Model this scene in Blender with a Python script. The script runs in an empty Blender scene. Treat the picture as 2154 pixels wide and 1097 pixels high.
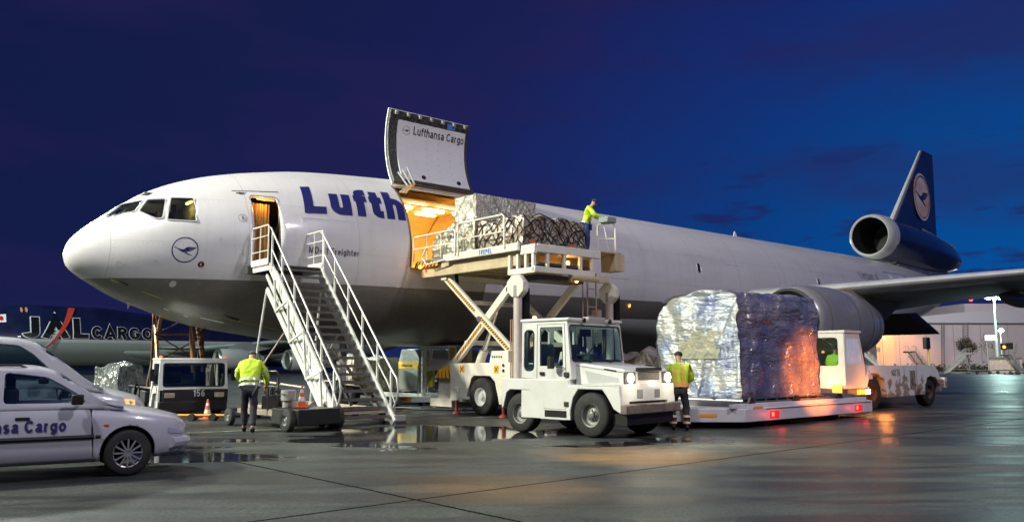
import bpy, bmesh, math, random
from math import sin, cos, pi, radians as R
from mathutils import Vector as V, Matrix as M4, noise
random.seed(7)
C = bpy.context.scene.collection
SC = bpy.context.scene

# ---------------------------------------------------------------- camera
FPX, PITCH, CAMH = 1750.0, R(6.893), 1.55
cam = bpy.data.cameras.new('camera'); camo = bpy.data.objects.new('camera', cam); C.objects.link(camo)
cam.sensor_width = 36; cam.lens = FPX/2154*36; cam.clip_start = .1; cam.clip_end = 3000
camo.location = (0, 0, CAMH); camo.rotation_euler = (pi/2+PITCH, 0, 0)
SC.camera = camo

# ---------------------------------------------------------------- world: dusk sky
w = bpy.data.worlds.new('World'); SC.world = w; w.use_nodes = True
nt = w.node_tree; nt.nodes.clear()
def N(tree, typ, **kw):
    n = tree.nodes.new(typ)
    for k, v in kw.items():
        if k.startswith('i_'): n.inputs[k[2:].replace('_', ' ')].default_value = v
        else: setattr(n, k, v)
    return n
def L(tree, a, b): tree.links.new(a, b)
def ramp(tree, fac, stops, interp='LINEAR'):
    r = tree.nodes.new('ShaderNodeValToRGB'); r.color_ramp.interpolation = interp
    el = r.color_ramp.elements
    while len(el) > 1: el.remove(el[-1])
    el[0].position = stops[0][0]; el[0].color = (*stops[0][1], 1)
    for p, c in stops[1:]:
        e = el.new(p); e.color = (*c, 1)
    if fac is not None: L(tree, fac, r.inputs[0])
    return r
def mixc(tree, fac, a, b, blend='MIX'):
    m = tree.nodes.new('ShaderNodeMix'); m.data_type = 'RGBA'; m.blend_type = blend
    for sock, val in ((m.inputs[0], fac), (m.inputs[6], a), (m.inputs[7], b)):
        if hasattr(val, 'links'): L(tree, val, sock)
        elif isinstance(val, (int, float)): sock.default_value = val
        else: sock.default_value = (*val[:3], 1)
    return m.outputs[2]
def math_(tree, op, a, b=None, c=None, clamp=False):
    m = tree.nodes.new('ShaderNodeMath'); m.operation = op; m.use_clamp = clamp
    for i, v in enumerate((a, b, c)):
        if v is None: continue
        if hasattr(v, 'links'): L(tree, v, m.inputs[i])
        else: m.inputs[i].default_value = v
    return m.outputs[0]
tc = N(nt, 'ShaderNodeTexCoord')
nrm = N(nt, 'ShaderNodeVectorMath', operation='NORMALIZE'); L(nt, tc.outputs['Generated'], nrm.inputs[0])
sp = N(nt, 'ShaderNodeSeparateXYZ'); L(nt, nrm.outputs[0], sp.inputs[0])
SX, SY, SZ = sp.outputs
# azimuth: 0 at left of the dusk glow, 1 toward it
glow = N(nt, 'ShaderNodeVectorMath', operation='DOT_PRODUCT'); L(nt, nrm.outputs[0], glow.inputs[0]); glow.inputs[1].default_value = V((.66, .75, .0)).normalized()
g = glow.outputs['Value']
hor = ramp(nt, g, [(0.0, (.006, .010, .050)), (.30, (.0070, .0125, .064)), (.60, (.009, .0135, .082)), (.76, (.010, .026, .150)), (.89, (.001, .056, .25)), (1, (.0, .098, .37))])
zen = ramp(nt, g, [(0.0, (.005, .010, .048)), (.45, (.0070, .0122, .063)), (.70, (.0095, .0135, .082)), (.86, (.008, .020, .14)), (1, (.004, .042, .21))])
up = math_(nt, 'MULTIPLY', SZ, 2.4, clamp=True)
base = mixc(nt, up, hor.outputs[0], zen.outputs[0])
# soft drifting cloud
mp = N(nt, 'ShaderNodeMapping'); mp.inputs['Scale'].default_value = (3.0, 3.0, 9.0); L(nt, nrm.outputs[0], mp.inputs[0])
nz = N(nt, 'ShaderNodeTexNoise', i_Scale=1.1, i_Detail=5.0, i_Roughness=.5); L(nt, mp.outputs[0], nz.inputs[0])
cl = ramp(nt, nz.outputs[0], [(.44, (0, 0, 0)), (.68, (1, 1, 1))], 'EASE')
base = mixc(nt, math_(nt, 'MULTIPLY', cl.outputs[0], .5), base, (.020, .014, .080))
mp2 = N(nt, 'ShaderNodeMapping'); mp2.inputs['Scale'].default_value = (6, 6, 30.0); mp2.inputs['Location'].default_value = (1.3, 0, 0); L(nt, nrm.outputs[0], mp2.inputs[0])
nz2 = N(nt, 'ShaderNodeTexNoise', i_Scale=1.6, i_Detail=6.0, i_Roughness=.55); L(nt, mp2.outputs[0], nz2.inputs[0])
c2 = ramp(nt, nz2.outputs[0], [(.55, (0, 0, 0)), (.66, (1, 1, 1))], 'EASE')
low = ramp(nt, SZ, [(.0, (0, 0, 0)), (.07, (1, 1, 1)), (.19, (.8, .8, .8)), (.26, (0, 0, 0))])
rt = ramp(nt, g, [(.72, (0, 0, 0)), (.86, (1, 1, 1))])
fac = math_(nt, 'MULTIPLY', math_(nt, 'MULTIPLY', c2.outputs[0], low.outputs[0]), rt.outputs[0])
base = mixc(nt, math_(nt, 'MULTIPLY', fac, .75), base, (.013, .012, .085))
bank = ramp(nt, math_(nt, 'ADD', SZ, math_(nt, 'MULTIPLY', math_(nt, 'SUBTRACT', nz2.outputs[0], .5), .16)), [(.085, (1, 1, 1)), (.098, (0, 0, 0))])
base = mixc(nt, math_(nt, 'MULTIPLY', math_(nt, 'MULTIPLY', bank.outputs[0], rt.outputs[0]), .85), base, (.011, .011, .085))
bg = N(nt, 'ShaderNodeBackground'); L(nt, base, bg.inputs[0]); bg.inputs[1].default_value = 1.0
wo = N(nt, 'ShaderNodeOutputWorld'); L(nt, bg.outputs[0], wo.inputs[0])

# ---------------------------------------------------------------- apron floodlights (high masts around the stand)
def flood(name, loc, tgt, power, col, size=3.0, spread=None):
    l = bpy.data.lights.new(name, 'AREA'); l.energy = power; l.color = col; l.shape = 'DISK'; l.size = size
    if spread: l.spread = spread
    o = bpy.data.objects.new(name, l); C.objects.link(o); o.location = loc
    o.rotation_euler = (V(tgt)-V(loc)).to_track_quat('-Z', 'Y').to_euler()
    return o
def spot(name, loc, tgt, power, col, ang=60, r=.15, blend=.6):
    l = bpy.data.lights.new(name, 'SPOT'); l.energy = power; l.color = col; l.spot_size = R(ang); l.spot_blend = blend; l.shadow_soft_size = r
    o = bpy.data.objects.new(name, l); C.objects.link(o); o.location = loc
    o.rotation_euler = (V(tgt)-V(loc)).to_track_quat('-Z', 'Y').to_euler()
    return o
FL = [
 flood('floodlight', (-40, 8, 28), (-4, 26, 4), 40000, (1.0, 1.0, .82), 3.0),
 flood('floodlight', (-14, -10, 36), (-2, 22, 1), 7000, (.90, .95, 1.0), 3.0),
 flood('floodlight', (30, -6, 36), (14, 30, 4), 10500, (.95, .88, 1.0), 3.0),
 flood('floodlight', (-40, 52, 28), (-8, 30, 7), 13000, (.86, 1.0, .92), 3.0),
]
SC.view_settings.view_transform = 'Standard'; SC.view_settings.look = 'None'
SC.view_settings.exposure = 0; SC.view_settings.gamma = 1
SC.cycles.use_denoising = True
SC.cycles.max_bounces = 8; SC.cycles.transparent_max_bounces = 12
SC.cycles.sample_clamp_indirect = 6; SC.cycles.caustics_reflective = False; SC.cycles.caustics_refractive = False

# ---------------------------------------------------------------- projecting the photo's measurements onto the ground
def gp(u, v, z=0.0):
    a = (u-1077)/FPX; b = -(v-548.5)/FPX; c, s = cos(PITCH), sin(PITCH)
    d = V((a, c-b*s, s+b*c)); t = (z-CAMH)/d.z
    return d*t + V((0, 0, CAMH))
def dp(u, v, Y):
    a = (u-1077)/FPX; b = -(v-548.5)/FPX; c, s = cos(PITCH), sin(PITCH)
    d = V((a, c-b*s, s+b*c)); t = Y/d.y
    return d*t + V((0, 0, CAMH))

# ---------------------------------------------------------------- materials
MATS = {}
def mat(name, col, rough=.5, metal=0.0, var=.0, vscale=3.0, dark=None, bump=0.0, bscale=20.0, emit=None, estr=0.0, trans=0.0, coat=0.0, alpha=1.0, rvar=0.0, stretch=None, detail=4.0, spec=.5, ior=1.45):
    if name in MATS: return MATS[name]
    m = bpy.data.materials.new(name); m.use_nodes = True; t = m.node_tree
    p = t.nodes['Principled BSDF']
    p.inputs['Base Color'].default_value = (*col, 1); p.inputs['Roughness'].default_value = rough; p.inputs['Metallic'].default_value = metal
    p.inputs['Coat Weight'].default_value = coat; p.inputs['Coat Roughness'].default_value = .08
    p.inputs['Specular IOR Level'].default_value = spec; p.inputs['IOR'].default_value = ior
    if trans: p.inputs['Transmission Weight'].default_value = trans
    if alpha < 1: p.inputs['Alpha'].default_value = alpha
    if emit: p.inputs['Emission Color'].default_value = (*emit, 1); p.inputs['Emission Strength'].default_value = estr
    if var or bump or rvar:
        tc = N(t, 'ShaderNodeTexCoord'); mp = N(t, 'ShaderNodeMapping'); L(t, tc.outputs['Object'], mp.inputs[0])
        if stretch: mp.inputs['Scale'].default_value = stretch
        if var or rvar:
            nz = N(t, 'ShaderNodeTexNoise', i_Scale=vscale, i_Detail=detail, i_Roughness=.6); L(t, mp.outputs[0], nz.inputs[0])
            r = ramp(t, nz.outputs[0], [(.38, (0, 0, 0)), (.68, (1, 1, 1))])
            if var:
                dk = dark or tuple(c*.45 for c in col)
                c = mixc(t, math_(t, 'MULTIPLY', r.outputs[0], var), col, dk); L(t, c, p.inputs['Base Color'])
            if rvar:
                L(t, math_(t, 'ADD', math_(t, 'MULTIPLY', r.outputs[0], rvar), rough), p.inputs['Roughness'])
        if bump:
            nb = N(t, 'ShaderNodeTexNoise', i_Scale=bscale, i_Detail=3.0); L(t, mp.outputs[0], nb.inputs[0])
            b = N(t, 'ShaderNodeBump', i_Strength=bump, i_Distance=.05); L(t, nb.outputs[0], b.inputs['Height']); L(t, b.outputs[0], p.inputs['Normal'])
    MATS[name] = m; return m
white = lambda: mat('white paint', (.74, .75, .70), .35, var=.22, vscale=2.3, dark=(.45, .43, .36), coat=.2, rvar=.2)
WP = white()
WCLEAN = mat('fresh white paint', (.72, .73, .68), .30, var=.10, vscale=3, dark=(.6, .6, .55), coat=.3)
RUB = mat('rubber', (.018, .018, .019), .75, var=.5, vscale=6, dark=(.05, .048, .042), bump=.2, bscale=60)
BLK = mat('black paint', (.012, .012, .014), .4, var=.4, vscale=5, dark=(.03, .028, .024))
DKM = mat('dark metal', (.055, .052, .05), .45, .6, var=.5, vscale=6, dark=(.10, .06, .035))
STEEL = mat('steel', (.55, .55, .54), .28, .9, var=.3, vscale=8)
GALV = mat('galvanised tube', (.66, .67, .64), .38, .55, var=.3, vscale=6)
GREYM = mat('grey paint', (.32, .33, .32), .5, var=.4, vscale=4)
CREAM = mat('cream paint', (.66, .60, .47), .4, var=.35, vscale=2.5, dark=(.36, .29, .19))
def glassmat(name, tint=(.75, .85, .85), rough=.02, alpha=.25):
    if name in MATS: return MATS[name]
    m = bpy.data.materials.new(name); m.use_nodes = True; t = m.node_tree; t.nodes.clear()
    tr = N(t, 'ShaderNodeBsdfTransparent'); tr.inputs[0].default_value = (*tint, 1)
    gl = N(t, 'ShaderNodeBsdfGlossy'); gl.inputs['Roughness'].default_value = rough; gl.inputs[0].default_value = (.9, .95, 1, 1)
    fr = N(t, 'ShaderNodeFresnel', i_IOR=1.5)
    ge_ = N(t, 'ShaderNodeNewGeometry'); f = math_(t, 'MULTIPLY', math_(t, 'ADD', fr.outputs[0], alpha*.5, clamp=True), math_(t, 'SUBTRACT', 1.0, ge_.outputs['Backfacing']))
    mx = N(t, 'ShaderNodeMixShader'); L(t, f, mx.inputs[0]); L(t, tr.outputs[0], mx.inputs[1]); L(t, gl.outputs[0], mx.inputs[2])
    o = N(t, 'ShaderNodeOutputMaterial'); L(t, mx.outputs[0], o.inputs[0]); MATS[name] = m; return m
GLASS = glassmat('window glass', alpha=.06)
DGLASS = glassmat('tinted glass', (.30, .38, .42), alpha=.35)
def emat(name, col, s):
    return mat(name, tuple(min(1, c) for c in col), .4, emit=col, estr=s)

# ---------------------------------------------------------------- mesh builder
class MB:
    def __init__(s): s.bm = bmesh.new()
    def box(s, x0, x1, y0, y1, z0, z1):
        vs = [s.bm.verts.new(p) for p in ((x0,y0,z0),(x1,y0,z0),(x1,y1,z0),(x0,y1,z0),(x0,y0,z1),(x1,y0,z1),(x1,y1,z1),(x0,y1,z1))]
        for f in ((0,3,2,1),(4,5,6,7),(0,1,5,4),(1,2,6,5),(2,3,7,6),(3,0,4,7)): s.bm.faces.new([vs[i] for i in f])
        return s
    def bar(s, p, q, w, h=None, up=(0, 0, 1)):
        p, q = V(p), V(q); h = h or w; d = (q-p).normalized(); u = V(up)
        if abs(d.dot(u)) > .98: u = V((1, 0, 0))
        sx = d.cross(u).normalized()*w/2; sy = sx.cross(d).normalized()*h/2
        a = [s.bm.verts.new(p+k) for k in (-sx-sy, sx-sy, sx+sy, -sx+sy)]; b = [s.bm.verts.new(q+k) for k in (-sx-sy, sx-sy, sx+sy, -sx+sy)]
        s.bm.faces.new(a[::-1]); s.bm.faces.new(b)
        for i in range(4): s.bm.faces.new((a[i], a[(i+1) % 4], b[(i+1) % 4], b[i]))
        return s
    def cyl(s, p, q, r, r2=None, n=14, caps=True):
        p, q = V(p), V(q); r2 = r if r2 is None else r2; d = (q-p).normalized(); u = V((0, 0, 1)) if abs(d.z) < .9 else V((1, 0, 0))
        a = d.cross(u).normalized(); b = a.cross(d)
        A = [s.bm.verts.new(p+(a*cos(t)+b*sin(t))*r) for t in [2*pi*i/n for i in range(n)]]
        B = [s.bm.verts.new(q+(a*cos(t)+b*sin(t))*r2) for t in [2*pi*i/n for i in range(n)]]
        for i in range(n): s.bm.faces.new((A[(i+1) % n], A[i], B[i], B[(i+1) % n]))
        if caps: s.bm.faces.new(A); s.bm.faces.new(B[::-1])
        return s
    def tube(s, pts, r, n=8, closed=False):
        pts = [V(p) for p in pts]; rings = []
        m = len(pts); ref = None
        for i, p in enumerate(pts):
            if closed: d = (pts[(i+1) % m]-pts[i-1])
            else: d = (pts[min(i+1, m-1)]-pts[max(i-1, 0)])
            d.normalize()
            if ref is None:
                u = V((0, 0, 1)) if abs(d.z) < .9 else V((1, 0, 0)); ref = d.cross(u).normalized()
            a = (ref-d*ref.dot(d))
            if a.length < 1e-4: a = d.orthogonal()
            a.normalize(); ref = a; b = d.cross(a)
            rr = r[i] if isinstance(r, (list, tuple)) else r
            rings.append([s.bm.verts.new(p+(a*cos(t)+b*sin(t))*rr) for t in [2*pi*k/n for k in range(n)]])
        for i in range(m if closed else m-1):
            A, B = rings[i], rings[(i+1) % m]
            for k in range(n): s.bm.faces.new((A[k], A[(k+1) % n], B[(k+1) % n], B[k]))
        if not closed: s.bm.faces.new(rings[0][::-1]); s.bm.faces.new(rings[-1])
        return s
    def lathe(s, prof, o=(0, 0, 0), axis='Y', n=28, closed=False):
        # prof: (along, radius)
        o = V(o); rings = []
        def P(a, r, t):
            if axis == 'Y': return o+V((r*cos(t), a, r*sin(t)))
            if axis == 'X': return o+V((a, r*cos(t), r*sin(t)))
            return o+V((r*cos(t), r*sin(t), a))
        for a, r in prof:
            rings.append([s.bm.verts.new(P(a, max(r, 1e-4), 2*pi*k/n)) for k in range(n)])
        m = len(rings)
        for i in range(m if closed else m-1):
            A, B = rings[i], rings[(i+1) % m]
            for k in range(n): s.bm.faces.new((A[k], A[(k+1) % n], B[(k+1) % n], B[k]))
        return s
    def prism(s, pts, a, b, plane='XZ'):
        # outline in a plane, extruded from a to b along the third axis
        def P(x, y, w):
            return {'XZ': (x, w, y), 'YZ': (w, x, y), 'XY': (x, y, w)}[plane]
        A = [s.bm.verts.new(P(x, y, a)) for x, y in pts]; B = [s.bm.verts.new(P(x, y, b)) for x, y in pts]
        s.bm.faces.new(A); s.bm.faces.new(B[::-1]); k = len(pts)
        for i in range(k): s.bm.faces.new((A[(i+1) % k], A[i], B[i], B[(i+1) % k]))
        return s
    def face(s, pts):
        s.bm.faces.new([s.bm.verts.new(p) for p in pts]); return s
    def grid(s, fn, nu, nv, closed_u=False):
        g = [[s.bm.verts.new(fn(i/nu, j/nv)) for j in range(nv+1)] for i in range(nu if closed_u else nu+1)]
        for i in range(nu):
            for j in range(nv):
                a, b = g[i], g[(i+1) % len(g)]
                try: s.bm.faces.new((a[j], b[j], b[j+1], a[j+1]))
                except ValueError: pass
        return s
    def ball(s, c, r, sc=(1, 1, 1), n=12):
        c = V(c)
        s.grid(lambda a, b: c+V((r*sc[0]*sin(pi*b)*cos(2*pi*a), r*sc[1]*sin(pi*b)*sin(2*pi*a), r*sc[2]*cos(pi*b))), n, max(6, n//2+2), True)
        return s
    def build(s, name, mt, parent=None, bevel=0.0, smooth=35, sub=0, recalc=True, weld=False):
        if weld: bmesh.ops.remove_doubles(s.bm, verts=s.bm.verts, dist=1e-4)
        if recalc: bmesh.ops.recalc_face_normals(s.bm, faces=s.bm.faces)
        me = bpy.data.meshes.new(name); s.bm.to_mesh(me); s.bm.free()
        for m in (mt if isinstance(mt, (list, tuple)) else [mt]): me.materials.append(m)
        if smooth:
            me.polygons.foreach_set('use_smooth', [True]*len(me.polygons)); me.set_sharp_from_angle(angle=R(smooth))
        o = bpy.data.objects.new(name, me); C.objects.link(o)
        if parent: o.parent = parent
        if bevel:
            b = o.modifiers.new('bevel', 'BEVEL'); b.width = bevel; b.segments = 2; b.limit_method = 'ANGLE'; b.angle_limit = R(40); b.harden_normals = False
        if sub:
            q = o.modifiers.new('sub', 'SUBSURF'); q.levels = q.render_levels = sub
        return o
def tag(o, label=None, cat=None, group=None, kind=None):
    if label: o['label'] = label
    if cat: o['category'] = cat
    if group: o['group'] = group
    if kind: o['kind'] = kind
    return o
def thing(name, label, cat, loc=(0, 0, 0), rz=0.0, group=None):
    o = bpy.data.objects.new(name, None); C.objects.link(o); o.empty_display_size = .3
    o.location = loc; o.rotation_euler = (0, 0, rz)
    return tag(o, label, cat, group)
def copy_tree(o, loc=None, rz=None, label=None, parent=None):
    c = o.copy(); C.objects.link(c); c.parent = parent
    if loc is not None: c.location = loc
    if rz is not None: c.rotation_euler = (0, 0, rz)
    if label: c['label'] = label
    for ch in list(o.children): copy_tree(ch, parent=c)
    return c
def text_bm(s, size, bold=0.0, shear=0.0, sx=1.0, align='LEFT', space=1.0, cell=0.0):
    cu = bpy.data.curves.new('lettering', 'FONT'); cu.body = s; cu.size = size; cu.offset = bold; cu.shear = shear; cu.align_x = align; cu.space_character = space
    cu.resolution_u = 4
    o = bpy.data.objects.new('lettering', cu); C.objects.link(o)
    dg = bpy.context.evaluated_depsgraph_get(); me = bpy.data.meshes.new_from_object(o.evaluated_get(dg))
    C.objects.unlink(o); bpy.data.objects.remove(o)
    bm = bmesh.new(); bm.from_mesh(me); bpy.data.meshes.remove(me)
    for v in bm.verts: v.co.x *= sx
    bm.faces.ensure_lookup_table()
    if cell:
        ys = [v.co.y for v in bm.verts]; xs = [v.co.x for v in bm.verts]
        for ax, a, b in ((1, min(ys), max(ys)), (0, min(xs), max(xs))):
            k = a+cell
            while k < b:
                no = (0, 1, 0) if ax else (1, 0, 0); co = (0, k, 0) if ax else (k, 0, 0)
                bmesh.ops.bisect_plane(bm, geom=bm.verts[:]+bm.edges[:]+bm.faces[:], plane_co=co, plane_no=no); k += cell
    return bm
def lettering(name, s, size, mt, parent, fn, bold=0.0, sx=1.0, align='LEFT', space=1.0, cell=0.0, shear=0.0):
    bm = text_bm(s, size, bold, shear, sx, align, space, cell)
    for v in bm.verts: v.co = V(fn(v.co.x, v.co.y))
    mb = MB(); mb.bm.free(); mb.bm = bm
    return mb.build(name, mt, parent, smooth=0, recalc=False)
def plane_fn(o, ux, uy):
    o, ux, uy = V(o), V(ux).normalized(), V(uy).normalized()
    return lambda x, y: o+ux*x+uy*y
def interp(xs, ys, x):
    # monotone cubic
    if x <= xs[0]: return ys[0]
    if x >= xs[-1]: return ys[-1]
    i = max(k for k in range(len(xs)) if xs[k] <= x); i = min(i, len(xs)-2)
    def d(k):
        if k <= 0 or k >= len(xs)-1:
            j = 0 if k <= 0 else len(xs)-2
            return (ys[j+1]-ys[j])/(xs[j+1]-xs[j])
        a = (ys[k]-ys[k-1])/(xs[k]-xs[k-1]); b = (ys[k+1]-ys[k])/(xs[k+1]-xs[k])
        return 0 if a*b <= 0 else 2*a*b/(a+b)
    h = xs[i+1]-xs[i]; t = (x-xs[i])/h
    return (2*t**3-3*t*t+1)*ys[i]+(t**3-2*t*t+t)*h*d(i)+(-2*t**3+3*t*t)*ys[i+1]+(t**3-t*t)*h*d(i+1)
# a wheel: tyre + rim, axle along local Y, outer face toward -Y
def wheel(parent, c, r, w, rimr, spokes=0, rimmat=None, side=-1, studs=8):
    c = V(c); m = MB()
    pr = [(-w/2, rimr), (-w/2, r*.86), (-w*.42, r*.965), (-w*.30, r), (w*.30, r), (w*.42, r*.965), (w/2, r*.86), (w/2, rimr)]
    m.lathe(pr, (0, 0, 0), 'Y', 36)
    ty = m.build('tyre', RUB, None, smooth=40)
    wp = bpy.data.objects.new('wheel', ty.data); C.objects.link(wp); bpy.data.objects.remove(ty); wp.parent = parent; wp.location = c
    m = MB(); s = side
    if spokes:
        m.lathe([(s*w*.44, rimr), (s*w*.40, rimr*.93), (s*w*.1, rimr*.9)], (0, 0, 0), 'Y', 36)
        m.lathe([(s*w*.46, rimr*.001), (s*w*.46, rimr*.20), (s*w*.40, rimr*.26), (s*w*.40, 0)], (0, 0, 0), 'Y', 20)
        for k in range(spokes):
            t = 2*pi*k/spokes; a = V((cos(t), 0, sin(t)))
            m.bar(a*rimr*.18+V((0, s*w*.43, 0)), a*rimr*.96+V((0, s*w*.40, 0)), .022*rimr/.2, .03, up=(0, 1, 0))
    else:
        m.lathe([(s*w*.47, rimr*1.02), (s*w*.45, rimr*.92), (s*w*.20, rimr*.84), (s*w*.16, rimr*.62), (s*w*.26, rimr*.50), (s*w*.28, rimr*.34), (s*w*.42, rimr*.30), (s*w*.46, rimr*.2), (s*w*.46, 0)], (0, 0, 0), 'Y', 28)
        for k in range(studs):
            t = 2*pi*k/studs; a = V((cos(t)*rimr*.43, s*w*.27, sin(t)*rimr*.43))
            m.cyl(a, a+V((0, s*w*.08, 0)), rimr*.05, n=6)
    m.build('rim', rimmat or GREYM, wp, smooth=40)
    return wp
# ================================================================ a plain grotesque alphabet drawn as strokes (cap height 1)
def arc_(cx, cy, rx, ry, a0, a1, n=10): return [(cx+rx*cos(R(a0+(a1-a0)*k/n)), cy+ry*sin(R(a0+(a1-a0)*k/n))) for k in range(n+1)]
def glyph(ch, w):
    h = w/2; X = .73; W = .56; sm = lambda *p: list(p)
    bowl = lambda x0, x1, y0, y1: arc_((x0+x1)/2, (y0+y1)/2, (x1-x0)/2-h, (y1-y0)/2-h, 0, 360, 20)
    g = {
    'L': (.58, [[(h, 1), (h, h), (.56, h)]]), 'J': (.56, [[(.5-h, 1), (.5-h, .3)]+arc_(.25, .27, .25-h, .27-h, 0, -170)]),
    'u': (W, [[(h, X), (h, .28)]+arc_(W/2, .28, W/2-h, .28-h, 180, 300)+[(W-h, .2)], [(W-h, X), (W-h, 0)]]),
    'n': (W, [[(h, 0), (h, X)], [(h, .45)]+arc_(W/2, .44, W/2-h, .30-h, 160, 0)+[(W-h, 0)]]),
    'h': (W, [[(h, 0), (h, 1)], [(h, .45)]+arc_(W/2, .44, W/2-h, .30-h, 160, 0)+[(W-h, 0)]]),
    'm': (.86, [[(h, 0), (h, X)], [(h, .5)]+arc_(.25, .5, .25-h, .24-h, 160, 0)+[(.5-h, 0)], [(.5-h, .5)]+arc_(.62, .5, .25-h, .24-h, 160, 0)+[(.87-h, 0)]]),
    'f': (.34, [[(.16, 0), (.16, .74)]+arc_(.16+.14, .80, .14, .2-h, 180, 90)+[(.37, 1-h)], [(0, X-h), (.36, X-h)]]),
    't': (.34, [[(.16, .94), (.16, .22)]+arc_(.16+.13, .2, .13, .2-h, 180, 270)+[(.36, h)], [(0, X-h), (.36, X-h)]]),
    'a': (.54, [[(h+.02, .52)]+arc_(.27, .52, .23-h, .22-h, 165, 0)+[(.50-h, .12), (.54, h*.6)], [(.50-h, .42), (.28, .39)]+arc_(.2+h*.3, .21, .2-h*.7, .21-h, 90, 300)+[(.50-h, .18)]]),
    's': (.50, [arc_(.25, .54, .23-h, .20-h, 20, 180, 8)+arc_(.25, .49, .23-h, .12, 200, 265, 4)+arc_(.25, .20, .25-h, .16, 70, 0, 5)+arc_(.25, .2, .25-h, .21-h, -10, -165, 8)]),
    'C': (.72, [arc_(.37, .5, .37-h, .5-h, 38, 322, 22)]), 'O': (.78, [bowl(0, .78, 0, 1)]),
    'G': (.76, [arc_(.38, .5, .38-h, .5-h, 40, 335, 22)+[(.74-h, .46)], [(.42, .46), (.74, .46)]]),
    'r': (.36, [[(h, 0), (h, X)], [(h, .42)]+arc_(.30, .42, .30-h, .31-h, 170, 95)]),
    'g': (W, [bowl(0, W, .03, X), [(W-h, X), (W-h, .0)]+arc_(W/2, .0, W/2-h, .22-h, 0, -160)]),
    'o': (.58, [bowl(0, .58, -.01, X+.01)]), 'b': (W, [bowl(0, W, 0, X), [(h, 1), (h, 0)]]),
    'e': (.55, [[(h, .38), (.55-h, .38)]+arc_(.275, .37, .275-h, .37-h, 5, 318, 20)]),
    'i': (w*1.05, [[(h, 0), (h, X)], [(h, 1-w), (h, 1)]]), '-': (.36, [[(0, .38), (.34, .38)]]), ' ': (.22, []),
    'M': (.86, [[(h, 0), (h, 1)], [(.86-h, 0), (.86-h, 1)], [(h, 1-h), (.43, h*1.4), (.86-h, 1-h)]]),
    'D': (.70, [[(h, h), (h, 1-h), (.3, 1-h)]+arc_(.3, .5, .40-h, .5-h, 90, -90, 12)+[(h, h)]]),
    'F': (.56, [[(h, 0), (h, 1-h), (.56, 1-h)], [(h, .52), (.5, .52)]]), 'E': (.58, [[(.58, h), (h, h), (h, 1-h), (.57, 1-h)], [(h, .52), (.52, .52)]]),
    'W': (1.0, [[(.06, 1), (.28, h), (.5, .92), (.72, h), (.94, 1)]]), 'T': (.62, [[(0, 1-h), (.62, 1-h)], [(.31, 0), (.31, 1-w)]]),
    'A': (.74, [[(.05, 0), (.37, 1-h*.6), (.69, 0)], [(.17, .3), (.57, .3)]]), 'P': (.62, [[(h, 0), (h, 1-h), (.34, 1-h)]+arc_(.34, .73, .28-h, .27-h, 90, -90)+[(h, .46+h*.0)]]),
    'R': (.66, [[(h, 0), (h, 1-h), (.36, 1-h)]+arc_(.36, .73, .28-h, .27-h, 90, -90)+[(h, .46)], [(.34, .46), (.62-h, 0)]]),
    '1': (.44, [[(.30, 0), (.30, 1)], [(.06, .76), (.26, .80), (.30, .95)]]), '0': (.58, [bowl(0, .56, 0, 1)]),
    '5': (.58, [[(.52, 1-h), (.12, 1-h), (.07, .5), (.16, .56)]+arc_(.27, .33, .28-h, .33-h, 100, -150, 12)]),
    '6': (.58, [arc_(.30, .66, .25-h, .34-h, 30, 90, 4)+arc_(.36, .45, .36-h, .55-h, 100, 185, 8), bowl(0, .57, 0, .62)]),
    '7': (.56, [[(0, 1-h), (.53, 1-h), (.18, 0)]]), '8': (.58, [bowl(.04, .54, .48, 1), bowl(0, .58, 0, .56)]),
    }
    return g.get(ch, g['o'])
def sign(name, s, cap, mt, parent, fn, w=.15, sp=.10, sx=1.0, align=0.0, seg=.0, slant=0.0, grow=0.0):
    """lettering as flat strokes; fn(x, y, d) places a point, d lifts it off the surface"""
    x = 0.0; out = []
    for ch in s:
        adv, st = glyph(ch, w); out.append((x, st)); x += adv+sp
    tot = (x-sp)*cap*sx; m = MB(); k = 0
    for x0, st in out:
        for line in st:
            k += 1; h = w/2+grow
            closed = abs(line[0][0]-line[-1][0]) < 1e-6 and abs(line[0][1]-line[-1][1]) < 1e-6
            pts = [line[0]]
            for p in line[1:]:
                q = pts[-1]; d = math.hypot(p[0]-q[0], p[1]-q[1])
                if d < 1e-5: continue
                ns = max(1, int(d*cap/seg)) if seg else 1
                for j in range(1, ns+1): pts.append((q[0]+(p[0]-q[0])*j/ns, q[1]+(p[1]-q[1])*j/ns))
            n = len(pts); prev = None; first = None
            for i, p in enumerate(pts):
                a = pts[i-1] if i else (pts[-2] if closed else p); b = pts[i+1] if i < n-1 else (pts[1] if closed else p)
                d1 = V((p[0]-a[0], p[1]-a[1])); d2 = V((b[0]-p[0], b[1]-p[1]))
                d1 = d1.normalized() if d1.length > 1e-6 else d2.normalized(); d2 = d2.normalized() if d2.length > 1e-6 else d1
                t = (d1+d2); t = t.normalized() if t.length > .2 else d2
                nn = V((-t.y, t.x)); c = max(.42, nn.dot(V((-d1.y, d1.x))))
                e = V((0, 0))
                if grow and not closed and i in (0, n-1): e = t*grow*(-1 if i == 0 else 1)
                q = []
                for sg in (-1, 1):
                    xx = p[0]+nn.x*h/c*sg+e.x; yy = p[1]+nn.y*h/c*sg+e.y
                    q.append(V(fn((x0+xx+yy*slant)*cap*sx-tot*align, yy*cap, .0012*(k % 3))))
                if prev: m.face([prev[0], q[0], q[1], prev[1]])
                prev = q
    bmesh.ops.remove_doubles(m.bm, verts=m.bm.verts, dist=1e-5)
    return m.build(name, mt, parent, smooth=0, recalc=False)
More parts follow.
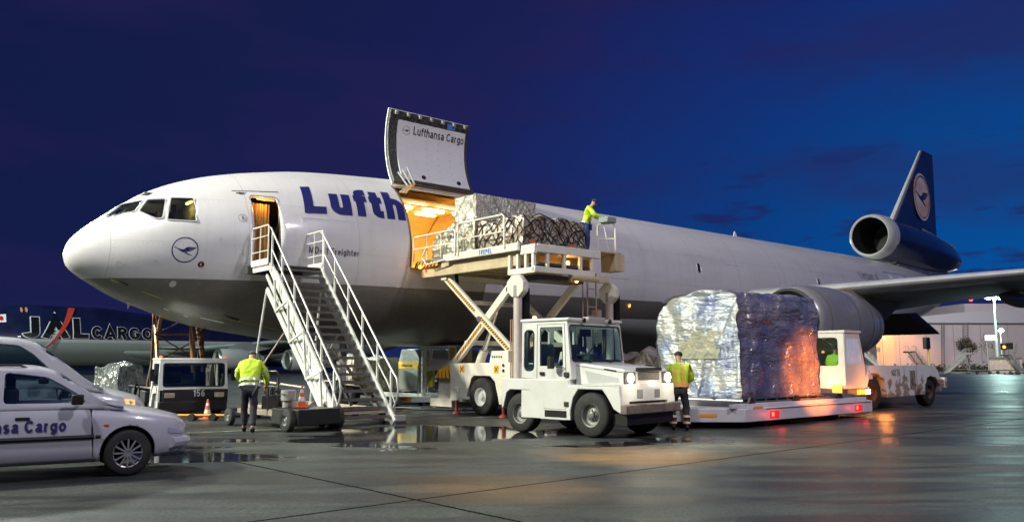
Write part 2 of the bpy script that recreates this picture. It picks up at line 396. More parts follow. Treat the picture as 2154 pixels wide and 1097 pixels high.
def flat(o, ux, uy, nr):
    o, ux, uy, nr = V(o), V(ux).normalized(), V(uy).normalized(), V(nr).normalized()
    return lambda x, y, d=0: o+ux*x+uy*y+nr*(.003+d)
# ================================================================ more shape helpers
def cut_poly(bm, poly, side=0, keep=True):
    """cut an x-z outline (convex) out of a skin; side -1/+1 limits it to that half in y. returns the removed faces per side"""
    x0, x1 = min(p[0] for p in poly)-.01, max(p[0] for p in poly)+.01; z0, z1 = min(p[1] for p in poly)-.01, max(p[1] for p in poly)+.01
    def near(f):
        y = f.calc_center_median().y
        if side and y*side < 0: return False
        xs = [v.co.x for v in f.verts]; zs = [v.co.z for v in f.verts]
        return max(xs) > x0 and min(xs) < x1 and max(zs) > z0 and min(zs) < z1
    n = len(poly); cx = sum(p[0] for p in poly)/n; cz = sum(p[1] for p in poly)/n; ed = []
    for i in range(n):
        a, b = poly[i], poly[(i+1) % n]; dx, dz = b[0]-a[0], b[1]-a[1]
        if math.hypot(dx, dz) < 1e-5: continue
        nx, nz_ = dz, -dx
        if (cx-a[0])*nx+(cz-a[1])*nz_ > 0: nx, nz_ = -nx, -nz_
        ed.append((a, nx, nz_))
    for a, nx, nz_ in ed:
        fs = [f for f in bm.faces if near(f)]
        bmesh.ops.bisect_plane(bm, geom=list(set(fs) | {e for f in fs for e in f.edges} | {v for f in fs for v in f.verts}), plane_co=(a[0], 0, a[1]), plane_no=(nx, 0, nz_), dist=1e-5)
    kill = [f for f in bm.faces if near(f) and all((f.calc_center_median().x-a[0])*nx+(f.calc_center_median().z-a[1])*nz_ < 0 for a, nx, nz_ in ed)]
    out = []
    if keep:
        for s in ((-1, 1) if not side else (side,)):
            nb = bmesh.new(); mp = {}
            for f in kill:
                if f.calc_center_median().y*s > 0:
                    for v in f.verts:
                        if v not in mp: mp[v] = nb.verts.new(v.co)
                    nb.faces.new([mp[v] for v in f.verts])
            out.append(nb)
    bmesh.ops.delete(bm, geom=kill, context='FACES')
    return out
def wrap(bm):
    m = MB(); m.bm.free(); m.bm = bm; return m
def holed(m, outer, holes, fn, th):
    """flat panel with holes; fn(u, v, d) places it, th is its thickness"""
    b2 = bmesh.new(); es = []
    for lp in [outer]+holes:
        vs = [b2.verts.new((p[0], p[1], 0)) for p in lp]; es += [b2.edges.new((vs[i], vs[(i+1) % len(vs)])) for i in range(len(vs))]
    bmesh.ops.triangle_fill(b2, edges=es, use_beauty=True)
    bm = m.bm; A = {}; B = {}
    for v in b2.verts: A[v] = bm.verts.new(fn(v.co.x, v.co.y, 0)); B[v] = bm.verts.new(fn(v.co.x, v.co.y, -th))
    for f in b2.faces: bm.faces.new([A[v] for v in f.verts]); bm.faces.new([B[v] for v in reversed(f.verts)])
    for e in b2.edges:
        if len(e.link_faces) == 1:
            a, b = e.verts; bm.faces.new((A[a], A[b], B[b], B[a]))
    b2.free(); return m
def pane(name, pts, fn, mt, parent, th=.008):
    m = MB(); bm = m.bm; A = [bm.verts.new(fn(u, v, 0)) for u, v in pts]; B = [bm.verts.new(fn(u, v, -th)) for u, v in pts]
    bm.faces.new(A); bm.faces.new(B[::-1])
    for i in range(len(pts)): bm.faces.new((A[i], A[(i+1) % len(pts)], B[(i+1) % len(pts)], B[i]))
    return m.build(name, mt, parent, smooth=0)
def hazard_bar(name, p, q, w, nrm, parent, n=14, lift=.004, col=None):
    """orange and black diagonal stripes along a line, lying on a face whose normal is nrm"""
    p, q, nr = V(p), V(q), V(nrm).normalized(); d = (q-p); u = d.normalized(); s = nr.cross(u)*w/2
    m = MB(); Lh = d.length; k = Lh/n
    for i in range(n):
        a = p+u*k*i+nr*lift; b = p+u*(k*(i+.5))+nr*lift; sh = u*k*.35
        m.face([a-s-sh, b-s-sh, b+s+sh, a+s+sh])
    o = m.build(name, mat('hazard black', (.015, .015, .015), .5), parent, smooth=0, recalc=False)
    m = MB(); a = p+nr*lift*.5; b = q+nr*lift*.5; m.face([a-s, b-s, b+s, a+s]); m.build('hazard_tape', mat('hazard orange', (.85, .38, .02), .5), parent, smooth=0, recalc=False)
    return o
# ---------------------------------------------------------------- people
SKIN = mat('skin', (.48, .27, .19), .6)
def skin_mesh(name, chain, mt, parent, sub=2):
    """chain: list of (name, parent_name, (x,y,z), radius or (rx,ry))"""
    me = bpy.data.meshes.new(name); ids = {c[0]: i for i, c in enumerate(chain)}
    me.from_pydata([c[2] for c in chain], [(ids[c[1]], i) for i, c in enumerate(chain) if c[1]], [])
    o = bpy.data.objects.new(name, me); C.objects.link(o); o.parent = parent
    o.modifiers.new('skin', 'SKIN'); me.materials.append(mt)
    for i, c in enumerate(chain):
        r = c[3] if isinstance(c[3], tuple) else (c[3], c[3]); me.skin_vertices[0].data[i].radius = r; me.skin_vertices[0].data[i].use_root = (i == 0)
    s = o.modifiers.new('sub', 'SUBSURF'); s.levels = s.render_levels = sub
    o.modifiers['skin'].use_smooth_shade = True
    return o
def fold(o, s, size):
    tx = bpy.data.textures.get('cloth folds %s' % size) or bpy.data.textures.new('cloth folds %s' % size, 'CLOUDS'); tx.noise_scale = size; tx.noise_depth = 2
    d = o.modifiers.new('folds', 'DISPLACE'); d.texture = tx; d.strength = s; d.mid_level = .5; d.texture_coords = 'LOCAL'
def person(label, loc, rz, J, jacket, trousers, hat, scale=1.0, group=None, hair=(.03, .02, .015), stripes=True, boots=(.02, .02, .02)):
    """J: joint positions, x forward, y left"""
    P = thing('person', label, 'person', loc, rz, group); P.scale = (scale,)*3
    g = lambda k: V(J[k])
    mid = lambda a, b, t=.5: tuple(g(a).lerp(g(b), t))
    hd = g('head'); nk = g('neck'); up = (hd-nk).normalized(); f = V(J.get('face', (1, 0, 0))).normalized()
    ch = [('pelvis', None, J['pelvis'], (.14, .10)), ('waist', 'pelvis', mid('pelvis', 'chest'), (.13, .095)), ('chest', 'waist', J['chest'], (.16, .11)), ('neck', 'chest', tuple(nk), .055),
          ('jaw', 'neck', tuple(hd-up*.045+f*.025), (.062, .07)), ('head', 'jaw', tuple(hd+up*.03), (.078, .095)), ('crown', 'head', tuple(hd+up*.10), (.055, .065))]
    for s in 'lr':
        ch += [('sh'+s, 'chest', J['sh'+s], .06), ('el'+s, 'sh'+s, J['el'+s], .042), ('wr'+s, 'el'+s, J['wr'+s], .028)]
        w_ = g('wr'+s); d = (w_-g('el'+s)).normalized(); sd = d.cross(V((0, 0, 1))); sd = sd.normalized() if sd.length > .1 else V((0, 1, 0)); cu = sd.cross(d)*(-1 if sd.cross(d).z > 0 else 1)
        ch.append(('palm'+s, 'wr'+s, tuple(w_+d*.06), (.036, .02)))
        for k in range(4):
            o = sd*(-.030+.020*k); ln = (.045, .052, .048, .036)[k]
            a = w_+d*.098+o; b = a+d*ln*.7+cu*ln*.35; c_ = b+d*ln*.3+cu*ln*.6
            ch += [('f%d'%k+s, 'palm'+s, tuple(a), .010), ('g%d'%k+s, 'f%d'%k+s, tuple(b), .009), ('h%d'%k+s, 'g%d'%k+s, tuple(c_), .008)]
        a = w_+d*.05-sd*.045; ch += [('t0'+s, 'palm'+s, tuple(a), .011), ('t1'+s, 't0'+s, tuple(a+d*.035-sd*.01+cu*.02), .009)]
        ch += [('hip'+s, 'pelvis', J['hip'+s], .085), ('kn'+s, 'hip'+s, J['kn'+s], .055), ('an'+s, 'kn'+s, J['an'+s], .038), ('to'+s, 'an'+s, tuple(g('an'+s)+V(J.get('toe'+s, (.15, 0, -.05)))), .03)]
    body = skin_mesh('body', ch, SKIN, P)
    # face
    sd = up.cross(f); eye = hd+up*.028+f*.088
    m = MB()
    for k in (-1, 1): m.ball(eye+sd*.032*k, .011, n=8)
    m.build('eyes', mat('eye dark', (.02, .02, .02), .3), P)
    m = MB(); m.cyl(hd+up*.03+f*.092, hd-up*.012+f*.118, .008, .016, 8); m.build('nose', SKIN, P)
    m = MB(); m.bar(hd-up*.045+f*.098-sd*.022, hd-up*.045+f*.098+sd*.022, .008, .01); m.build('mouth', mat('lips', (.35, .13, .10), .6), P)
    # hair / cap
    hm = MB(); hm.grid(lambda a, b: hd+up*.045+(f*cos(2*pi*a)*.104+sd*sin(2*pi*a)*.088)*sin(R(98)*b+.0)+up*.092*cos(R(98)*b)-f*.008, 18, 8, True)
    hm.build('hair', mat('hair dark', hair, .8), P)
    if hat:
        hm = MB(); hm.grid(lambda a, b: hd+up*.055+(f*cos(2*pi*a)*.112+sd*sin(2*pi*a)*.097)*sin(R(90)*b)+up*.095*cos(R(90)*b), 18, 8, True)
        if hat[1]: hm.grid(lambda a, b: hd+up*(.058-.03*b)+f*(.09+.10*b)*cos(R(-50+100*a))+sd*(.09+.03*b)*sin(R(-50+100*a)), 8, 2)
        o = hm.build('cap', hat[0], P); so = o.modifiers.new('s', 'SOLIDIFY'); so.thickness = .006
    # clothes
    jl = J.get('hem', .86)
    pel = g('pelvis'); chs = g('chest'); hemp = pel+(pel-chs).normalized()*.06
    jc = [('pelvis', None, tuple(hemp), (.205, .145)), ('waist', 'pelvis', mid('pelvis', 'chest', .4), (.20, .145)), ('chest', 'waist', tuple(chs), (.205, .155)), ('up', 'chest', tuple(nk-up*.06), (.12, .105)), ('col', 'up', tuple(nk+up*.015), (.078, .078))]
    for s in 'lr':
        jc += [('sh'+s, 'chest', J['sh'+s], .092), ('ua'+s, 'sh'+s, mid('sh'+s, 'el'+s), .078), ('el'+s, 'ua'+s, J['el'+s], .068), ('cu'+s, 'el'+s, tuple(g('el'+s).lerp(g('wr'+s), .93)), .056)]
    jk = skin_mesh('jacket', jc, jacket, P, 3); fold(jk, .045, .16)
    tcn = [('pelvis', None, tuple(pel-V((0, 0, .02))), (.175, .125))]
    for s in 'lr':
        tcn += [('hip'+s, 'pelvis', J['hip'+s], .108), ('th'+s, 'hip'+s, mid('hip'+s, 'kn'+s), .098), ('kn'+s, 'th'+s, J['kn'+s], .078), ('cf'+s, 'kn'+s, mid('kn'+s, 'an'+s), .076), ('an'+s, 'cf'+s, tuple(g('an'+s).lerp(g('kn'+s), .10)), .066)]
    fold(skin_mesh('trousers', tcn, trousers, P, 3), .035, .14)
    for s in 'lr':
        a = g('an'+s); d = V(J.get('toe'+s, (.15, 0, -.05)))
        skin_mesh('boot', [('a', None, tuple(a+V((0, 0, .04))), .055), ('b', 'a', tuple(a+V((0, 0, -.045))), .055), ('c', 'b', tuple(a+d*.6+V((0, 0, -.02))), .048), ('d', 'c', tuple(a+d*1.05), .038)], mat('boot leather', boots, .5), P)
    if stripes:
        TP = mat('reflective tape', (.60, .60, .58), .3, .3)
        AM = mat('amber tape', (.90, .42, .12), .5)
        def band(c, d, rx, ry, h, mt, side=V((0, 1, 0))):
            d = d.normalized(); sx = side-d*side.dot(d); sx.normalize(); sy = d.cross(sx); m = MB()
            m.grid(lambda a, b: c+d*(b-.5)*h+sx*rx*cos(2*pi*a)+sy*ry*sin(2*pi*a), 24, 1, True); return m.build('reflective_band', mt, P)
        d = chs-pel
        for t in stripes.get('torso', ()): band(pel+d*t, d, .222, .172, .05, stripes.get('mat', TP))
        for s in 'lr':
            for t in stripes.get('legs', ()): band(g('kn'+s).lerp(g('an'+s), t), g('kn'+s)-g('an'+s), .082, .082, .05, stripes.get('legmat', TP))
            if stripes.get('arms'): band(g('sh'+s).lerp(g('el'+s), .62), g('sh'+s)-g('el'+s), .085, .085, .045, TP)
        if stripes.get('back'):
            for y in (-.09, .09):
                m = MB(); m.face([pel+d*.35+V((-.150, y-.025, 0)), pel+d*.35+V((-.150, y+.025, 0)), chs+V((-.165, y*.9+.025, .0)), chs+V((-.165, y*.9-.025, .0))]); m.face([chs+V((-.165, y*.9-.025, 0)), chs+V((-.165, y*.9+.025, 0)), nk+V((-.10, y*.8+.02, -.01)), nk+V((-.10, y*.8-.02, -.01))]); m.build('back_stripe', stripes.get('mat', TP), P)
    return P
def stand(lean=0.0, spread=.11, stride=.0, arml=None, armr=None, z0=.09):
    J = {'hipl': (0, .09, .90), 'hipr': (0, -.09, .90), 'anl': (stride, spread, z0), 'anr': (-stride, -spread, z0), 'knl': (stride*.5+.04, spread, .49), 'knr': (-stride*.4+.04, -spread, .49),
         'pelvis': (0, 0, .97), 'chest': (lean*.6, 0, 1.30), 'neck': (lean, 0, 1.52), 'head': (lean*1.25+.02, 0, 1.66), 'shl': (lean*.85, .19, 1.43), 'shr': (lean*.85, -.19, 1.43)}
    J['ell'], J['wrl'] = arml or ((lean*.8+.02, .26, 1.14), (lean*.8+.12, .27, .90)); J['elr'], J['wrr'] = armr or ((lean*.8+.02, -.26, 1.14), (lean*.8+.12, -.27, .90))
    return J
HIVIS = mat('hi-vis yellow', (.62, .86, .04), .6, var=.30, vscale=7, dark=(.42, .62, .03), bump=.5, bscale=9)
HIVIS.node_tree.nodes['Principled BSDF'].inputs['Emission Strength'].default_value = 0
DENIM = mat('work trousers', (.028, .04, .085), .8, var=.4, vscale=8)
GREYTR = mat('dark trousers', (.03, .032, .04), .8, var=.4, vscale=8)
# ================================================================ GROUND
def ground_material():
    m = bpy.data.materials.new('wet apron concrete'); m.use_nodes = True; t = m.node_tree; p = t.nodes['Principled BSDF']
    tc = N(t, 'ShaderNodeTexCoord'); O = tc.outputs['Object']
    def noise_(scale, sc=(1, 1, 1), rz=0, det=5, rough=.55, off=(0, 0, 0)):
        mp = N(t, 'ShaderNodeMapping'); mp.inputs['Scale'].default_value = sc; mp.inputs['Rotation'].default_value = (0, 0, rz); mp.inputs['Location'].default_value = off
        L(t, O, mp.inputs[0]); n = N(t, 'ShaderNodeTexNoise', i_Scale=scale, i_Detail=det, i_Roughness=rough); L(t, mp.outputs[0], n.inputs[0]); return n.outputs[0]
    big = noise_(.16, det=3); mid = noise_(.9, (1, 1, 1), 0, 5); fine = noise_(28, det=3); grit = noise_(90, det=2)
    # slab tone
    c = mixc(t, ramp(t, mid, [(.3, (0, 0, 0)), (.7, (1, 1, 1))]).outputs[0], (.092, .102, .094), (.052, .058, .054))
    c = mixc(t, math_(t, 'MULTIPLY', ramp(t, fine, [(.4, (0, 0, 0)), (.62, (1, 1, 1))]).outputs[0], .35), c, (.030, .034, .033))
    # damp sheets, streaked along the wind / tyre direction
    st = noise_(1.0, (.12, 1.25, 1), R(-10), 4, .5, (3.1, .4, 0))
    wet = ramp(t, st, [(.44, (0, 0, 0)), (.56, (1, 1, 1))], 'EASE').outputs[0]
    c = mixc(t, math_(t, 'MULTIPLY', wet, .72), c, (.020, .022, .023))
    # faint sealing stain
    c = mixc(t, math_(t, 'MULTIPLY', ramp(t, noise_(.35, det=6, off=(9, 2, 0)), [(.52, (0, 0, 0)), (.62, (1, 1, 1))]).outputs[0], .4), c, (.045, .040, .028))
    # tyre tracks swinging across the concrete
    sT = N(t, 'ShaderNodeSeparateXYZ'); L(t, O, sT.inputs[0]); trk = None
    for cx, cy, r in ((-4, 44, 33.0), (-4, 44, 34.9), (30, -22, 37.5), (30, -22, 39.3), (6, -14, 26.0), (6, -14, 27.7), (40, 60, 44.0), (40, 60, 45.8), (22, 2, 14.5), (22, 2, 16.2)):
        dx = math_(t, 'SUBTRACT', sT.outputs[0], cx); dy = math_(t, 'SUBTRACT', sT.outputs[1], cy)
        dd = math_(t, 'SQRT', math_(t, 'ADD', math_(t, 'MULTIPLY', dx, dx), math_(t, 'MULTIPLY', dy, dy)))
        k_ = math_(t, 'SUBTRACT', 1.0, math_(t, 'DIVIDE', math_(t, 'ABSOLUTE', math_(t, 'SUBTRACT', dd, r)), .16), clamp=True); trk = k_ if trk is None else math_(t, 'MAXIMUM', trk, k_)
    c = mixc(t, math_(t, 'MULTIPLY', math_(t, 'MULTIPLY', trk, mid), 1.0), c, (.014, .015, .016))
    # joints between slabs: rotated grid
    mp = N(t, 'ShaderNodeMapping'); mp.vector_type = 'POINT'
    mp.inputs['Rotation'].default_value = (0, 0, -R(41.8)); L(t, O, mp.inputs[0])
    o = V((-1.09, 9.68)); a = -R(41.8); ox, oy = o.x*cos(a)-o.y*sin(a), o.x*sin(a)+o.y*cos(a)
    wv = N(t, 'ShaderNodeTexNoise', i_Scale=3.0, i_Detail=2.0); L(t, O, wv.inputs[0])
    s = N(t, 'ShaderNodeSeparateXYZ'); L(t, mp.outputs[0], s.inputs[0])
    js = []
    for k, of, per in ((0, ox, 12.0), (1, oy, 12.0)):
        v = math_(t, 'ADD', math_(t, 'SUBTRACT', s.outputs[k], of), math_(t, 'MULTIPLY', math_(t, 'SUBTRACT', wv.outputs[0], .5), .03))
        q = math_(t, 'PINGPONG', v, per/2); js.append(q)
    j = math_(t, 'MINIMUM', js[0], js[1])
    jm = ramp(t, j, [(0, (1, 1, 1)), (.022, (1, 1, 1)), (.034, (0, 0, 0))]).outputs[0]
    c = mixc(t, jm, c, (.006, .006, .006)); sp_ = ramp(t, noise_(14, det=4), [(.42, (0, 0, 0)), (.60, (1, 1, 1))]).outputs[0]; c = mixc(t, math_(t, 'MULTIPLY', sp_, .48), c, (.020, .022, .022))
    L(t, c, p.inputs['Base Color'])
    # puddle area between the stairs and the tractor, and by the car
    s2 = N(t, 'ShaderNodeSeparateXYZ'); L(t, O, s2.inputs[0])
    pn = noise_(.55, (.45, 1.0, 1), R(-12), 5, .55, (1.0, 7.3, 0))
    def zone(cx, cy, rx, ry):
        dx = math_(t, 'POWER', math_(t, 'DIVIDE', math_(t, 'SUBTRACT', s2.outputs[0], cx), rx), 2); dy = math_(t, 'POWER', math_(t, 'DIVIDE', math_(t, 'SUBTRACT', s2.outputs[1], cy), ry), 2)
        return math_(t, 'SUBTRACT', 1.0, math_(t, 'SQRT', math_(t, 'ADD', dx, dy)), clamp=True)
    z = math_(t, 'MAXIMUM', zone(-2.0, 18.0, 7.5, 4.2), zone(-6.0, 14.6, 3.5, 2.2))
    z = math_(t, 'MAXIMUM', z, math_(t, 'MULTIPLY', zone(-6, 27, 9, 6), .8))
    pz = math_(t, 'ADD', math_(t, 'SUBTRACT', pn, .06), math_(t, 'MULTIPLY', z, .36))
    pud = ramp(t, pz, [(.60, (0, 0, 0)), (.64, (1, 1, 1))]).outputs[0]
    rough = math_(t, 'ADD', .40, math_(t, 'MULTIPLY', fine, .26))
    rough = math_(t, 'SUBTRACT', rough, math_(t, 'MULTIPLY', wet, .13))
    rough = math_(t, 'SUBTRACT', rough, math_(t, 'MULTIPLY', ramp(t, big, [(.4, (0, 0, 0)), (.65, (1, 1, 1))]).outputs[0], .06))
    mr = N(t, 'ShaderNodeMix'); L(t, pud, mr.inputs[0]); L(t, rough, mr.inputs[2]); mr.inputs[3].default_value = .045
    L(t, mr.outputs[0], p.inputs['Roughness'])
    c2 = mixc(t, pud, c, (.02, .021, .022)); L(t, c2, p.inputs['Base Color'])
    b = N(t, 'ShaderNodeBump', i_Distance=.012); L(t, math_(t, 'ADD', fine, math_(t, 'MULTIPLY', grit, .5)), b.inputs['Height'])
    L(t, math_(t, 'SUBTRACT', .42, math_(t, 'MULTIPLY', pud, .405)), b.inputs['Strength'])
    L(t, b.outputs[0], p.inputs['Normal']); L(t, math_(t, 'MULTIPLY', math_(t, 'SUBTRACT', 1.0, jm), math_(t, 'ADD', .20, math_(t, 'ADD', math_(t, 'MULTIPLY', wet, .12), math_(t, 'MULTIPLY', pud, .35)))), p.inputs['Specular IOR Level'])
    return m
GM = ground_material()
m = MB(); m.grid(lambda a, b: V((-900+1800*a, -60+1500*b, 0)), 12, 12)
tag(m.build('apron', GM, smooth=0, recalc=False), kind='structure')

# ================================================================ FREIGHTER
PX, PY, PTH, PZ = -12.609, 23.136, 0.8645, 5.107
PRZ = pi/2-PTH
AX = V((sin(PTH), cos(PTH), 0)); NX = V((cos(PTH), -sin(PTH), 0))
jet = thing('freighter_aircraft', 'long white three-engined freighter jet with grey belly and raised cargo door', 'aircraft', (PX, PY, 0), PRZ)
fS = [0, .12, .35, .8, 1.5, 2.3, 3.1, 4, 5.2, 6.8, 8.8, 11, 36, 40, 44, 48, 52, 56, 58.6]
fT = [-.57, -.2, .1, .5, 1.06, 1.57, 1.93, 2.22, 2.49, 2.75, 2.91, 3.01, 3.01, 3.01, 3.0, 2.9, 2.72, 2.4, 2.0]
fB = [-.57, -.88, -1.1, -1.38, -1.75, -2.04, -2.32, -2.52, -2.7, -2.88, -2.96, -3.01, -3.01, -2.9, -2.5, -1.75, -.8, .3, 1.1]
fW = [0, .37, .65, .99, 1.44, 1.85, 2.15, 2.42, 2.68, 2.88, 2.99, 3.01, 3.01, 2.98, 2.8, 2.42, 1.85, 1.1, .45]
def fsec(s):
    t, b, w = interp(fS, fT, s), interp(fS, fB, s), interp(fS, fW, s)
    k = max(0, 1-s/9) if s < 9 else max(0, min(1, (s-40)/8))
    return t, b, w, (t+b)/2*k
def fsurf(s, a, off=0.0):
    """a: degrees above the horizontal on the port (camera) side"""
    t, b, w, zc = fsec(s); r = R(a)
    z = zc+sin(r)*((t-zc) if sin(r) > 0 else (zc-b)) ; y = -cos(r)*w
    p = V((s, y, PZ+z))
    if off:
        e = .02
        n = (fp(s+e, a)-fp(max(0.001, s-e), a)).cross(fp(s, a+1)-fp(s, a-1)); n.normalize()
        if n.dot(V((0, y, z-zc))) < 0: n = -n
        p += n*off
    return p
def fp(s, a): return fsurf(s, a)
def fz(s, zrel, off=0.0):
    """point of the port side at height zrel above the centre line"""
    t, b, w, zc = fsec(s); q = (zrel-zc)/((t-zc) if zrel > zc else (zc-b)); q = max(-.999, min(.999, q))
    return fsurf(s, math.degrees(math.asin(q)), off)

def fus_material():
    m = bpy.data.materials.new('airframe paint'); m.use_nodes = True; t = m.node_tree; p = t.nodes['Principled BSDF']
    tc = N(t, 'ShaderNodeTexCoord'); O = tc.outputs['Object']; s = N(t, 'ShaderNodeSeparateXYZ'); L(t, O, s.inputs[0])
    nz = N(t, 'ShaderNodeTexNoise', i_Scale=.9, i_Detail=6.0, i_Roughness=.6); mp = N(t, 'ShaderNodeMapping'); mp.inputs['Scale'].default_value = (.35, 1, 1.4); L(t, O, mp.inputs[0]); L(t, mp.outputs[0], nz.inputs[0])
    nf = N(t, 'ShaderNodeTexNoise', i_Scale=9.0, i_Detail=4.0); L(t, O, nf.inputs[0])
    wh = mixc(t, math_(t, 'MULTIPLY', ramp(t, nz.outputs[0], [(.42, (0, 0, 0)), (.7, (1, 1, 1))]).outputs[0], .38), (.66, .645, .65), (.47, .455, .44))
    gr = mixc(t, math_(t, 'MULTIPLY', ramp(t, nz.outputs[0], [(.4, (0, 0, 0)), (.66, (1, 1, 1))]).outputs[0], .5), (.17, .160, .148), (.10, .09, .08))
    gr = mixc(t, math_(t, 'MULTIPLY', ramp(t, nf.outputs[0], [(.5, (0, 0, 0)), (.7, (1, 1, 1))]).outputs[0], .2), gr, (.30, .28, .22))
    line = math_(t, 'ADD', PZ-1.24, math_(t, 'MULTIPLY', s.outputs[0], .0102))
    k = math_(t, 'LESS_THAN', s.outputs[2], line)
    c = mixc(t, k, wh, gr)
    # panel seams: ring frames and stringer laps
    def seam(sock, per, off, wd):
        q = math_(t, 'PINGPONG', math_(t, 'SUBTRACT', sock, off), per/2); return math_(t, 'LESS_THAN', q, wd)
    sm = math_(t, 'MAXIMUM', seam(s.outputs[0], 3.4, .96, .009), math_(t, 'MULTIPLY', seam(s.outputs[2], 1.35, PZ-.2, .006), .7))
    c = mixc(t, math_(t, 'MULTIPLY', sm, .38), c, (.12, .11, .10))
    # run-off streaks down the skin, and rivet rows beside the seams
    m2 = N(t, 'ShaderNodeMapping'); m2.inputs['Scale'].default_value = (2.6, .4, .28); L(t, O, m2.inputs[0]); n5 = N(t, 'ShaderNodeTexNoise', i_Scale=2.0, i_Detail=5.0, i_Roughness=.6); L(t, m2.outputs[0], n5.inputs[0])
    c = mixc(t, math_(t, 'MULTIPLY', ramp(t, n5.outputs[0], [(.50, (0, 0, 0)), (.72, (1, 1, 1))]).outputs[0], .12), c, (.26, .235, .20))
    rv = math_(t, 'MULTIPLY', seam(s.outputs[0], 3.4, 1.04, .014), seam(s.outputs[2], .10, 0, .014)); rv2 = math_(t, 'MULTIPLY', seam(s.outputs[2], 1.35, PZ-.26, .014), seam(s.outputs[0], .12, 0, .014))
    c = mixc(t, math_(t, 'MULTIPLY', math_(t, 'MAXIMUM', rv, rv2), .22), c, (.15, .14, .13))
    L(t, c, p.inputs['Base Color'])
    L(t, math_(t, 'ADD', .27, math_(t, 'MULTIPLY', nz.outputs[0], .2)), p.inputs['Roughness'])
    p.inputs['Coat Weight'].default_value = .25; p.inputs['Coat Roughness'].default_value = .12
    wv = N(t, 'ShaderNodeTexNoise', i_Scale=.8, i_Detail=2.0); L(t, O, wv.inputs[0])
    b = N(t, 'ShaderNodeBump', i_Strength=.25, i_Distance=.04); L(t, wv.outputs[0], b.inputs['Height']); L(t, b.outputs[0], p.inputs['Normal'])
    return m
FUS = fus_material()
def round_poly(x0, x1, z0, z1, r, n=4):
    pts = []
    for cx, cz, a0 in ((x1-r, z0+r, -90), (x1-r, z1-r, 0), (x0+r, z1-r, 90), (x0+r, z0+r, 180)):
        for k in range(n+1):
            t = R(a0+90*k/n); pts.append((cx+r*cos(t), cz+r*sin(t)))
    return pts
def round_any(pts, r, n=3):
    out = []; m = len(pts)
    for i in range(m):
        p = V(pts[i]).to_2d(); a = V(pts[i-1]).to_2d(); b = V(pts[(i+1) % m]).to_2d()
        da = (a-p).normalized()*r; db = (b-p).normalized()*r
        for k in range(n+1):
            t = k/n; out.append(tuple((p+da)*(1-t)**2+p*2*t*(1-t)+(p+db)*t*t))
    return out
ZC55 = interp(fS, fT, 11)*sin(R(55))
openings = {
 'door': (round_poly(4.50, 5.26, -.745, 1.36, .11), 0),
 'cargo': (round_poly(9.66, 13.22, -.50, 3.01*sin(R(55)), .10), 0),
 'w1': (round_any([(.93, .52), (1.57, .68), (1.84, 1.07), (1.42, .985)], .05), 1),
 'w2': (round_any([(1.64, .68), (1.99, .455), (2.15, .47), (2.33, 1.11), (1.93, 1.09)], .05), 1),
 'w3': (round_any([(2.25, .43), (2.97, .42), (3.0, 1.16), (2.45, 1.155)], .05), 1)}
bm = bmesh.new()
ss = sorted(set([.0, .03, .07, .12, .18, .26] + [.35+.15*i for i in range(24)] + [4.0+.4*i for i in range(20)] + [12+1.0*i for i in range(47)] + [58.6]))
na = 96; rings = []
for s in ss:
    if s == 0:
        rings.append([bm.verts.new(fsurf(0, 0))]); continue
    rings.append([bm.verts.new(fsurf(s, -90+360*k/na)) for k in range(na)])
for i in range(len(rings)-1):
    A, B = rings[i], rings[i+1]
    for k in range(na):
        k2 = (k+1) % na
        if len(A) == 1: bm.faces.new((A[0], B[k], B[k2]))
        else: bm.faces.new((A[k], B[k], B[k2], A[k2]))
bm.faces.new(rings[-1])
bmesh.ops.recalc_face_normals(bm, faces=bm.faces)
panes = {}
for nm, (poly, both) in openings.items():
    poly = [(x, z+PZ) for x, z in poly]
    x0, x1 = min(p[0] for p in poly)-.02, max(p[0] for p in poly)+.02; z0, z1 = min(p[1] for p in poly)-.02, max(p[1] for p in poly)+.02
    def near(f):
        if not both and f.calc_center_median().y > 0: return False
        xs = [v.co.x for v in f.verts]; zs = [v.co.z for v in f.verts]
        return max(xs) > x0 and min(xs) < x1 and max(zs) > z0 and min(zs) < z1
    m_ = len(poly)
    cx = sum(p[0] for p in poly)/m_; cz = sum(p[1] for p in poly)/m_
    edges = []
    for i in range(m_):
        a, b = poly[i], poly[(i+1) % m_]
        dx, dz = b[0]-a[0], b[1]-a[1]
        if math.hypot(dx, dz) < 1e-5: continue
        nx, nz_ = dz, -dx
        if (cx-a[0])*nx+(cz-a[1])*nz_ > 0: nx, nz_ = -nx, -nz_
        edges.append((a, (nx, nz_)))
    for a, (nx, nz_) in edges:
        fs = [f for f in bm.faces if near(f)]
        geom = list(set(fs) | {e for f in fs for e in f.edges} | {v for f in fs for v in f.verts})
        bmesh.ops.bisect_plane(bm, geom=geom, plane_co=(a[0], 0, a[1]), plane_no=(nx, 0, nz_), dist=1e-5)
    kill = []
    for f in bm.faces:
        if near(f):
            c = f.calc_center_median()
            if all((c.x-a[0])*nx+(c.z-a[1])*nz_ < 0 for a, (nx, nz_) in edges): kill.append(f)
    if nm.startswith('w'):
        for side in (-1, 1):
            nb = bmesh.new(); mpv = {}
            for f in kill:
                if f.calc_center_median().y*side > 0:
                    vs = []
                    for v in f.verts:
                        if v not in mpv: mpv[v] = nb.verts.new(v.co)
                        vs.append(mpv[v])
                    nb.faces.new(vs)
            panes[(nm, side)] = nb
    bmesh.ops.delete(bm, geom=kill, context='FACES')
mb = MB(); mb.bm.free(); mb.bm = bm
fus = mb.build('fuselage', [FUS], jet, smooth=50, recalc=False)
sol = fus.modifiers.new('skin', 'SOLIDIFY'); sol.thickness = .07; sol.offset = -1
SEAL = mat('window seal', (.45, .45, .43), .5)
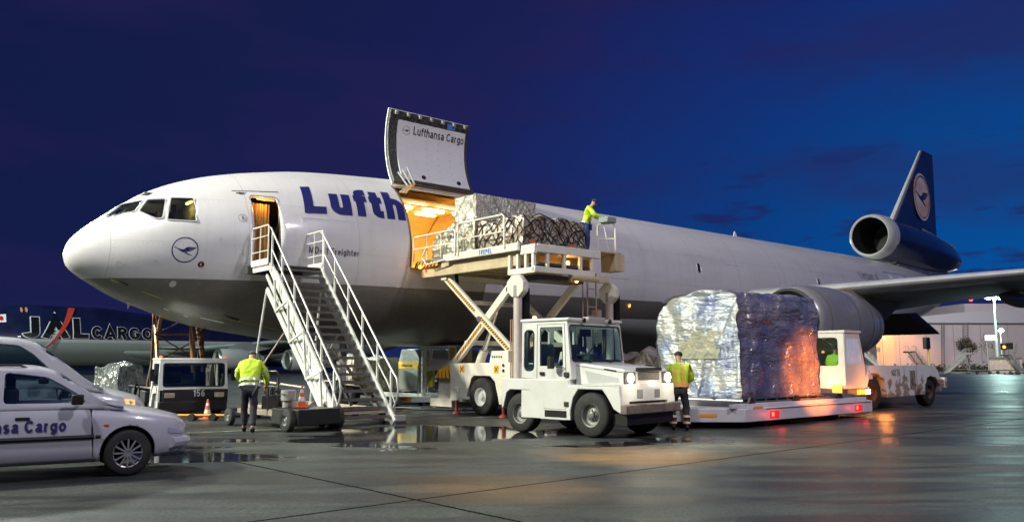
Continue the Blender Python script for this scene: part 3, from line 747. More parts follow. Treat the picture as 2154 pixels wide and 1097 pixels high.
for (nm, side), nb in panes.items():
    r = bmesh.ops.inset_region(nb, faces=nb.faces[:], thickness=.028, depth=.0, use_even_offset=False)
    for f in nb.faces: f.material_index = 0
    for f in r['faces']: f.material_index = 1
    for v in nb.verts: v.co.y -= .004*(1 if side < 0 else -1)
    q = MB(); q.bm.free(); q.bm = nb; q.build('cockpit_window', [DGLASS, SEAL], jet, smooth=50, recalc=False)
# cockpit interior
m = MB(); m.box(1.6, 3.5, -1.35, 1.35, PZ-.15, PZ-.05); m.box(3.45, 3.5, -1.6, 1.6, PZ-.1, PZ+1.25)
m.box(1.25, 1.6, -.95, .95, PZ-.05, PZ+.38); m.box(1.7, 2.3, -.25, .25, PZ-.05, PZ+.3); m.box(1.9, 2.9, -.7, .7, PZ+1.3, PZ+1.36)
m.build('cockpit_interior', mat('cockpit trim', (.10, .10, .085), .6, var=.6, vscale=5, dark=(.35, .30, .12)), jet, bevel=.02)
for y in (-.75, .75):
    m = MB(); m.box(2.25, 2.75, y-.26, y+.26, PZ-.05, PZ+.18); m.box(2.65, 2.80, y-.26, y+.26, PZ+.1, PZ+.85); m.box(2.67, 2.79, y-.13, y+.13, PZ+.85, PZ+1.07)
    m.build('seat', mat('sheepskin', (.30, .26, .16), .9), jet, bevel=.05)
def plight(name, loc, power, col, r=.1, parent=None):
    l = bpy.data.lights.new(name, 'POINT'); l.energy = power; l.color = col; l.shadow_soft_size = r
    o = bpy.data.objects.new(name, l); C.objects.link(o); o.location = loc
    if parent: o.parent = parent
    return o
plight('cockpit_lamp', (3.2, -.2, PZ+1.1), 26, (1, .72, .25), .08, jet)
m = MB(); m.cyl((3.3, -.6, PZ+1.25), (3.3, -.2, PZ+1.25), .05); m.build('dome_lamp', emat('warm lamp', (1, .65, .2), 6), jet)
# entry door: vestibule and curtain
m = MB(); m.box(4.2, 5.6, -2.2, -.9, PZ-.80, PZ-.75); m.box(4.2, 5.6, -.95, -.9, PZ-.75, PZ+1.5); m.box(4.15, 4.2, -1.9, -.9, PZ-.75, PZ+1.45); m.box(5.6, 5.65, -1.9, -.9, PZ-.75, PZ+1.45); m.box(4.2, 5.6, -1.95, -.9, PZ+1.42, PZ+1.46)
m.build('vestibule', mat('vestibule lining', (.16, .12, .07), .7), jet)
m = MB()
m.grid(lambda a, b: V((4.42+.66*a, -2.12+.045*sin(a*42)+.02*sin(a*17+b*2), PZ-.70+1.85*b)), 60, 8)
m.build('curtain', mat('curtain cloth', (.62, .36, .10), .8, var=.5, vscale=3, dark=(.25, .12, .03)), jet, recalc=False)
m = MB(); m.cyl((4.62, -2.30, PZ+1.26), (5.16, -2.30, PZ+1.26), .03); m.build('door_light_tube', emat('amber tube', (1, .55, .15), .8), jet)
lt = plight('door_lamp', (4.8, -2.30, PZ+1.12), 7, (1, .55, .15), .06, jet)
# seams and furniture round the entry door
LINE = mat('panel line', (.20, .19, .18), .6)
def surf_strip(name, pts, wd, mt, parent=jet, off=.006, zmode=True):
    """thin raised strip following the skin through (s, z) points"""
    m = MB(); m.tube([fz(s, z, off) if zmode else fsurf(s, z, off) for s, z in pts], wd, 4); return m.build(name, mt, parent)
surf_strip('rain_gutter', [(4.05+.12*i, 1.50+.008*i) for i in range(12)], .012, LINE)
surf_strip('door_seal', [p for p in round_poly(4.47, 5.29, -.77, 1.39, .13)]+[(5.29-.13, -.77)], .014, mat('door seal', (.22, .20, .17), .6))
def disc_on_skin(name, s0, z0, r, mt, ring=0.0, off=.006, n=40, parent=jet, sub=None):
    m = MB(); 
    P = lambda rr, t: fz(s0+rr*cos(t), z0+rr*sin(t), off)
    for k in range(n):
        a, b = 2*pi*k/n, 2*pi*(k+1)/n
        if ring: m.face([P(r-ring, a), P(r, a), P(r, b), P(r-ring, b)])
        else: m.face([P(0, 0), P(r, a), P(r, b)])
    return m.build(name, mt, parent, weld=True, recalc=False)
NAVY = mat('navy lettering', (.020, .022, .13), .35)
INK = mat('black lettering', (.02, .02, .025), .4)
crane = [
 [(-.84, .20), (-.74, .22), (-.60, .12), (-.42, .06), (-.24, .02), (-.10, .02), (-.02, -.10), (-.08, -.22), (-.28, -.14), (-.50, .0), (-.70, .12)],
 [(-.10, .02), (.06, .17), (.22, .23), (.84, .22), (.80, .17), (.30, .155), (.14, .10), (-.02, -.10)],
 [(-.02, -.06), (.12, .09), (.28, .13), (.78, .135), (.72, .085), (.32, .08), (.16, .0)],
 [(-.02, -.10), (.14, .0), (.30, .055), (.66, .05), (.60, .0), (.32, .0), (.14, -.10)],
 [(-.06, -.12), (.14, -.11), (.30, -.03), (.50, -.04), (.42, -.09), (.28, -.10), (.06, -.19)],
 [(-.12, -.18), (.05, -.17), (.28, -.32), (.52, -.38), (.50, -.42), (.24, -.37), (-.02, -.25)]]
def crane_mesh(name, fn, mt, parent, ring=.06):
    m = MB()
    for pl in crane: m.face([fn(x, y) for x, y in pl])
    n = 44
    if ring:
        for k in range(n):
            a, b = 2*pi*k/n, 2*pi*(k+1)/n
            m.face([fn((1-ring)*cos(a), (1-ring)*sin(a)), fn(cos(a), sin(a)), fn(cos(b), sin(b)), fn((1-ring)*cos(b), (1-ring)*sin(b))])
    return m.build(name, mt, parent, smooth=0, recalc=False)
crane_mesh('emblem', lambda x, y: fz(2.70+.335*x, -.41+.36*y, .007), NAVY, jet, .085)
disc_on_skin('static_port_ring', 3.14, -.80, .085, mat('red mark', (.30, .03, .03), .5), .015, .008)
disc_on_skin('static_port', 3.14, -.80, .07, BLK, 0, .007)
sign('static_port_letter', 'C', .07, mat('white mark', (.7, .7, .7), .5), jet, lambda x, y, d=0: fz(3.115+x, -.835+y, .011+d), w=.22)
disc_on_skin('door_handle_ring', 4.19, .62, .12, LINE, .012, .006)
sign('airline_title', 'Lufth', 1.22, NAVY, jet, lambda x, y, d=0: fsurf(min(9.64, 6.03+x+y*.08), 21.3+math.degrees(y/2.93), .006+d), w=.235, sp=.10, sx=1.045, seg=.08)
sign('type_lettering', 'MD-11 Freighter', .20, mat('slate lettering', (.10, .10, .12), .5), jet, lambda x, y, d=0: fz(6.1+x, -.29+y, .006+d), w=.19, sp=.13, sx=.93)
# service panel outlines
surf_strip('panel_outline', [(5.9, .62), (5.9, .78), (6.4, .80), (7.4, .82), (8.6, .84)], .005, mat('pale line', (.6, .6, .58), .5))
for s, z in ((25.1, .62), (35.4, .60)):
    m = MB(); pts = round_poly(s-.13, s+.13, z-.22, z+.22, .12, 4)
    m.face([fz(x, y, .010) for x, y in pts]); m.build('cabin_window', BLK, jet, smooth=0, recalc=False)
    m = MB(); m.tube([fz(x, y, .012) for x, y in pts], .02, 5, closed=True); m.build('window_rim', mat('window rim', (.7, .7, .7), .3, .5), jet)
    surf_strip('door_outline', [(s-.8, -1.0), (s-.8, 1.1), (s-.7, 1.2), (s+.7, 1.2), (s+.8, 1.1), (s+.8, -1.0)], .005, mat('pale grey line', (.48, .47, .47), .5))
# underside details: scoops, drain masts, pitot probes, gear doors
for s, z in ((2.55, -1.36), (1.2, -.86)):
    disc_on_skin('port_patch', s, z, .085, mat('pale patch', (.55, .53, .5), .5), 0, .006)
m = MB(); m.prism([(0, 0), (.10, 0), (.03, -.22), (0, -.22)], -.012, .012, 'XZ'); o = m.build('drain_mast', WCLEAN, jet); o.location = fsurf(1.75, -84) + V((0, 0, .02))
m = MB(); m.prism([(0, 0), (.34, 0), (.24, .24), (.12, .30)], -.015, .015, 'XZ'); o = m.build('blade_antenna', WCLEAN, jet); o.location = fsurf(31.5, 82)-V((0, 0, .03))
for s, a, ln in ((1.25, -46, .28), (4.1, -57, .55)):
    m = MB(); m.face([fsurf(s, a, .006), fsurf(s+ln*.4, a-1.2, .006), fsurf(s+ln, a-2.6, .006), fsurf(s+ln*.95, a-5.5, .006), fsurf(s+ln*.3, a-2.4, .006)]); m.build('air_inlet', BLK, jet, smooth=0)
disc_on_skin('belly_beacon', 20.6, -1.25, .07, emat('belly beacon', (1, .35, .05), 3), 0, .04)
surf_strip('belly_stripe', [(1.1, -50), (2.2, -55), (4, -61), (6, -66)], .018, mat('yellow stripe', (.42, .36, .10), .6), zmode=False)
# nose gear and main gear
def gear(name, x, y, r, w, n, zt):
    g_ = MB(); g_.cyl((x, y, .9*r), (x, y, zt), .13); g_.cyl((x, y-.5, r), (x, y+.5, r), .08); g_.bar((x, y, 1.0), (x-1.1, y, zt), .12)
    o = g_.build(name, mat('gear leg', (.5, .5, .48), .4), jet)
    for k in range(n):
        xx = x+(0 if n == 2 else (-.75 if k < 2 else .75)); s = -1 if k % 2 == 0 else 1
        wheel(o, (xx, y+s*(.35 if n == 2 else .55), r), r, w, r*.48)
gear('nose_gear', 8.9, 0, .46, .32, 2, PZ-2.9)
gear('main_gear', 35.6, -5.0, .68, .45, 4, 4.0)
# ---- cargo bay interior
BAY = mat('bay lining', (.80, .64, .34), .55, var=.35, vscale=2.2, dark=(.55, .34, .12), bump=.3, bscale=4)
m = MB()
def bays(a, b):
    s = 9.0+4.9*a; ang = R(64+126*b); return V((s, -cos(ang)*2.80, PZ-.02+sin(ang)*2.72))
m.grid(bays, 10, 30); m.build('bay_wall', BAY, jet, recalc=False)
m = MB(); m.box(8.9, 14.0, -2.78, 2.8, PZ-.60, PZ-.53); m.box(9.0, 13.9, 2.3, 2.34, PZ-.5, PZ+2.0); [m.face([V((x, -cos(R(t))*2.8, PZ-.02+sin(R(t))*2.72)) for t in range(-10, 191, 10)]) for x in (8.98, 13.93)]
m.build('bay_floor', BAY, jet)
m = MB(); m.box(9.4, 13.4, -1.4, 1.3, PZ+2.12, PZ+2.17); m.box(9.5, 13.3, -2.1, -1.6, PZ+1.78, PZ+1.83); m.build('bay_ceiling', BAY, jet)
TUBE = emat('bay tube', (1, .86, .55), 9)
for x in (9.95, 11.3, 12.6):
    for y, z in ((-1.9, 1.74), (-.85, 2.08), (.5, 2.08)):
        m = MB(); m.box(x-.42, x+.42, y-.07, y+.07, PZ+z-.05, PZ+z); m.build('bay_light', TUBE, jet)
for x, y in ((10.3, -1.2), (12.5, -1.2), (11.4, .8)):
    l = flood('bay_lamp', (x, y, PZ+1.7), (x, y, PZ-1), 88, (1, .60, .15), .9); l.parent = jet; l.rotation_euler = (0, 0, 0)
# black/yellow sill of the cargo opening
m = MB()
for k in range(18): m.box(9.72+k*.19, 9.72+k*.19+.095, -3.02, -2.78, PZ-.525, PZ-.49)
m.build('door_sill', mat('sill yellow', (.75, .45, .03), .5), jet)
m = MB(); m.box(9.66, 13.22, -3.005, -2.7, PZ-.535, PZ-.50); m.build('sill_plate', BLK, jet)
# frame round the opening
for x in (9.66, 13.22):
    m = MB(); m.tube([fsurf(x, a, -.02) for a in range(-9, 56, 4)], .045, 6); m.build('opening_frame', mat('frame dark', (.10, .09, .08), .5), jet)
# ---- raised cargo door: arc panel turned about its hinge
HG = V((0, -3.01*cos(R(55)), PZ+3.01*sin(R(55))))
def lidp(s, a, rad, ang):
    y, z = -cos(R(a))*rad, PZ+sin(R(a))*rad
    d = V((0, y, z))-HG; c_, s_ = cos(ang), sin(ang)
    return V((s, HG.y+d.y*c_-d.z*s_, HG.z+d.y*s_+d.z*c_))
LA = R(LIDDEG := -160.0)
A0, A1 = -1.5, 54.0
lid = bpy.data.objects.new('cargo_door', None); C.objects.link(lid); lid.parent = jet
def arc_panel(name, r0, r1, s0, s1, a0, a1, mt, bev=.01, n=20):
    m = MB(); bm = m.bm; g = {}
    for i, s in enumerate((s0, s1)):
        for j in range(n+1):
            a = a0+(a1-a0)*j/n
            for k, rr in enumerate((r0, r1)): g[i, j, k] = bm.verts.new(lidp(s, a, rr, LA))
    for j in range(n):
        bm.faces.new((g[0, j, 1], g[1, j, 1], g[1, j+1, 1], g[0, j+1, 1])); bm.faces.new((g[0, j, 0], g[0, j+1, 0], g[1, j+1, 0], g[1, j, 0]))
        for i in (0, 1): bm.faces.new([g[i, j, 0], g[i, j, 1], g[i, j+1, 1], g[i, j+1, 0]])
    for j in (0, n): bm.faces.new([g[0, j, 0], g[1, j, 0], g[1, j, 1], g[0, j, 1]])
    return m.build(name, mt, lid, bevel=bev)
LIDW = mat('door skin paint', (.70, .70, .70), .35, var=.2, vscale=1.5, dark=(.5, .48, .46))
arc_panel('outer_skin', 2.97, 3.02, 9.68, 13.20, A0, A1, LIDW)
BKF = mat('door edge black', (.02, .02, .019), .45, var=.7, vscale=14, dark=(.12, .11, .09), bump=.5, bscale=14)
arc_panel('door_frame', 2.84, 2.968, 9.71, 13.17, A0+.4, A1-.3, BKF)
arc_panel('inner_lining', 2.80, 2.838, 10.05, 13.02, A0+6.5, A1-3, mat('lining white', (.70, .69, .70), .5, var=.2, vscale=2, dark=(.52, .50, .50)))
for k in range(7):
    arc_panel('latch', 2.72, 2.84, 9.85+k*.5, 9.95+k*.5, A0+.6, A0+3.2, GREYM, .005, 3)
arc_panel('door_placard', 2.79, 2.832, 12.15, 12.5, A0+2.0, A0+6.0, mat('placard blue', (.08, .22, .55), .5), .002, 2)
m = MB()
for j in range(8):
    for i in range(6):
        p = lidp(10.25+i*.52, A0+13+j*5.6, 2.797, LA); m.ball(p, .013, n=6)
m.build('rivet', GREYM, lid)
for s in (11.0, 12.55):
    m = MB(); a = 47; m.cyl(lidp(s, a, 2.85, LA), lidp(s, a, 2.77, LA), .085); m.build('hinge_cap', BLK, lid)
lf = lambda x, y, r=2.793: lidp(x, A0+y, r, LA)
crane_mesh('door_emblem', lambda x, y: lf(10.42+.155*x, 13.2-y*.155*57.3/2.8), INK, lid, .07)
sign('door_title', 'Lufthansa Cargo', .30, INK, lid, lambda x, y, d=0: lf(10.72+x, 15.2-math.degrees(y/2.8), 2.793-d), w=.15, sp=.13, sx=.80)
# hinge struts
m = MB()
for k in range(3):
    m.tube([(9.85+.12*k, -1.95, PZ+2.2), (9.88+.13*k, -2.4, PZ+2.35+.06*k), lidp(9.95+.22*k, 46-3*k, 2.8, LA)], .035, 6)
m.build('actuator', GALV, lid)
# ---- wings
def wing(side, secs, name, mt, parent=jet, n=14):
    m = MB(); bm = m.bm; rs = []
    for Lr, xle, zle, ch, th in secs:
        ring = []
        for k in range(2*n):
            t = k/n
            if t <= 1: x = (1-cos(pi*t))/2; sg = 1
            else: x = (1+cos(pi*(t-1)))/2; sg = -1
            yt = 5*th*(.2969*math.sqrt(max(x, 0))-.126*x-.3516*x*x+.2843*x**3-.1036*x**4)
            ring.append(bm.verts.new((xle+x*ch, side*Lr, zle+sg*yt*ch*(1.0 if sg > 0 else .85)-x*ch*.045)))
        rs.append(ring)
    for i in range(len(rs)-1):
        for k in range(2*n):
            k2 = (k+1) % (2*n); bm.faces.new((rs[i][k], rs[i][k2], rs[i+1][k2], rs[i+1][k]))
    bm.faces.new(rs[0]); bm.faces.new(rs[-1][::-1])
    return m.build(name, mt, parent, smooth=50)
WGM = mat('wing grey', (.26, .26, .25), .38, .15, var=.45, vscale=.8, dark=(.15, .13, .10))
WLE = mat('leading edge metal', (.68, .68, .68), .25, .35, var=.3, vscale=1.5)
ws = [(2.4, 22.3, 4.0, 12.6, .105), (5.5, 24.9, 4.30, 10.1, .10), (9.0, 27.6, 4.63, 7.8, .095), (16, 33.2, 5.30, 5.5, .09), (24.6, 40.0, 6.1, 3.0, .09)]
for side in (-1, 1):
    wg = wing(side, ws, 'wing', WGM)
    # slat: a shell in front of the nose of the wing
    sl = [(L_, x-.06, z, c*.16, t*2.2) for L_, x, z, c, t in ws]
    m = MB(); bm = m.bm; rs = []
    for L_, x, z, c, t in ws[1:]:
        ring = []; 
        for k in range(9):
            q = -1+2*k/8; xx = q*q*.13
            yt = 5*t*(.2969*math.sqrt(xx)-.126*xx-.3516*xx*xx)*(1 if q > 0 else .85)
            ring.append(bm.verts.new((x+xx*c-.03, side*L_, z+math.copysign(yt, q)*c*1.04-xx*c*.045)))
        rs.append(ring)
    for i in range(len(rs)-1):
        for k in range(8): bm.faces.new((rs[i][k], rs[i][k+1], rs[i+1][k+1], rs[i+1][k]))
    o = m.build('slat', WLE, wg); so = o.modifiers.new('s', 'SOLIDIFY'); so.thickness = .02
    for L_ in (6.6, 7.6, 11.0, 15.5, 20):
        pass
    # flap and its hinge fairings
    m = MB(); y0, y1 = side*3.4, side*8.6
    m.prism([(y0, 0), (y1, 0)][:0] or [(33.0, 3.72), (33.9, 3.80), (36.2, 2.95), (36.3, 2.86), (33.6, 3.42)], min(y0, y1), max(y0, y1), 'XZ'); m.build('flap', mat('flap dark', (.10, .10, .095), .5), wg, bevel=.02)
    for L_, x, z, ln in ((5.6, 30.8, 3.55, 5.6), (12.4, 33.0, 4.35, 4.4), (18.4, 36.2, 4.95, 3.4)):
        m = MB(); m.grid(lambda a, b: V((x+ln*b, side*(L_+.20*sin(pi*b)**.6*cos(2*pi*a)), z+.1-.1*b+.34*sin(pi*b)**.6*sin(2*pi*a)-.15)), 12, 10, True)
        m.build('flap_fairing', WGM, wg)
# body fairing
m = MB(); m.grid(lambda a, b: V((19.5+18*b, (2.2+1.35*sin(pi*b)**.5)*cos(R(180+180*a)), 3.3+(.7+1.0*sin(pi*b)**.5)*sin(R(180+180*a)))), 20, 20)
m.build('body_fairing', mat('fairing grey', (.22, .22, .21), .4), jet)
# ---- wing engines
NAC = mat('nacelle metal', (.35, .34, .36), .20, .4, var=.35, vscale=.6, dark=(.17, .16, .15), rvar=.15)
for side in (-1, 1):
    ey = side*8.6; ez = 3.02; ex = 23.0
    m = MB(); m.lathe([(0, 1.12), (-.12, 1.20), (-.05, 1.30), (.25, 1.40), (1.0, 1.47), (2.4, 1.48), (3.8, 1.40), (5.0, 1.16), (5.6, .98), (5.55, .93), (5.2, .9)], (ex, ey, ez), 'X', 40)
    en = m.build('engine_nacelle', NAC, jet, smooth=60)
    m = MB(); m.lathe([(-.05, 1.30), (-.13, 1.21), (0, 1.10), (.5, 1.03), (1.4, 1.08), (1.45, .05)], (ex, ey, ez), 'X', 40); m.build('intake', mat('intake', (.12, .12, .12), .4, .6), en)
    m = MB(); m.lathe([(5.3, .86), (5.7, .80), (6.4, .58), (6.35, .5), (5.3, .5)], (ex, ey, ez), 'X', 32); m.build('exhaust_nozzle', mat('hot metal', (.20, .19, .17), .3, .8), en)
    m = MB(); m.lathe([(6.0, .42), (6.6, .3), (7.4, .02)], (ex, ey, ez), 'X', 24); m.build('exhaust_plug', DKM, en)
    m = MB(); m.prism([(ex+2.4, ez+1.3), (ex+4.6, ez+1.60), (ex+9.5, ez+1.75), (ex+8.8, ez+1.0), (ex+6.9, ez+.05), (ex+5.4, ez+.6)], ey-.24, ey+.24, 'XZ'); m.build('engine_pylon', mat('pylon paint', (.34, .29, .18), .35, .2, var=.5, vscale=1.0, dark=(.2, .15, .08)), en, bevel=.08)
# ---- tail
TAILB = mat('tail navy', (.012, .016, .075), .22, coat=.5, var=.4, vscale=.8, dark=(.02, .05, .12))
LG = mat('tail light grey', (.45, .46, .47), .35, var=.4, vscale=2)
E0, E1 = 47.3, 60.0
ecz = lambda x: 9.72-(x-E0)*.055
m = MB(); m.grid(lambda a, b: (lambda x, r: V((x, r*cos(2*pi*a), ecz(x)+r*sin(2*pi*a))))(E0+1.0+(E1-E0-1.0)*b, interp([0, .2, .5, .8, 1], [1.47, 1.50, 1.46, 1.22, .72], b)), 40, 18, True)
te = m.build('tail_engine', TAILB, jet, smooth=60)
m = MB(); m.lathe([(1.15, 1.495), (1.0, 1.49), (.4, 1.47), (.05, 1.39), (-.08, 1.31), (-.03, 1.25), (.06, 1.21)], (E0, 0, ecz(E0)), 'X', 48); m.build('intake_lip', mat('lip metal', (.74, .75, .73), .20, .35), te, smooth=60)
m = MB(); m.lathe([(.05, 1.212), (3.0, 1.15), (3.2, .3), (3.0, .02)], (E0, 0, ecz(E0)), 'X', 40); m.build('intake_duct', mat('duct black', (.01, .01, .01), .6), te)
m = MB(); m.lathe([(12.6, .70), (13.0, .55), (13.4, .2), (13.5, .02)], (E0, 0, ecz(E0)-.71), 'X', 24); m.build('exhaust_cone', STEEL, te)
m = MB(); m.prism([(50.0, 7.2), (59.0, 7.0), (58.0, 8.4), (50.5, 8.5)], -.42, .42, 'XZ'); m.build('engine_pylon', mat('tail pylon', (.30, .32, .34), .35, .4, var=.5, vscale=2, dark=(.02, .03, .08)), te, bevel=.1)
finO = [(50.6, 10.9), (55.8, 16.75), (55.95, 16.85), (57.5, 16.75), (57.0, 11.2), (57.0, 10.4), (50.6, 10.4)]
def fin(pts, name, mt, t0, t1, parent):
    m = MB(); bm = m.bm; z0 = min(p[1] for p in pts); z1 = max(p[1] for p in pts)
    A = []; B = []
    for x, z in pts:
        k = (z-z0)/(z1-z0); t = t0+(t1-t0)*k
        A.append(bm.verts.new((x, -t, z))); B.append(bm.verts.new((x, t, z)))
    bm.faces.new(A); bm.faces.new(B[::-1]); n = len(pts)
    for i in range(n): bm.faces.new((A[(i+1) % n], A[i], B[i], B[(i+1) % n]))
    return m.build(name, mt, parent, bevel=.05)
fn_ = fin(finO, 'tail_fin', TAILB, .30, .12, jet)
fin([(50.25, 10.9), (55.6, 16.8), (55.9, 16.82), (50.75, 10.9)], 'fin_leading_edge', LG, .16, .07, fn_)
fin([(54.6, 10.95), (60.0, 10.15), (60.0, 9.4), (54.6, 9.9)], 'rudder_base', LG, .34, .30, fn_)
EM = V((54.7, -.36, 13.2))
m = MB(); m.face([EM+V((1.30*cos(t), .03*sin(t)+.0, 1.72*sin(t))) for t in [2*pi*k/40 for k in range(40)]]); m.build('fin_disc', mat('fin disc', (.82, .76, .72), .35, var=.75, vscale=.9, dark=(.80, .30, .16)), fn_, smooth=0)
crane_mesh('fin_emblem', lambda x, y: EM+V((1.16*x, -.03, 1.55*y)), NAVY, fn_, .05)
hs = [(1.2, 51.5, 6.5, 5.4, .09), (9.0, 57.2, 7.55, 2.0, .09)]
for side in (-1, 1): wing(side, hs, 'tailplane', LG)
# alliance mark near the tail
sign('alliance_lettering', 'Member of', .5, mat('grey lettering', (.25, .25, .28), .5), jet, lambda x, y, d=0: fz(40.4+x, 1.15+y, .008+d*4), w=.12, sp=.12, sx=.85)
m = MB()
for i in range(6):
    m.face([fz(44.2+.6*i, .95, .006), fz(44.8+.6*i, .95, .006), fz(44.8+.6*i, 1.85, .006), fz(44.2+.6*i, 1.85, .006)])
m.build('alliance_panel', mat('alliance blue', (.06, .07, .38), .4), jet, smooth=0, weld=True, recalc=False)
sign('alliance_mark', 'WOW', .6, mat('alliance white', (.7, .7, .75), .4), jet, lambda x, y, d=0: fz(44.5+x, 1.1+y, .02+d*4), w=.24, sx=1.35)

# raised frames of the flight deck windows, wipers, probes and more hull furniture
FRM = mat('window frame paint', (.66, .66, .64), .35, .2)
for key in ('w1', 'w2', 'w3'):
    m = MB(); m.tube([fz(x, z, .012) for x, z in openings[key][0]], .020, 5, closed=True); m.build('cockpit_frame', FRM, jet)
m = MB(); m.tube([fz(.98, .50, .02), fz(1.22, .68, .05), fz(1.40, .90, .05)], .014, 5); m.tube([fz(1.10, .53, .02), fz(1.42, .72, .05)], .012, 5); m.build('wiper', BLK, jet)
for s_, z_ in ((2.05, -.75), (3.6, -.05)):
    m = MB(); p0 = fz(s_, z_, 0); m.tube([p0, p0+V((0, -.05, 0)), p0+V((-.10, -.06, 0))], .009, 6); m.build('pitot_probe', STEEL, jet)
m = MB(); m.tube([fz(4.19, .56, .012), fz(4.19, .68, .012)], .014, 5); m.build('door_handle', BLK, jet)
for (a, b, c_, d_) in ((14.6, 17.4, -1.9, -.75), (27.2, 28.3, -.55, .95), (19.2, 20.4, -.2, .5)):
    surf_strip('access_panel', [(a, c_), (a, d_), (b, d_), (b, c_), (a, c_)], .006, mat('pale grey line', (.48, .47, .47), .5))
surf_strip('belly_door_outline', [(4.7, -2.05), (4.7, -1.35), (6.6, -1.4), (6.6, -2.1)], .007, mat('dark seam', (.07, .065, .06), .6))
surf_strip('main_door_outline', [(8.9, -1.0), (9.2, -1.15), (14.1, -1.12), (14.1, 2.3)], .006, mat('pale grey line', (.48, .47, .47), .5))
for s_, a_ in ((2.6, -68), (3.6, -66)):
    m = MB(); m.face([fsurf(s_, a_, .006), fsurf(s_+.7, a_-1, .006), fsurf(s_+.7, a_-2.6, .006), fsurf(s_, a_-1.6, .006)]); m.build('gear_bay_stripe', mat('pale marking', (.62, .62, .58), .5), jet, smooth=0)
for x in (2.4, 2.9):
    pass
# cowl joints on the wing engine, reverser seam
for ex_, r_ in ((23.6, 1.452), (25.6, 1.487), (26.9, 1.43)):
    m = MB(); m.lathe([(0, r_), (.03, r_+.006), (.06, r_)], (ex_, -8.6, 3.02), 'X', 48); m.build('cowl_joint', LINE, jet)
m = MB(); m.lathe([(0, 1.20), (.22, 1.13)], (27.85, -8.6, 3.02), 'X', 48); m.build('nozzle_ring', STEEL, jet)
# ================================================================ PASSENGER STAIRS
st = thing('passenger_stairs', 'white mobile passenger stairs standing at the open front door of the jet', 'airstairs', (-3.58, 20.58, 0), R(130.5))
SW = WCLEAN; n_step = 20; X1, Z0, Z1 = 3.95, .22, 4.25
nos = lambda t: V((X1*t, 0, Z0+(Z1-Z0)*t))
TREAD = mat('tread rubber', (.03, .03, .032), .6, var=.4, vscale=10, dark=(.08, .075, .065)); TLIP = mat('tread edge', (.13, .115, .10), .5, var=.6, vscale=8)
for k in range(n_step):
    p = nos(k/(n_step-.5)); m = MB(); m.box(p.x-.02, p.x+.24, -.70, .70, p.z-.02, p.z+.012); o = m.build('step', TREAD, st, bevel=.004)
    m = MB(); m.box(p.x-.03, p.x-.021, -.70, .70, p.z-.055, p.z+.014); m.build('step_edge', TLIP if k % 1 == 0 else SW, o)
for y in (-.76, .76):
    m = MB(); a = nos(-.03); b = nos(1.0); m.bar((a.x, y, a.z-.05), (b.x+.05, y, b.z-.03), .06, .24); m.build('stringer', SW, st, bevel=.008)
    s = 1 if y > 0 else -1; yy = y+s*.04
    # handrail with its lower hoop
    top = [(x, yy, z) for x, z in [(3.72, 5.18)]]
    hr = [V((-.02, yy, .42)), V((-.16, yy, .62)), V((-.22, yy, .86)), V((-.14, yy, 1.14)), V((.04, yy, 1.30))]
    hr += [V((X1*t, yy, Z0+(Z1-Z0)*t+1.02)) for t in [.1+.9*i/12 for i in range(13)]]+[V((X1+.12, yy, Z1+1.06))]
    m = MB(); m.tube(hr, .026, 8); m.build('handrail', GALV, st)
    m = MB(); m.tube([V((-.10, yy, .50))]+[V((X1*t, yy, Z0+(Z1-Z0)*t+.52)) for t in (.06, .5, .98)], .02, 8); m.build('knee_rail', GALV, st)
    for t in (.03, .2, .4, .6, .8, .97):
        m = MB(); m.bar((X1*t, yy, Z0+(Z1-Z0)*t-.1), (X1*t, yy, Z0+(Z1-Z0)*t+1.0), .045); m.build('baluster', SW, st)
    # lower telescoping frame and its bracing
    m = MB(); m.bar((.35, y+s*.10, .05+.15), (3.95, y+s*.10, 3.55), .06, .14); m.build('lower_beam', SW, st, bevel=.006)
    m = MB(); m.bar((.55, y+s*.06, .55), (4.1, y+s*.06, 3.95), .045, .10); m.build('middle_beam', SW, st, bevel=.006)
    if s > 0:
        pts = [(.45, .22), (.62, 1.30), (1.35, 1.12), (1.55, 2.32), (2.35, 2.05), (2.50, 3.15), (3.25, 2.90), (3.35, 3.75)]
        m = MB()
        for a, b in zip(pts, pts[1:]): m.bar((a[0], y+.16, a[1]), (b[0], y+.16, b[1]), .05)
        m.build('side_bracing', SW, st)
        m = MB(); m.bar((.60, y+.13, 1.30), (3.35, y+.13, 3.98), .05, .09); m.build('upper_beam', SW, st)
    # leg under the platform, with its stay
    m = MB(); m.tube([(4.05, y+s*.06, 3.55), (4.72, y+s*.18, .32)], .035, 8); m.build('support_leg', SW, st)
    m = MB(); m.tube([(4.60, y+s*.16, 1.0), (2.9, y+s*.05, 2.3)], .026, 8); m.tube([(4.60, y+s*.16, 1.05), (1.6, y+s*.05, .9)], .026, 8); m.build('stay', mat('worn paint', (.50, .42, .36), .5), st)
    m = MB(); m.box(3.95, 5.10, min(y, y+s*.05), max(y, y+s*.05), Z1-.16, Z1+.04); m.build('platform_edge', SW, st)
    # platform guard rail
    x0, x1, g0, g1 = (4.0, 5.12, Z1+.02, Z1+1.12)
    yy = y+s*.08; m = MB()
    m.tube([(x0, yy, g0), (x0, yy, g1-.06), (x0+.06, yy, g1), (x1-.06, yy, g1), (x1, yy, g1-.06), (x1, yy, g0)], .024, 8)
    for z in (g0+.38, g0+.80): m.tube([(x0, yy, z), (x1, yy, z)], .016, 6)
    m.tube([(x0+.55, yy, g0), (x0+.55, yy, g1)], .016, 6); m.box(x0, x1, yy-.012, yy+.012, g0-.02, g0+.16)
    m.build('guard_rail', SW, st)
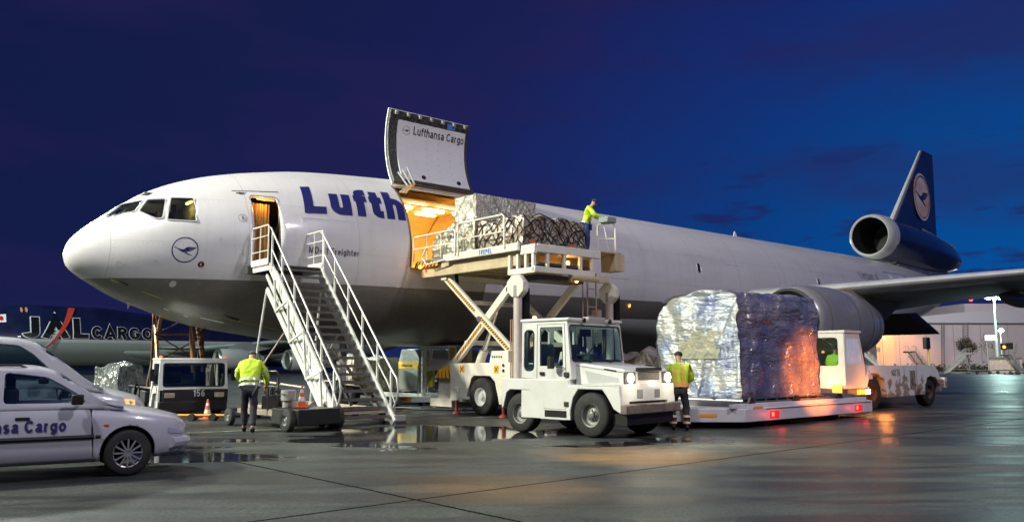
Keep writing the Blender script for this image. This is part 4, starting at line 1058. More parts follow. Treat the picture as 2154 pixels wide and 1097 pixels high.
m = MB(); m.box(3.9, 5.12, -.78, .78, Z1-.05, Z1); m.box(5.12, 5.30, -.82, .95, Z1-.18, Z1+.06); m.build('platform', mat('platform dark', (.05, .05, .05), .6), st)
m = MB()
for y in (-.95, .95): m.bar((.2, y, .33), (4.9, y, .33), .10, .12)
for x in (.25, 1.6, 3.2, 4.85): m.bar((x, -.95, .33), (x, .95, .33), .09, .10)
m.bar((.2, -.5, .35), (2.6, -.5, 1.9), .06); m.bar((.2, .5, .35), (2.6, .5, 1.9), .06); m.bar((1.6, -.95, .33), (3.2, .95, .33), .05)
m.build('chassis', mat('worn cream', (.50, .44, .36), .5, var=.5, vscale=3, dark=(.3, .18, .1)), st)
m = MB(); m.cyl((1.2, -.3, .45), (3.2, -.3, 2.5), .05); m.cyl((2.2, -.3, 1.47), (3.6, -.3, 2.9), .035); m.build('lift_cylinder', STEEL, st)
for y in (-.86, .86):
    for x in (.55, 4.3): wheel(st, (x, y, .2), .20, .12, .10)
for y in (-.9, .9):
    m = MB(); m.box(-.18, .30, y-.16, y+.16, .08, .22); m.cyl((.0, y, 0), (.0, y, .10), .07, .03); m.build('foot_plate', mat('worn steel', (.4, .4, .38), .5, .4), st)
    m = MB(); m.prism([(-.22, 0), (-.05, 0), (-.13, .20)], y-.16, y+.16, 'XZ'); m.build('wheel_chock', BLK, st)

# ================================================================ SERVICE CART beside the stairs
ct = thing('service_cart', 'low flat service cart with tubular push frame beside the stairs', 'cart', (-5.94, 19.85, 0), R(-46))
m = MB(); m.box(-1.25, 1.15, .05, 1.15, .30, .42); m.build('deck', mat('cart deck', (.30, .24, .18), .6, var=.5), ct, bevel=.01)
m = MB(); m.box(.55, 1.75, .02, 1.1, .14, .50); m.build('tool_box', BLK, ct, bevel=.02)
wheel(ct, (1.42, -.05, .26), .26, .16, .12); wheel(ct, (-1.42, -.05, .21), .21, .13, .10); wheel(ct, (1.42, 1.2, .26), .26, .16, .12, side=1); wheel(ct, (-1.42, 1.2, .21), .21, .13, .10, side=1)
m = MB(); m.bar((-1.9, .6, .32), (-1.2, .6, .34), .05); m.bar((-1.42, -.1, .21), (-1.42, 1.25, .21), .05); m.build('axle_beam', DKM, ct)
m = MB(); m.tube([(.28, .06, .30), (.28, .06, 1.26), (.33, .06, 1.33), (.68, .06, 1.33), (.74, .06, 1.26), (.74, .06, .42)], .022, 8); m.tube([(.28, .06, .98), (.74, .06, .98)], .018, 6)
m.build('push_frame', DKM, ct)
m = MB(); m.tube([(-.5, .2, 1.75), (-.15, .25, .7)], .018, 6); m.tube([(-.75, .3, 1.05), (-.05, .2, 1.42)], .016, 6); m.build('crank_bar', BLK, ct)
bk = thing('bucket', 'grey metal drum standing on the service cart deck', 'bucket', ct.location+V((.52*cos(R(-46))-.45*sin(R(-46)), .52*sin(R(-46))+.45*cos(R(-46)), .42)))
m = MB(); m.lathe([(0, .001), (0, .12), (.22, .13), (.23, .165), (.46, .17), (.47, .15), (.40, .14), (.40, .001)], (0, 0, 0), 'Z', 22); m.build('drum', mat('drum grey', (.38, .38, .36), .5, .3, var=.4), bk)
m = MB(); m.tube([(.16*cos(t), 0, .30+.14*-sin(t)) for t in [pi*k/8 for k in range(9)]], .008, 6); m.build('handle', STEEL, bk)
ge = thing('pump_motor', 'small black pump motor with hoses on the cart deck', 'pump', ct.location+V((-.35*cos(R(-46))-.5*sin(R(-46)), -.35*sin(R(-46))+.5*cos(R(-46)), .42)))
m = MB(); m.box(-.2, .2, -.2, .2, 0, .34); m.cyl((-.2, 0, .2), (.26, 0, .2), .15); m.cyl((0, 0, .3), (0, 0, .52), .07); m.ball((.12, .1, .42), .07); m.build('housing', BLK, ge, bevel=.02)
m = MB(); m.tube([(0, 0, .5), (.1, .05, .62), (.16, .1, .60)], .015, 6); m.tube([(-.1, .1, .3), (-.25, .2, .45), (-.2, .3, .1)], .02, 6); m.build('hose', RUB, ge)
# ---- traffic cones
def cone(loc, label, s=1.0):
    o = thing('traffic_cone', label, 'traffic cone', loc, 0, 'orange and white traffic cones'); o.scale = (s,)*3
    OR = mat('cone orange', (.85, .13, .03), .5, var=.2); WH = mat('cone white', (.75, .75, .72), .4)
    m = MB(); m.box(-.16, .16, -.16, .16, 0, .03); m.build('base', OR, o, bevel=.01)
    rr = lambda z: .115-.095*z/.52
    m = MB(); m.lathe([(.03, rr(.03)), (.16, rr(.16))], n=20, axis='Z'); m.lathe([(.26, rr(.26)), (.36, rr(.36))], n=20, axis='Z'); m.lathe([(.44, rr(.44)), (.54, .018), (.541, .001)], n=20, axis='Z'); m.build('body', OR, o)
    m = MB(); m.lathe([(.16, rr(.16)), (.26, rr(.26))], n=20, axis='Z'); m.lathe([(.36, rr(.36)), (.44, rr(.44))], n=20, axis='Z'); m.build('reflective_sleeve', WH, o)
    return o
cone((-8.3, 23.0, 0), 'orange and white traffic cone in front of the white truck')
c2 = ct.matrix_world
cone(ct.location+V((1.05*cos(R(-46))-.5*sin(R(-46)), 1.05*sin(R(-46))+.5*cos(R(-46)), .50)), 'orange and white traffic cone resting on the service cart', .95)
# ================================================================ CARGO LOADER
LO = V((-1.98, 28.2, 0)); LRZ = R(-49.53)
ld = thing('cargo_loader', 'tall cream scissor cargo loader raised to the main cargo door of the jet', 'cargo loader', LO, LRZ)
LC = mat('loader cream', (.74, .72, .62), .4, var=.3, vscale=2.2, dark=(.46, .36, .22), coat=.15)
LT = mat('loader tan', (.56, .47, .30), .45, var=.5, vscale=2.5, dark=(.32, .22, .10))
DY0, DY1, DZ = -1.62, 1.55, 4.80
m = MB(); m.box(.15, 5.35, DY0, DY1, DZ-.10, DZ); m.build('main_deck', mat('deck plate', (.25, .24, .22), .5, .3, var=.4), ld)
for k in range(16):
    m = MB(); m.cyl((.5+.3*k, DY0+.2, DZ+.02), (.5+.3*k, DY1-.2, DZ+.02), .035, n=8); m.build('roller', STEEL, ld)
m = MB(); m.box(1.75, 5.30, DY0-.10, DY0-.002, DZ-.16, DZ+.06); m.build('side_beam', LC, ld, bevel=.01)
sign('maker_plate_lettering', 'TREPEL', .145, mat('loader blue', (.03, .12, .42), .4), ld, flat((3.55, DY0-.10, DZ-.13), (1, 0, 0), (0, 0, 1), (0, -1, 0)), w=.22, sp=.16, sx=.95)
m = MB(); m.box(.3, 5.2, DY0+.1, DY0+.25, DZ-.55, DZ-.10); m.box(.3, 5.2, DY1-.25, DY1-.1, DZ-.55, DZ-.10)
for k in range(6): m.box(.5+.9*k, .6+.9*k, DY0+.25, DY1-.25, DZ-.40, DZ-.10)
m.build('deck_frame', LT, ld, bevel=.01)
hazard_bar('hazard_stripes', (.10, DY0-.02, DZ-.13), (1.35, DY0-.02, DZ-.16), .16, (0, -1, 0), ld, 7)
# side rails
def rail(x0, x1, y, z0, h, name='side_rail', posts=2, mt=None):
    m = MB(); m.tube([(x0, y, z0), (x0, y, z0+h-.08), (x0+.08, y, z0+h), (x1-.08, y, z0+h), (x1, y, z0+h-.08), (x1, y, z0)], .028, 8)
    m.tube([(x0, y, z0+h*.5), (x1, y, z0+h*.5)], .02, 6)
    for k in range(1, posts): m.tube([(x0+(x1-x0)*k/posts, y, z0), (x0+(x1-x0)*k/posts, y, z0+h)], .02, 6)
    return m.build(name, mt or LC, ld)
rail(2.55, 4.75, DY0-.12, DZ-.05, .98, posts=1)
rail(.15, 2.40, DY0-.12, DZ-.02, .80, posts=3)
m = MB(); m.tube([(.9, DY0-.16, DZ+.35), (.75, DY0-.2, DZ+.05), (1.0, DY0-.2, DZ-.2), (1.9, DY0-.16, DZ-.12)], .028, 8); m.build('folding_rail', LC, ld)
# outer (control) end frame hanging below the deck
m = MB()
m.box(4.75, 5.9, -1.62, -1.50, 3.98, 4.14); m.box(5.78, 5.92, -1.62, .75, 4.0, 4.16); m.box(5.30, 5.9, -1.62, -1.50, 4.52, 4.78); m.box(5.36, 5.92, -1.5, 1.0, 4.56, 4.79)
for x in (4.8, 5.15, 5.5, 5.8): m.box(x-.05, x+.05, -1.61, -1.51, 4.14, 4.55)
for y in (-1.1, -.45, .2, .68): m.box(5.80, 5.90, y-.05, y+.05, 4.16, 4.56)
m.build('end_frame', LC, ld, bevel=.012)
m = MB(); m.box(4.9, 5.8, -1.4, .7, 4.22, 4.30); m.box(5.0, 5.7, -1.3, .5, 3.8, 3.98); m.build('end_machinery', mat('machinery', (.06, .055, .05), .6, var=.5), ld, bevel=.02)
m = MB(); m.cyl((5.86, -.2, 3.94), (5.86, 1.25, 3.94), .10, n=12); m.box(5.7, 5.95, .9, 1.3, 3.86, 4.02); m.build('cross_tube', LT, ld)
# operator side platform with its console
m = MB(); m.box(4.3, 5.9, DY1-.55, DY1+.35, DZ-.04, DZ+.02); m.box(5.3, 5.9, DY1+.1, DY1+.5, DZ-.55, DZ-.04); m.build('operator_step', LT, ld, bevel=.01)
m = MB(); X_ = 5.75
m.tube([(5.35, DY1-.08, DZ), (5.35, DY1-.08, DZ+.88), (5.42, DY1, DZ+.93), (5.72, DY1+.22, DZ+.93), (5.76, DY1+.26, DZ+.86), (5.76, DY1+.26, DZ)], .026, 8); m.tube([(5.35, DY1-.08, DZ+.45), (5.76, DY1+.26, DZ+.45)], .02, 6); m.tube([(5.5, DY1+.04, DZ+.9), (5.62, DY1+.12, DZ)], .016, 6); m.build('console_rail', LC, ld)
m = MB(); m.box(5.42, 5.80, DY1-.12, DY1+.28, DZ+.93, DZ+1.10); m.cyl((5.5, DY1, DZ+1.1), (5.5, DY1, DZ+1.17), .02); m.cyl((5.65, DY1+.1, DZ+1.1), (5.65, DY1+.1, DZ+1.18), .02); m.build('control_console', mat('console grey', (.25, .30, .30), .5), ld, bevel=.02)
# scissor: two pairs of crossed arms
for y in (-1.22, 1.22):
    for a, b, dy in (((1.35, 4.20), (4.75, 1.70), -.07), ((1.65, 1.50), (4.85, 4.15), .07)):
        m = MB(); m.bar((a[0], y+dy, a[1]), (b[0], y+dy, b[1]), .12, .24); m.build('scissor_arm', LC, ld, bevel=.012)
        if y < 0:
            d = V((b[0]-a[0], 0, b[1]-a[1])); P = V((a[0], y+dy-.062, a[1])); segs = ((.03, .46), (.54, .93)) if dy < 0 else ((.06, .44), (.80, .93))
            for s0, s1 in segs: hazard_bar('hazard_stripes', P+d*s0, P+d*s1, .10, (0, -1, 0), ld, int(18*(s1-s0)/.43))
    m = MB(); m.cyl((3.12, y-.16, 2.82), (3.12, y+.16, 2.82), .09); m.cyl((1.35, y-.16, 4.2), (1.35, y+.16, 4.2), .08); m.build('pivot_pin', STEEL, ld)
m = MB(); m.box(1.2, 1.5, -1.4, 1.4, 4.12, 4.26); m.box(2.2, 2.34, -1.2, 1.2, 2.05, 2.19); m.box(4.0, 4.14, -1.2, 1.2, 2.0, 2.14); m.box(2.3, 2.42, -1.2, 1.2, 3.3, 3.42); m.build('cross_member', LC, ld, bevel=.01)
m = MB(); m.cyl((2.35, -.75, 1.4), (2.6, -.75, 1.9), .14); m.build('cylinder_sleeve', LC, ld); m = MB(); m.cyl((2.55, -.75, 1.8), (3.2, -.75, 3.1), .075); m.build('lift_piston', mat('chrome', (.75, .75, .75), .12, 1.0), ld)
m = MB(); m.tube([(1.5, -1.1, 4.5), (1.75, -1.15, 3.9), (2.1, -1.1, 3.3), (2.5, -1.0, 2.9), (2.9, -1.0, 2.75)], .035, 6); m.tube([(1.5, -1.0, 4.5), (1.7, -1.05, 3.8), (2.2, -1.0, 3.1)], .03, 6); m.build('hydraulic_hose', RUB, ld)
# chassis
prof = [(1.95, .38), (2.75, .34), (2.80, .60), (3.00, 1.05), (3.12, 1.14), (3.88, 1.14), (4.10, .98), (4.24, .55), (4.3, .34), (6.3, .34), (6.3, 1.50), (4.7, 1.52), (4.7, 1.86), (3.95, 1.86), (3.85, 1.52), (1.95, 1.50)]
m = MB(); m.prism(prof, -1.55, -1.20, 'XZ'); m.prism(prof, 1.20, 1.55, 'XZ'); m.box(2.0, 6.3, -1.2, 1.2, .5, 1.40); m.build('chassis', LC, ld, bevel=.015)
m = MB(); m.prism([(3.02, .40), (3.05, .95), (3.16, 1.10), (3.84, 1.10), (4.04, .92), (4.2, .4)], -1.19, -1.0, 'XZ'); m.build('wheel_well', BLK, ld)
m = MB(); m.box(1.05, 1.95, -1.35, 1.3, .40, 1.05); m.box(.75, 1.9, -1.45, 1.4, .16, .42); m.build('rear_bumper', mat('pale worn', (.60, .54, .46), .5, var=.4), ld, bevel=.02)
m = MB(); m.grid(lambda a, b: V((1.92-.82*sin(R(90*a)), -1.50+.6*b, 1.05+.38*cos(R(90*a)))), 10, 1); o = m.build('fender', mat('fender orange', (.85, .40, .02), .5), ld); so = o.modifiers.new('s', 'SOLIDIFY'); so.thickness = .02
m = MB(); m.prism([(1.10, 1.05)]+[(1.92-.82*sin(R(t)), 1.05+.38*cos(R(t))) for t in range(80, -1, -10)]+[(1.92, 1.05)], -1.50, -1.46, 'XZ'); m.build('fender_side', mat('fender orange', (.85, .40, .02), .5), ld)
for k in range(4): hazard_bar('hazard_stripes', (1.25+.2*k, -1.503, 1.06), (1.30+.18*k, -1.503, 1.32+.03*k), .07, (0, -1, 0), ld, 1)
wl = wheel(ld, (3.48, -1.42, .54), .54, .34, .27, rimmat=mat('rim white', (.70, .70, .68), .35)); wheel(ld, (3.48, 1.42, .54), .54, .34, .27, side=1, rimmat=mat('rim white', (.7, .7, .68), .35)); wheel(ld, (5.7, -1.42, .54), .54, .34, .27); wheel(ld, (5.7, 1.42, .54), .54, .34, .27, side=1)
for x, y in ((2.35, -1.6), (4.55, -1.6), (2.35, 1.6), (4.55, 1.6)):
    m = MB(); m.cyl((x, y, .05), (x, y, .62), .045); m.lathe([(0, .13), (.05, .11), (.09, .05)], (x, y, 0), 'Z', 12); m.build('stabiliser_foot', mat('red foot', (.28, .04, .03), .6), ld)
m = MB(); m.box(2.15, 2.45, -1.66, -1.56, .40, .78); m.box(2.6, 3.0, -1.64, -1.56, .44, .52); m.build('step_bracket', LC, ld, bevel=.01)
for x in (2.55, 4.18):
    m = MB(); m.box(x-.11, x+.11, -1.556, -1.551, 1.22, 1.44); o = m.build('hazard_label', mat('label orange', (.85, .38, .03), .5), ld)
    m = MB(); m.bar((x-.07, -1.559, 1.26), (x+.07, -1.559, 1.40), .025, .003, up=(0, 1, 0)); m.bar((x-.07, -1.5615, 1.40), (x+.07, -1.5615, 1.26), .025, .003, up=(0, 1, 0)); m.build('label_cross', INK, o)
for k in range(5): m = MB(); m.box(3.98+.10*k, 4.03+.10*k, -1.557, -1.552, 1.66, 1.72); m.build('side_mark', INK, ld)
for z in (1.45, 1.3): m = MB(); m.cyl((4.5, -1.58, z), (4.5, -1.55, z), .04); m.build('valve_cap', INK, ld)
# twin masts with octagonal heads
for y, zt in ((-1.75, 3.62), (1.95, 3.62)):
    x = 5.35; m = MB(); m.cyl((x, y, .5), (x, y, zt-.2), .12, n=18); mp_ = m.build('mast_tube', mat('mast paint', (.66, .58, .52), .35, .2, var=.3), ld)
    m = MB(); m.box(x-.16, x+.16, y+.16, y+.30, .5, zt-.05); m.box(x-.16, x-.10, y+.02, y+.16, .5, zt-.05)
    for k in range(40): m.box(x+.16, x+.19, y+.19, y+.27, .6+k*.072, .64+k*.072)
    m.build('chain_guide', BLK, mp_)
    m = MB(); oc = [(.30*cos(R(22.5+45*k)), .33*sin(R(22.5+45*k))) for k in range(8)]
    n1 = V((.25, -.97, 0)).normalized(); u1 = V((.97, .25, 0)).normalized(); Cc = V((x, y, zt))
    bm = m.bm; A = [bm.verts.new(Cc+u1*a+V((0, 0, b))+n1*.14) for a, b in oc]; B = [bm.verts.new(Cc+u1*a+V((0, 0, b))-n1*.12) for a, b in oc]
    bm.faces.new(A); bm.faces.new(B[::-1])
    for i in range(8): bm.faces.new((A[i], A[(i+1) % 8], B[(i+1) % 8], B[i]))
    m.build('mast_head', LC, mp_, bevel=.02)
    m = MB(); m.bar(Cc+n1*.146+V((0, 0, -.28)), Cc+n1*.146+V((0, 0, .02)), .09, .008, up=tuple(n1)); m.build('head_slot', GREYM, mp_)
    m = MB()
    for q in (-.22, -.30): m.tube([(x+q, y, .6), (x+q, y, zt-.9)], .02, 6)
    m.build('hydraulic_pipe', mat('copper pipe', (.5, .33, .26), .4, .5), mp_)
# ladder at the far side
m = MB()
for y in (1.05, 1.42): m.tube([(5.3, y, 4.2), (5.3, y, 2.0)], .026, 6)
for k in range(8): m.tube([(5.3, 1.05, 2.1+.27*k), (5.3, 1.42, 2.1+.27*k)], .018, 6)
m.tube([(5.2, .95, 3.9), (5.2, .95, 2.0)], .022, 6); m.box(5.1, 5.35, 1.42, 1.60, 2.1, 3.1); m.build('ladder', mat('ladder tan', (.42, .33, .26), .5, .2), ld)
plight('work_lamp', (5.7, -.1, 4.35), 6, (1, .5, .12), .05, ld)
m = MB(); m.ball((5.75, -.2, 4.36), .06); m.ball((5.8, .1, 3.85), .05); m.build('work_lamp_lens', emat('amber lens', (1, .42, .08), 14), ld)
m = MB(); m.ball((.5, DY0-.1, DZ-.22), .055); m.build('marker_lamp', emat('orange lens', (1, .28, .03), 14), ld)
m = MB(); m.lathe([(0, .06), (.09, .055), (.12, .001)], (4.4, -.2, 1.9), 'Z', 12); m.build('beacon', emat('amber lens', (1, .42, .08), 14), ld)

# ================================================================ CARGO on the loader
def foil_mat(name, col, rough=.16, metal=.55, var=.6, dark=(.2, .19, .16), vs=3.0, bs=5.0, b=.9, net=None):
    m = bpy.data.materials.new(name); m.use_nodes = True; t = m.node_tree; p = t.nodes['Principled BSDF']
    tc = N(t, 'ShaderNodeTexCoord'); vz = N(t, 'ShaderNodeTexNoise', i_Scale=vs, i_Detail=5.0); L(t, tc.outputs['Object'], vz.inputs[0])
    L(t, mixc(t, math_(t, 'MULTIPLY', ramp(t, vz.outputs[0], [(.38, (0, 0, 0)), (.62, (1, 1, 1))]).outputs[0], var), col, dark), p.inputs['Base Color'])
    p.inputs['Roughness'].default_value = rough; p.inputs['Metallic'].default_value = metal
    vo = N(t, 'ShaderNodeTexVoronoi', feature='DISTANCE_TO_EDGE', i_Scale=bs); nz = N(t, 'ShaderNodeTexNoise', i_Scale=bs*1.4, i_Detail=4.0, i_Roughness=.6)
    mp = N(t, 'ShaderNodeMapping'); mp.inputs['Scale'].default_value = (1, 1, .55); L(t, tc.outputs['Object'], mp.inputs[0]); L(t, mp.outputs[0], vo.inputs[0]); L(t, mp.outputs[0], nz.inputs[0])
    bp = N(t, 'ShaderNodeBump', i_Strength=b, i_Distance=.10); L(t, math_(t, 'ADD', nz.outputs[0], math_(t, 'MULTIPLY', vo.outputs['Distance'], .7)), bp.inputs['Height']); L(t, bp.outputs[0], p.inputs['Normal'])
    return m
FOIL = foil_mat('clear stretch film', (.66, .64, .54), .22, .35, .5, (.38, .33, .24), 3.5, 7.5, 1.0)
def lumpy(x0, x1, y0, y1, z0, z1, amp=.06, sc=1.6, seed=0, top=None, n=.11, taper=0.0):
    """crumpled box: each face a displaced grid"""
    m = MB(); cx, cy = (x0+x1)/2, (y0+y1)/2
    def d(p):
        q = V(p)*sc+V((seed, seed*.7, 0)); o = V((noise.noise(q), noise.noise(q+V((31, 0, 0))), noise.noise(q+V((0, 47, 0)))))*amp
        o += V((noise.noise(q*3.1), noise.noise(q*3.1+V((9, 0, 0))), noise.noise(q*3.1+V((0, 5, 0)))))*amp*.45
        z = p[2]; k = 1-taper*(z-z0)/(z1-z0)
        P = V((cx+(p[0]-cx)*k, cy+(p[1]-cy)*k, z))
        if z <= z0+1e-4: o.z = 0
        if top and z > z0+.2: P.z = z0+(z-z0)*top(p[0], p[1])
        return P+o
    nx, ny, nz_ = [max(2, int((b-a)/n)) for a, b in ((x0, x1), (y0, y1), (z0, z1))]
    Lp = lambda a, b, t: a+(b-a)*t
    m.grid(lambda a, b: d((Lp(x0, x1, a), y0, Lp(z0, z1, b))), nx, nz_); m.grid(lambda a, b: d((Lp(x0, x1, a), y1, Lp(z0, z1, b))), nx, nz_)
    m.grid(lambda a, b: d((x0, Lp(y0, y1, a), Lp(z0, z1, b))), ny, nz_); m.grid(lambda a, b: d((x1, Lp(y0, y1, a), Lp(z0, z1, b))), ny, nz_)
    m.grid(lambda a, b: d((Lp(x0, x1, a), Lp(y0, y1, b), z1)), nx, ny); m.grid(lambda a, b: d((Lp(x0, x1, a), Lp(y0, y1, b), z0)), nx, ny)
    return m, d
def net_on(name, d, x0, x1, y0, y1, z0, z1, parent, mt, r=.012, cell=.42, jit=.12, faces=('y0', 'x1', 'z1'), seed=3):
    rnd = random.Random(seed); m = MB()
    def face(fa):
        if fa == 'y0': return (x1-x0, z1-z0, lambda u, v: V(d((x0+u, y0, z0+v)))+V((0, -.02, 0)))
        if fa == 'x1': return (y1-y0, z1-z0, lambda u, v: V(d((x1, y0+u, z0+v)))+V((.02, 0, 0)))
        if fa == 'x0': return (y1-y0, z1-z0, lambda u, v: V(d((x0, y0+u, z0+v)))+V((-.02, 0, 0)))
        return (x1-x0, y1-y0, lambda u, v: V(d((x0+u, y0+v, z1)))+V((0, 0, .02)))
    for fa in faces:
        W_, H_, fn = face(fa); nu = max(1, round(W_/cell)); nv = max(1, round(H_/cell)); P = {}
        for i in range(nu+1):
            for j in range(nv+1):
                for h in (0, 1):
                    u = (i+.5*h)/nu*W_; v = (j+.5*h)/nv*H_
                    if u > W_+1e-6 or v > H_+1e-6: continue
                    if 0 < u < W_: u += rnd.uniform(-jit, jit)
                    if 0 < v < H_: v += rnd.uniform(-jit, jit)
                    P[i, j, h] = (min(max(u, 0), W_), min(max(v, 0), H_))
        def line(a, b):
            if a in P and b in P:
                A, B = P[a], P[b]; m.tube([fn(A[0]+(B[0]-A[0])*k/4, A[1]+(B[1]-A[1])*k/4) for k in range(5)], r, 4)
        for i in range(nu+1):
            for j in range(nv+1):
                line((i, j, 0), (i, j, 1)); line((i+1, j, 0), (i, j, 1)); line((i, j+1, 0), (i, j, 1)); line((i+1, j+1, 0), (i, j, 1))
    return m.build(name, mt, parent)
CZ = DZ+.06
pa = thing('cargo_pallet', 'tall film-wrapped pallet load going in at the cargo door', 'pallet load', LO, LRZ, 'wrapped pallet loads')
m, d = lumpy(2.05, 3.12, -1.50, .95, CZ+.5, 6.62, .03, 1.3, 2, n=.12); m.build('upper_load', FOIL, pa, smooth=60)
net_on('net', d, 2.05, 3.12, -1.50, .95, CZ+.5, 6.62, pa, mat('net grey', (.22, .20, .17), .7), .008, .62, .08)
m, d = lumpy(.95, 3.14, -1.52, .97, CZ, CZ+.95, .09, 1.7, 5, top=lambda x, y: min(1.1, .62+.5*max(0, (x-.9))/1.3), n=.10); m.build('lower_load', foil_mat('bright stretch film', (.72, .71, .56), .16, .55, .55, (.30, .26, .15), 2.2, 5.5, 1.0), pa, smooth=60)
net_on('net', d, .95, 3.14, -1.52, .97, CZ, CZ+.95, pa, mat('net grey', (.22, .20, .17), .7), .010, .55, .10, faces=('y0',))
m = MB(); m.box(.9, 3.15, -1.56, 1.0, DZ+.035, DZ+.06); m.build('pallet_sheet', STEEL, pa)
pb = thing('cargo_pallet', 'low lumpy pallet load under black netting behind the operator', 'pallet load', LO, LRZ, 'wrapped pallet loads')
tp = lambda x, y: .92+.14*noise.noise(V((x*2.1, y*2.3, 4)))
BROWN = foil_mat('film over boxes', (.50, .44, .36), .28, .30, .75, (.22, .14, .08), 3.5, 4.0, .9)
m, d = lumpy(3.25, 5.30, -1.50, .95, CZ, CZ+.88, .07, 2.0, 9, top=tp, n=.10); m.build('load', BROWN, pb, smooth=60)
net_on('net', d, 3.25, 5.30, -1.50, .95, CZ, CZ+.88, pb, mat('net black', (.015, .014, .014), .8), .014, .36, .10)
net_on('net', d, 3.25, 5.30, -1.50, .95, CZ, CZ+.88, pb, mat('net black', (.015, .014, .014), .8), .010, .30, .14, faces=('x1',), seed=8)
m = MB(); m.box(3.2, 5.34, -1.56, 1.0, DZ+.035, DZ+.06); m.build('pallet_sheet', STEEL, pb)
rnd = random.Random(5)
for k in range(9):
    x, y = rnd.uniform(3.5, 5.1), rnd.uniform(-1.3, .7); s = rnd.uniform(.12, .24); m = MB(); m.box(x-s, x+s, y-s*.8, y+s*.8, CZ+.6, CZ+.84+rnd.uniform(.02, .12)); m.build('carton', mat('carton %d' % (k % 3), [(.42, .34, .24), (.50, .50, .46), (.36, .33, .28)][k % 3], .6), pb, bevel=.02)
for y in (-1.2, .4):
    m = MB(); m.prism([(5.32, DZ+.03), (5.32, DZ+.18), (5.42, DZ+.03)], y-.12, y+.12, 'XZ'); m.build('pallet_stop', mat('stop red', (.5, .10, .04), .5), ld)
# ================================================================ TOW TRACTOR (foreground)
TRZ = R(-43); TLOC = (.85, 19.45, 0)
tr = thing('tow_tractor', 'white boxy tow tractor with lit headlights parked in front of the loader', 'tow tractor', TLOC, TRZ)
TWH = mat('tractor white', (.68, .69, .66), .32, var=.32, vscale=2.2, dark=(.50, .47, .38), coat=.3)
def body_side(y0, y1, name='body'):
    pr = [(-.55, .52), (-.50, .52), (-.40, .86), (-.30, .93), (.28, .93), (.36, .86), (.48, .40), (.62, .32), (1.36, .32), (1.42, .42), (1.52, .80), (1.66, .98), (2.28, .98), (2.40, .84), (2.56, .60), (2.75, .50), (2.75, .78), (2.72, .95), (2.72, 1.05), (1.40, 1.05), (1.40, 1.18), (.05, 1.18), (-.55, 1.18)]
    m = MB(); m.prism(pr, y0, y1, 'XZ'); return m
body_side(-1.0, -.70).build('body', TWH, tr, bevel=.018); body_side(.70, 1.0).build('body_side', TWH, tr, bevel=.018)
m = MB(); m.box(-.55, -.45, -.70, .70, .5, 1.178); m.box(-.5, 2.7, -.70, .70, .42, 1.0); m.box(-.45, .05, -.70, .70, 1.0, 1.17); m.build('chassis_box', mat('chassis dark', (.05, .05, .05), .6), tr)
# hood
m = MB()
hb = [(1.42, 1.06), (2.70, 1.06), (2.73, 1.10), (2.72, 1.36), (2.66, 1.405), (1.42, 1.53)]
m.prism(hb, -.80, .80, 'XZ'); m.build('hood', TWH, tr, bevel=.03)
m = MB(); m.prism([(1.70, 1.36), (2.55, 1.22), (2.58, 1.13), (1.78, 1.10)], -.804, -.80, 'XZ'); m.build('hood_vent', mat('vent grey', (.45, .46, .46), .5, bump=.5, bscale=40), tr)
m = MB(); m.bar((1.45, -.803, 1.47), (2.68, -.803, 1.33), .006, .008); m.box(1.43, 1.437, -.803, -.8, 1.07, 1.5); m.bar((2.2, -.81, 1.40), (2.5, -.81, 1.36), .012, .03); m.build('hood_seam', DKM, tr)
m = MB(); m.box(1.42, 2.72, -1.0, -.80, 1.052, 1.075); m.build('running_board', TWH, tr, bevel=.008)
# nose: grille, lamps, slots, bumper
F = 2.735
m = MB(); m.box(F-.02, F+.004, -.36, .42, 1.17, 1.34); m.build('grille', mat('grille chrome', (.10, .09, .08), .3, .7, bump=.8, bscale=60, stretch=(1, 1, 14)), tr, bevel=.01)
m = MB(); m.box(F-.01, F+.02, -.44, .50, 1.35, 1.43); m.build('hood_scoop', BLK, tr, bevel=.01)
m = MB(); m.box(F-.02, F+.008, -.98, .98, .74, 1.10); m.build('front_panel', TWH, tr, bevel=.02)
for y in (-.42, .22):
    for k in range(5):
        m = MB(); m.box(F+.006, F+.012, y+.042*k, y+.042*k+.02, .80, .98); m.build('vent_slot', BLK, tr)
HL = emat('headlamp glow', (1, .88, .62), 24)
for y in (-.66, .72):
    m = MB(); m.box(F-.03, F+.015, y-.20, y+.20, 1.10, 1.34); o = m.build('headlight', mat('lamp surround', (.10, .10, .10), .3), tr, bevel=.02)
    m = MB(); m.lathe([(0, .001), (0, .095), (.02, .10), (.03, .085), (.035, .001)], (F+.012, y, 1.22), 'X', 20); m.build('lens', HL, o)
    w_ = tr.matrix_world
    s = spot('headlamp', (F+.1, y, 1.22), (F+6, y, .2), 700, (1, .86, .6), 75, .08); s.parent = tr; s.rotation_euler = (V((6, 0, -1.0))).to_track_quat('-Z', 'Y').to_euler()
    plight('headlamp_spill', (F+.40, y, 1.10), 12, (1, .88, .65), .08, tr)
m = MB(); m.box(F-.02, F+.16, -1.0, 1.0, .50, .70); m.build('bumper', mat('bumper worn', (.13, .11, .10), .5, .3, var=.7, vscale=5, dark=(.30, .24, .22)), tr, bevel=.02)
m = MB(); m.box(F-.3, F+.05, -.85, .85, .28, .50); m.build('under_bumper', BLK, tr)
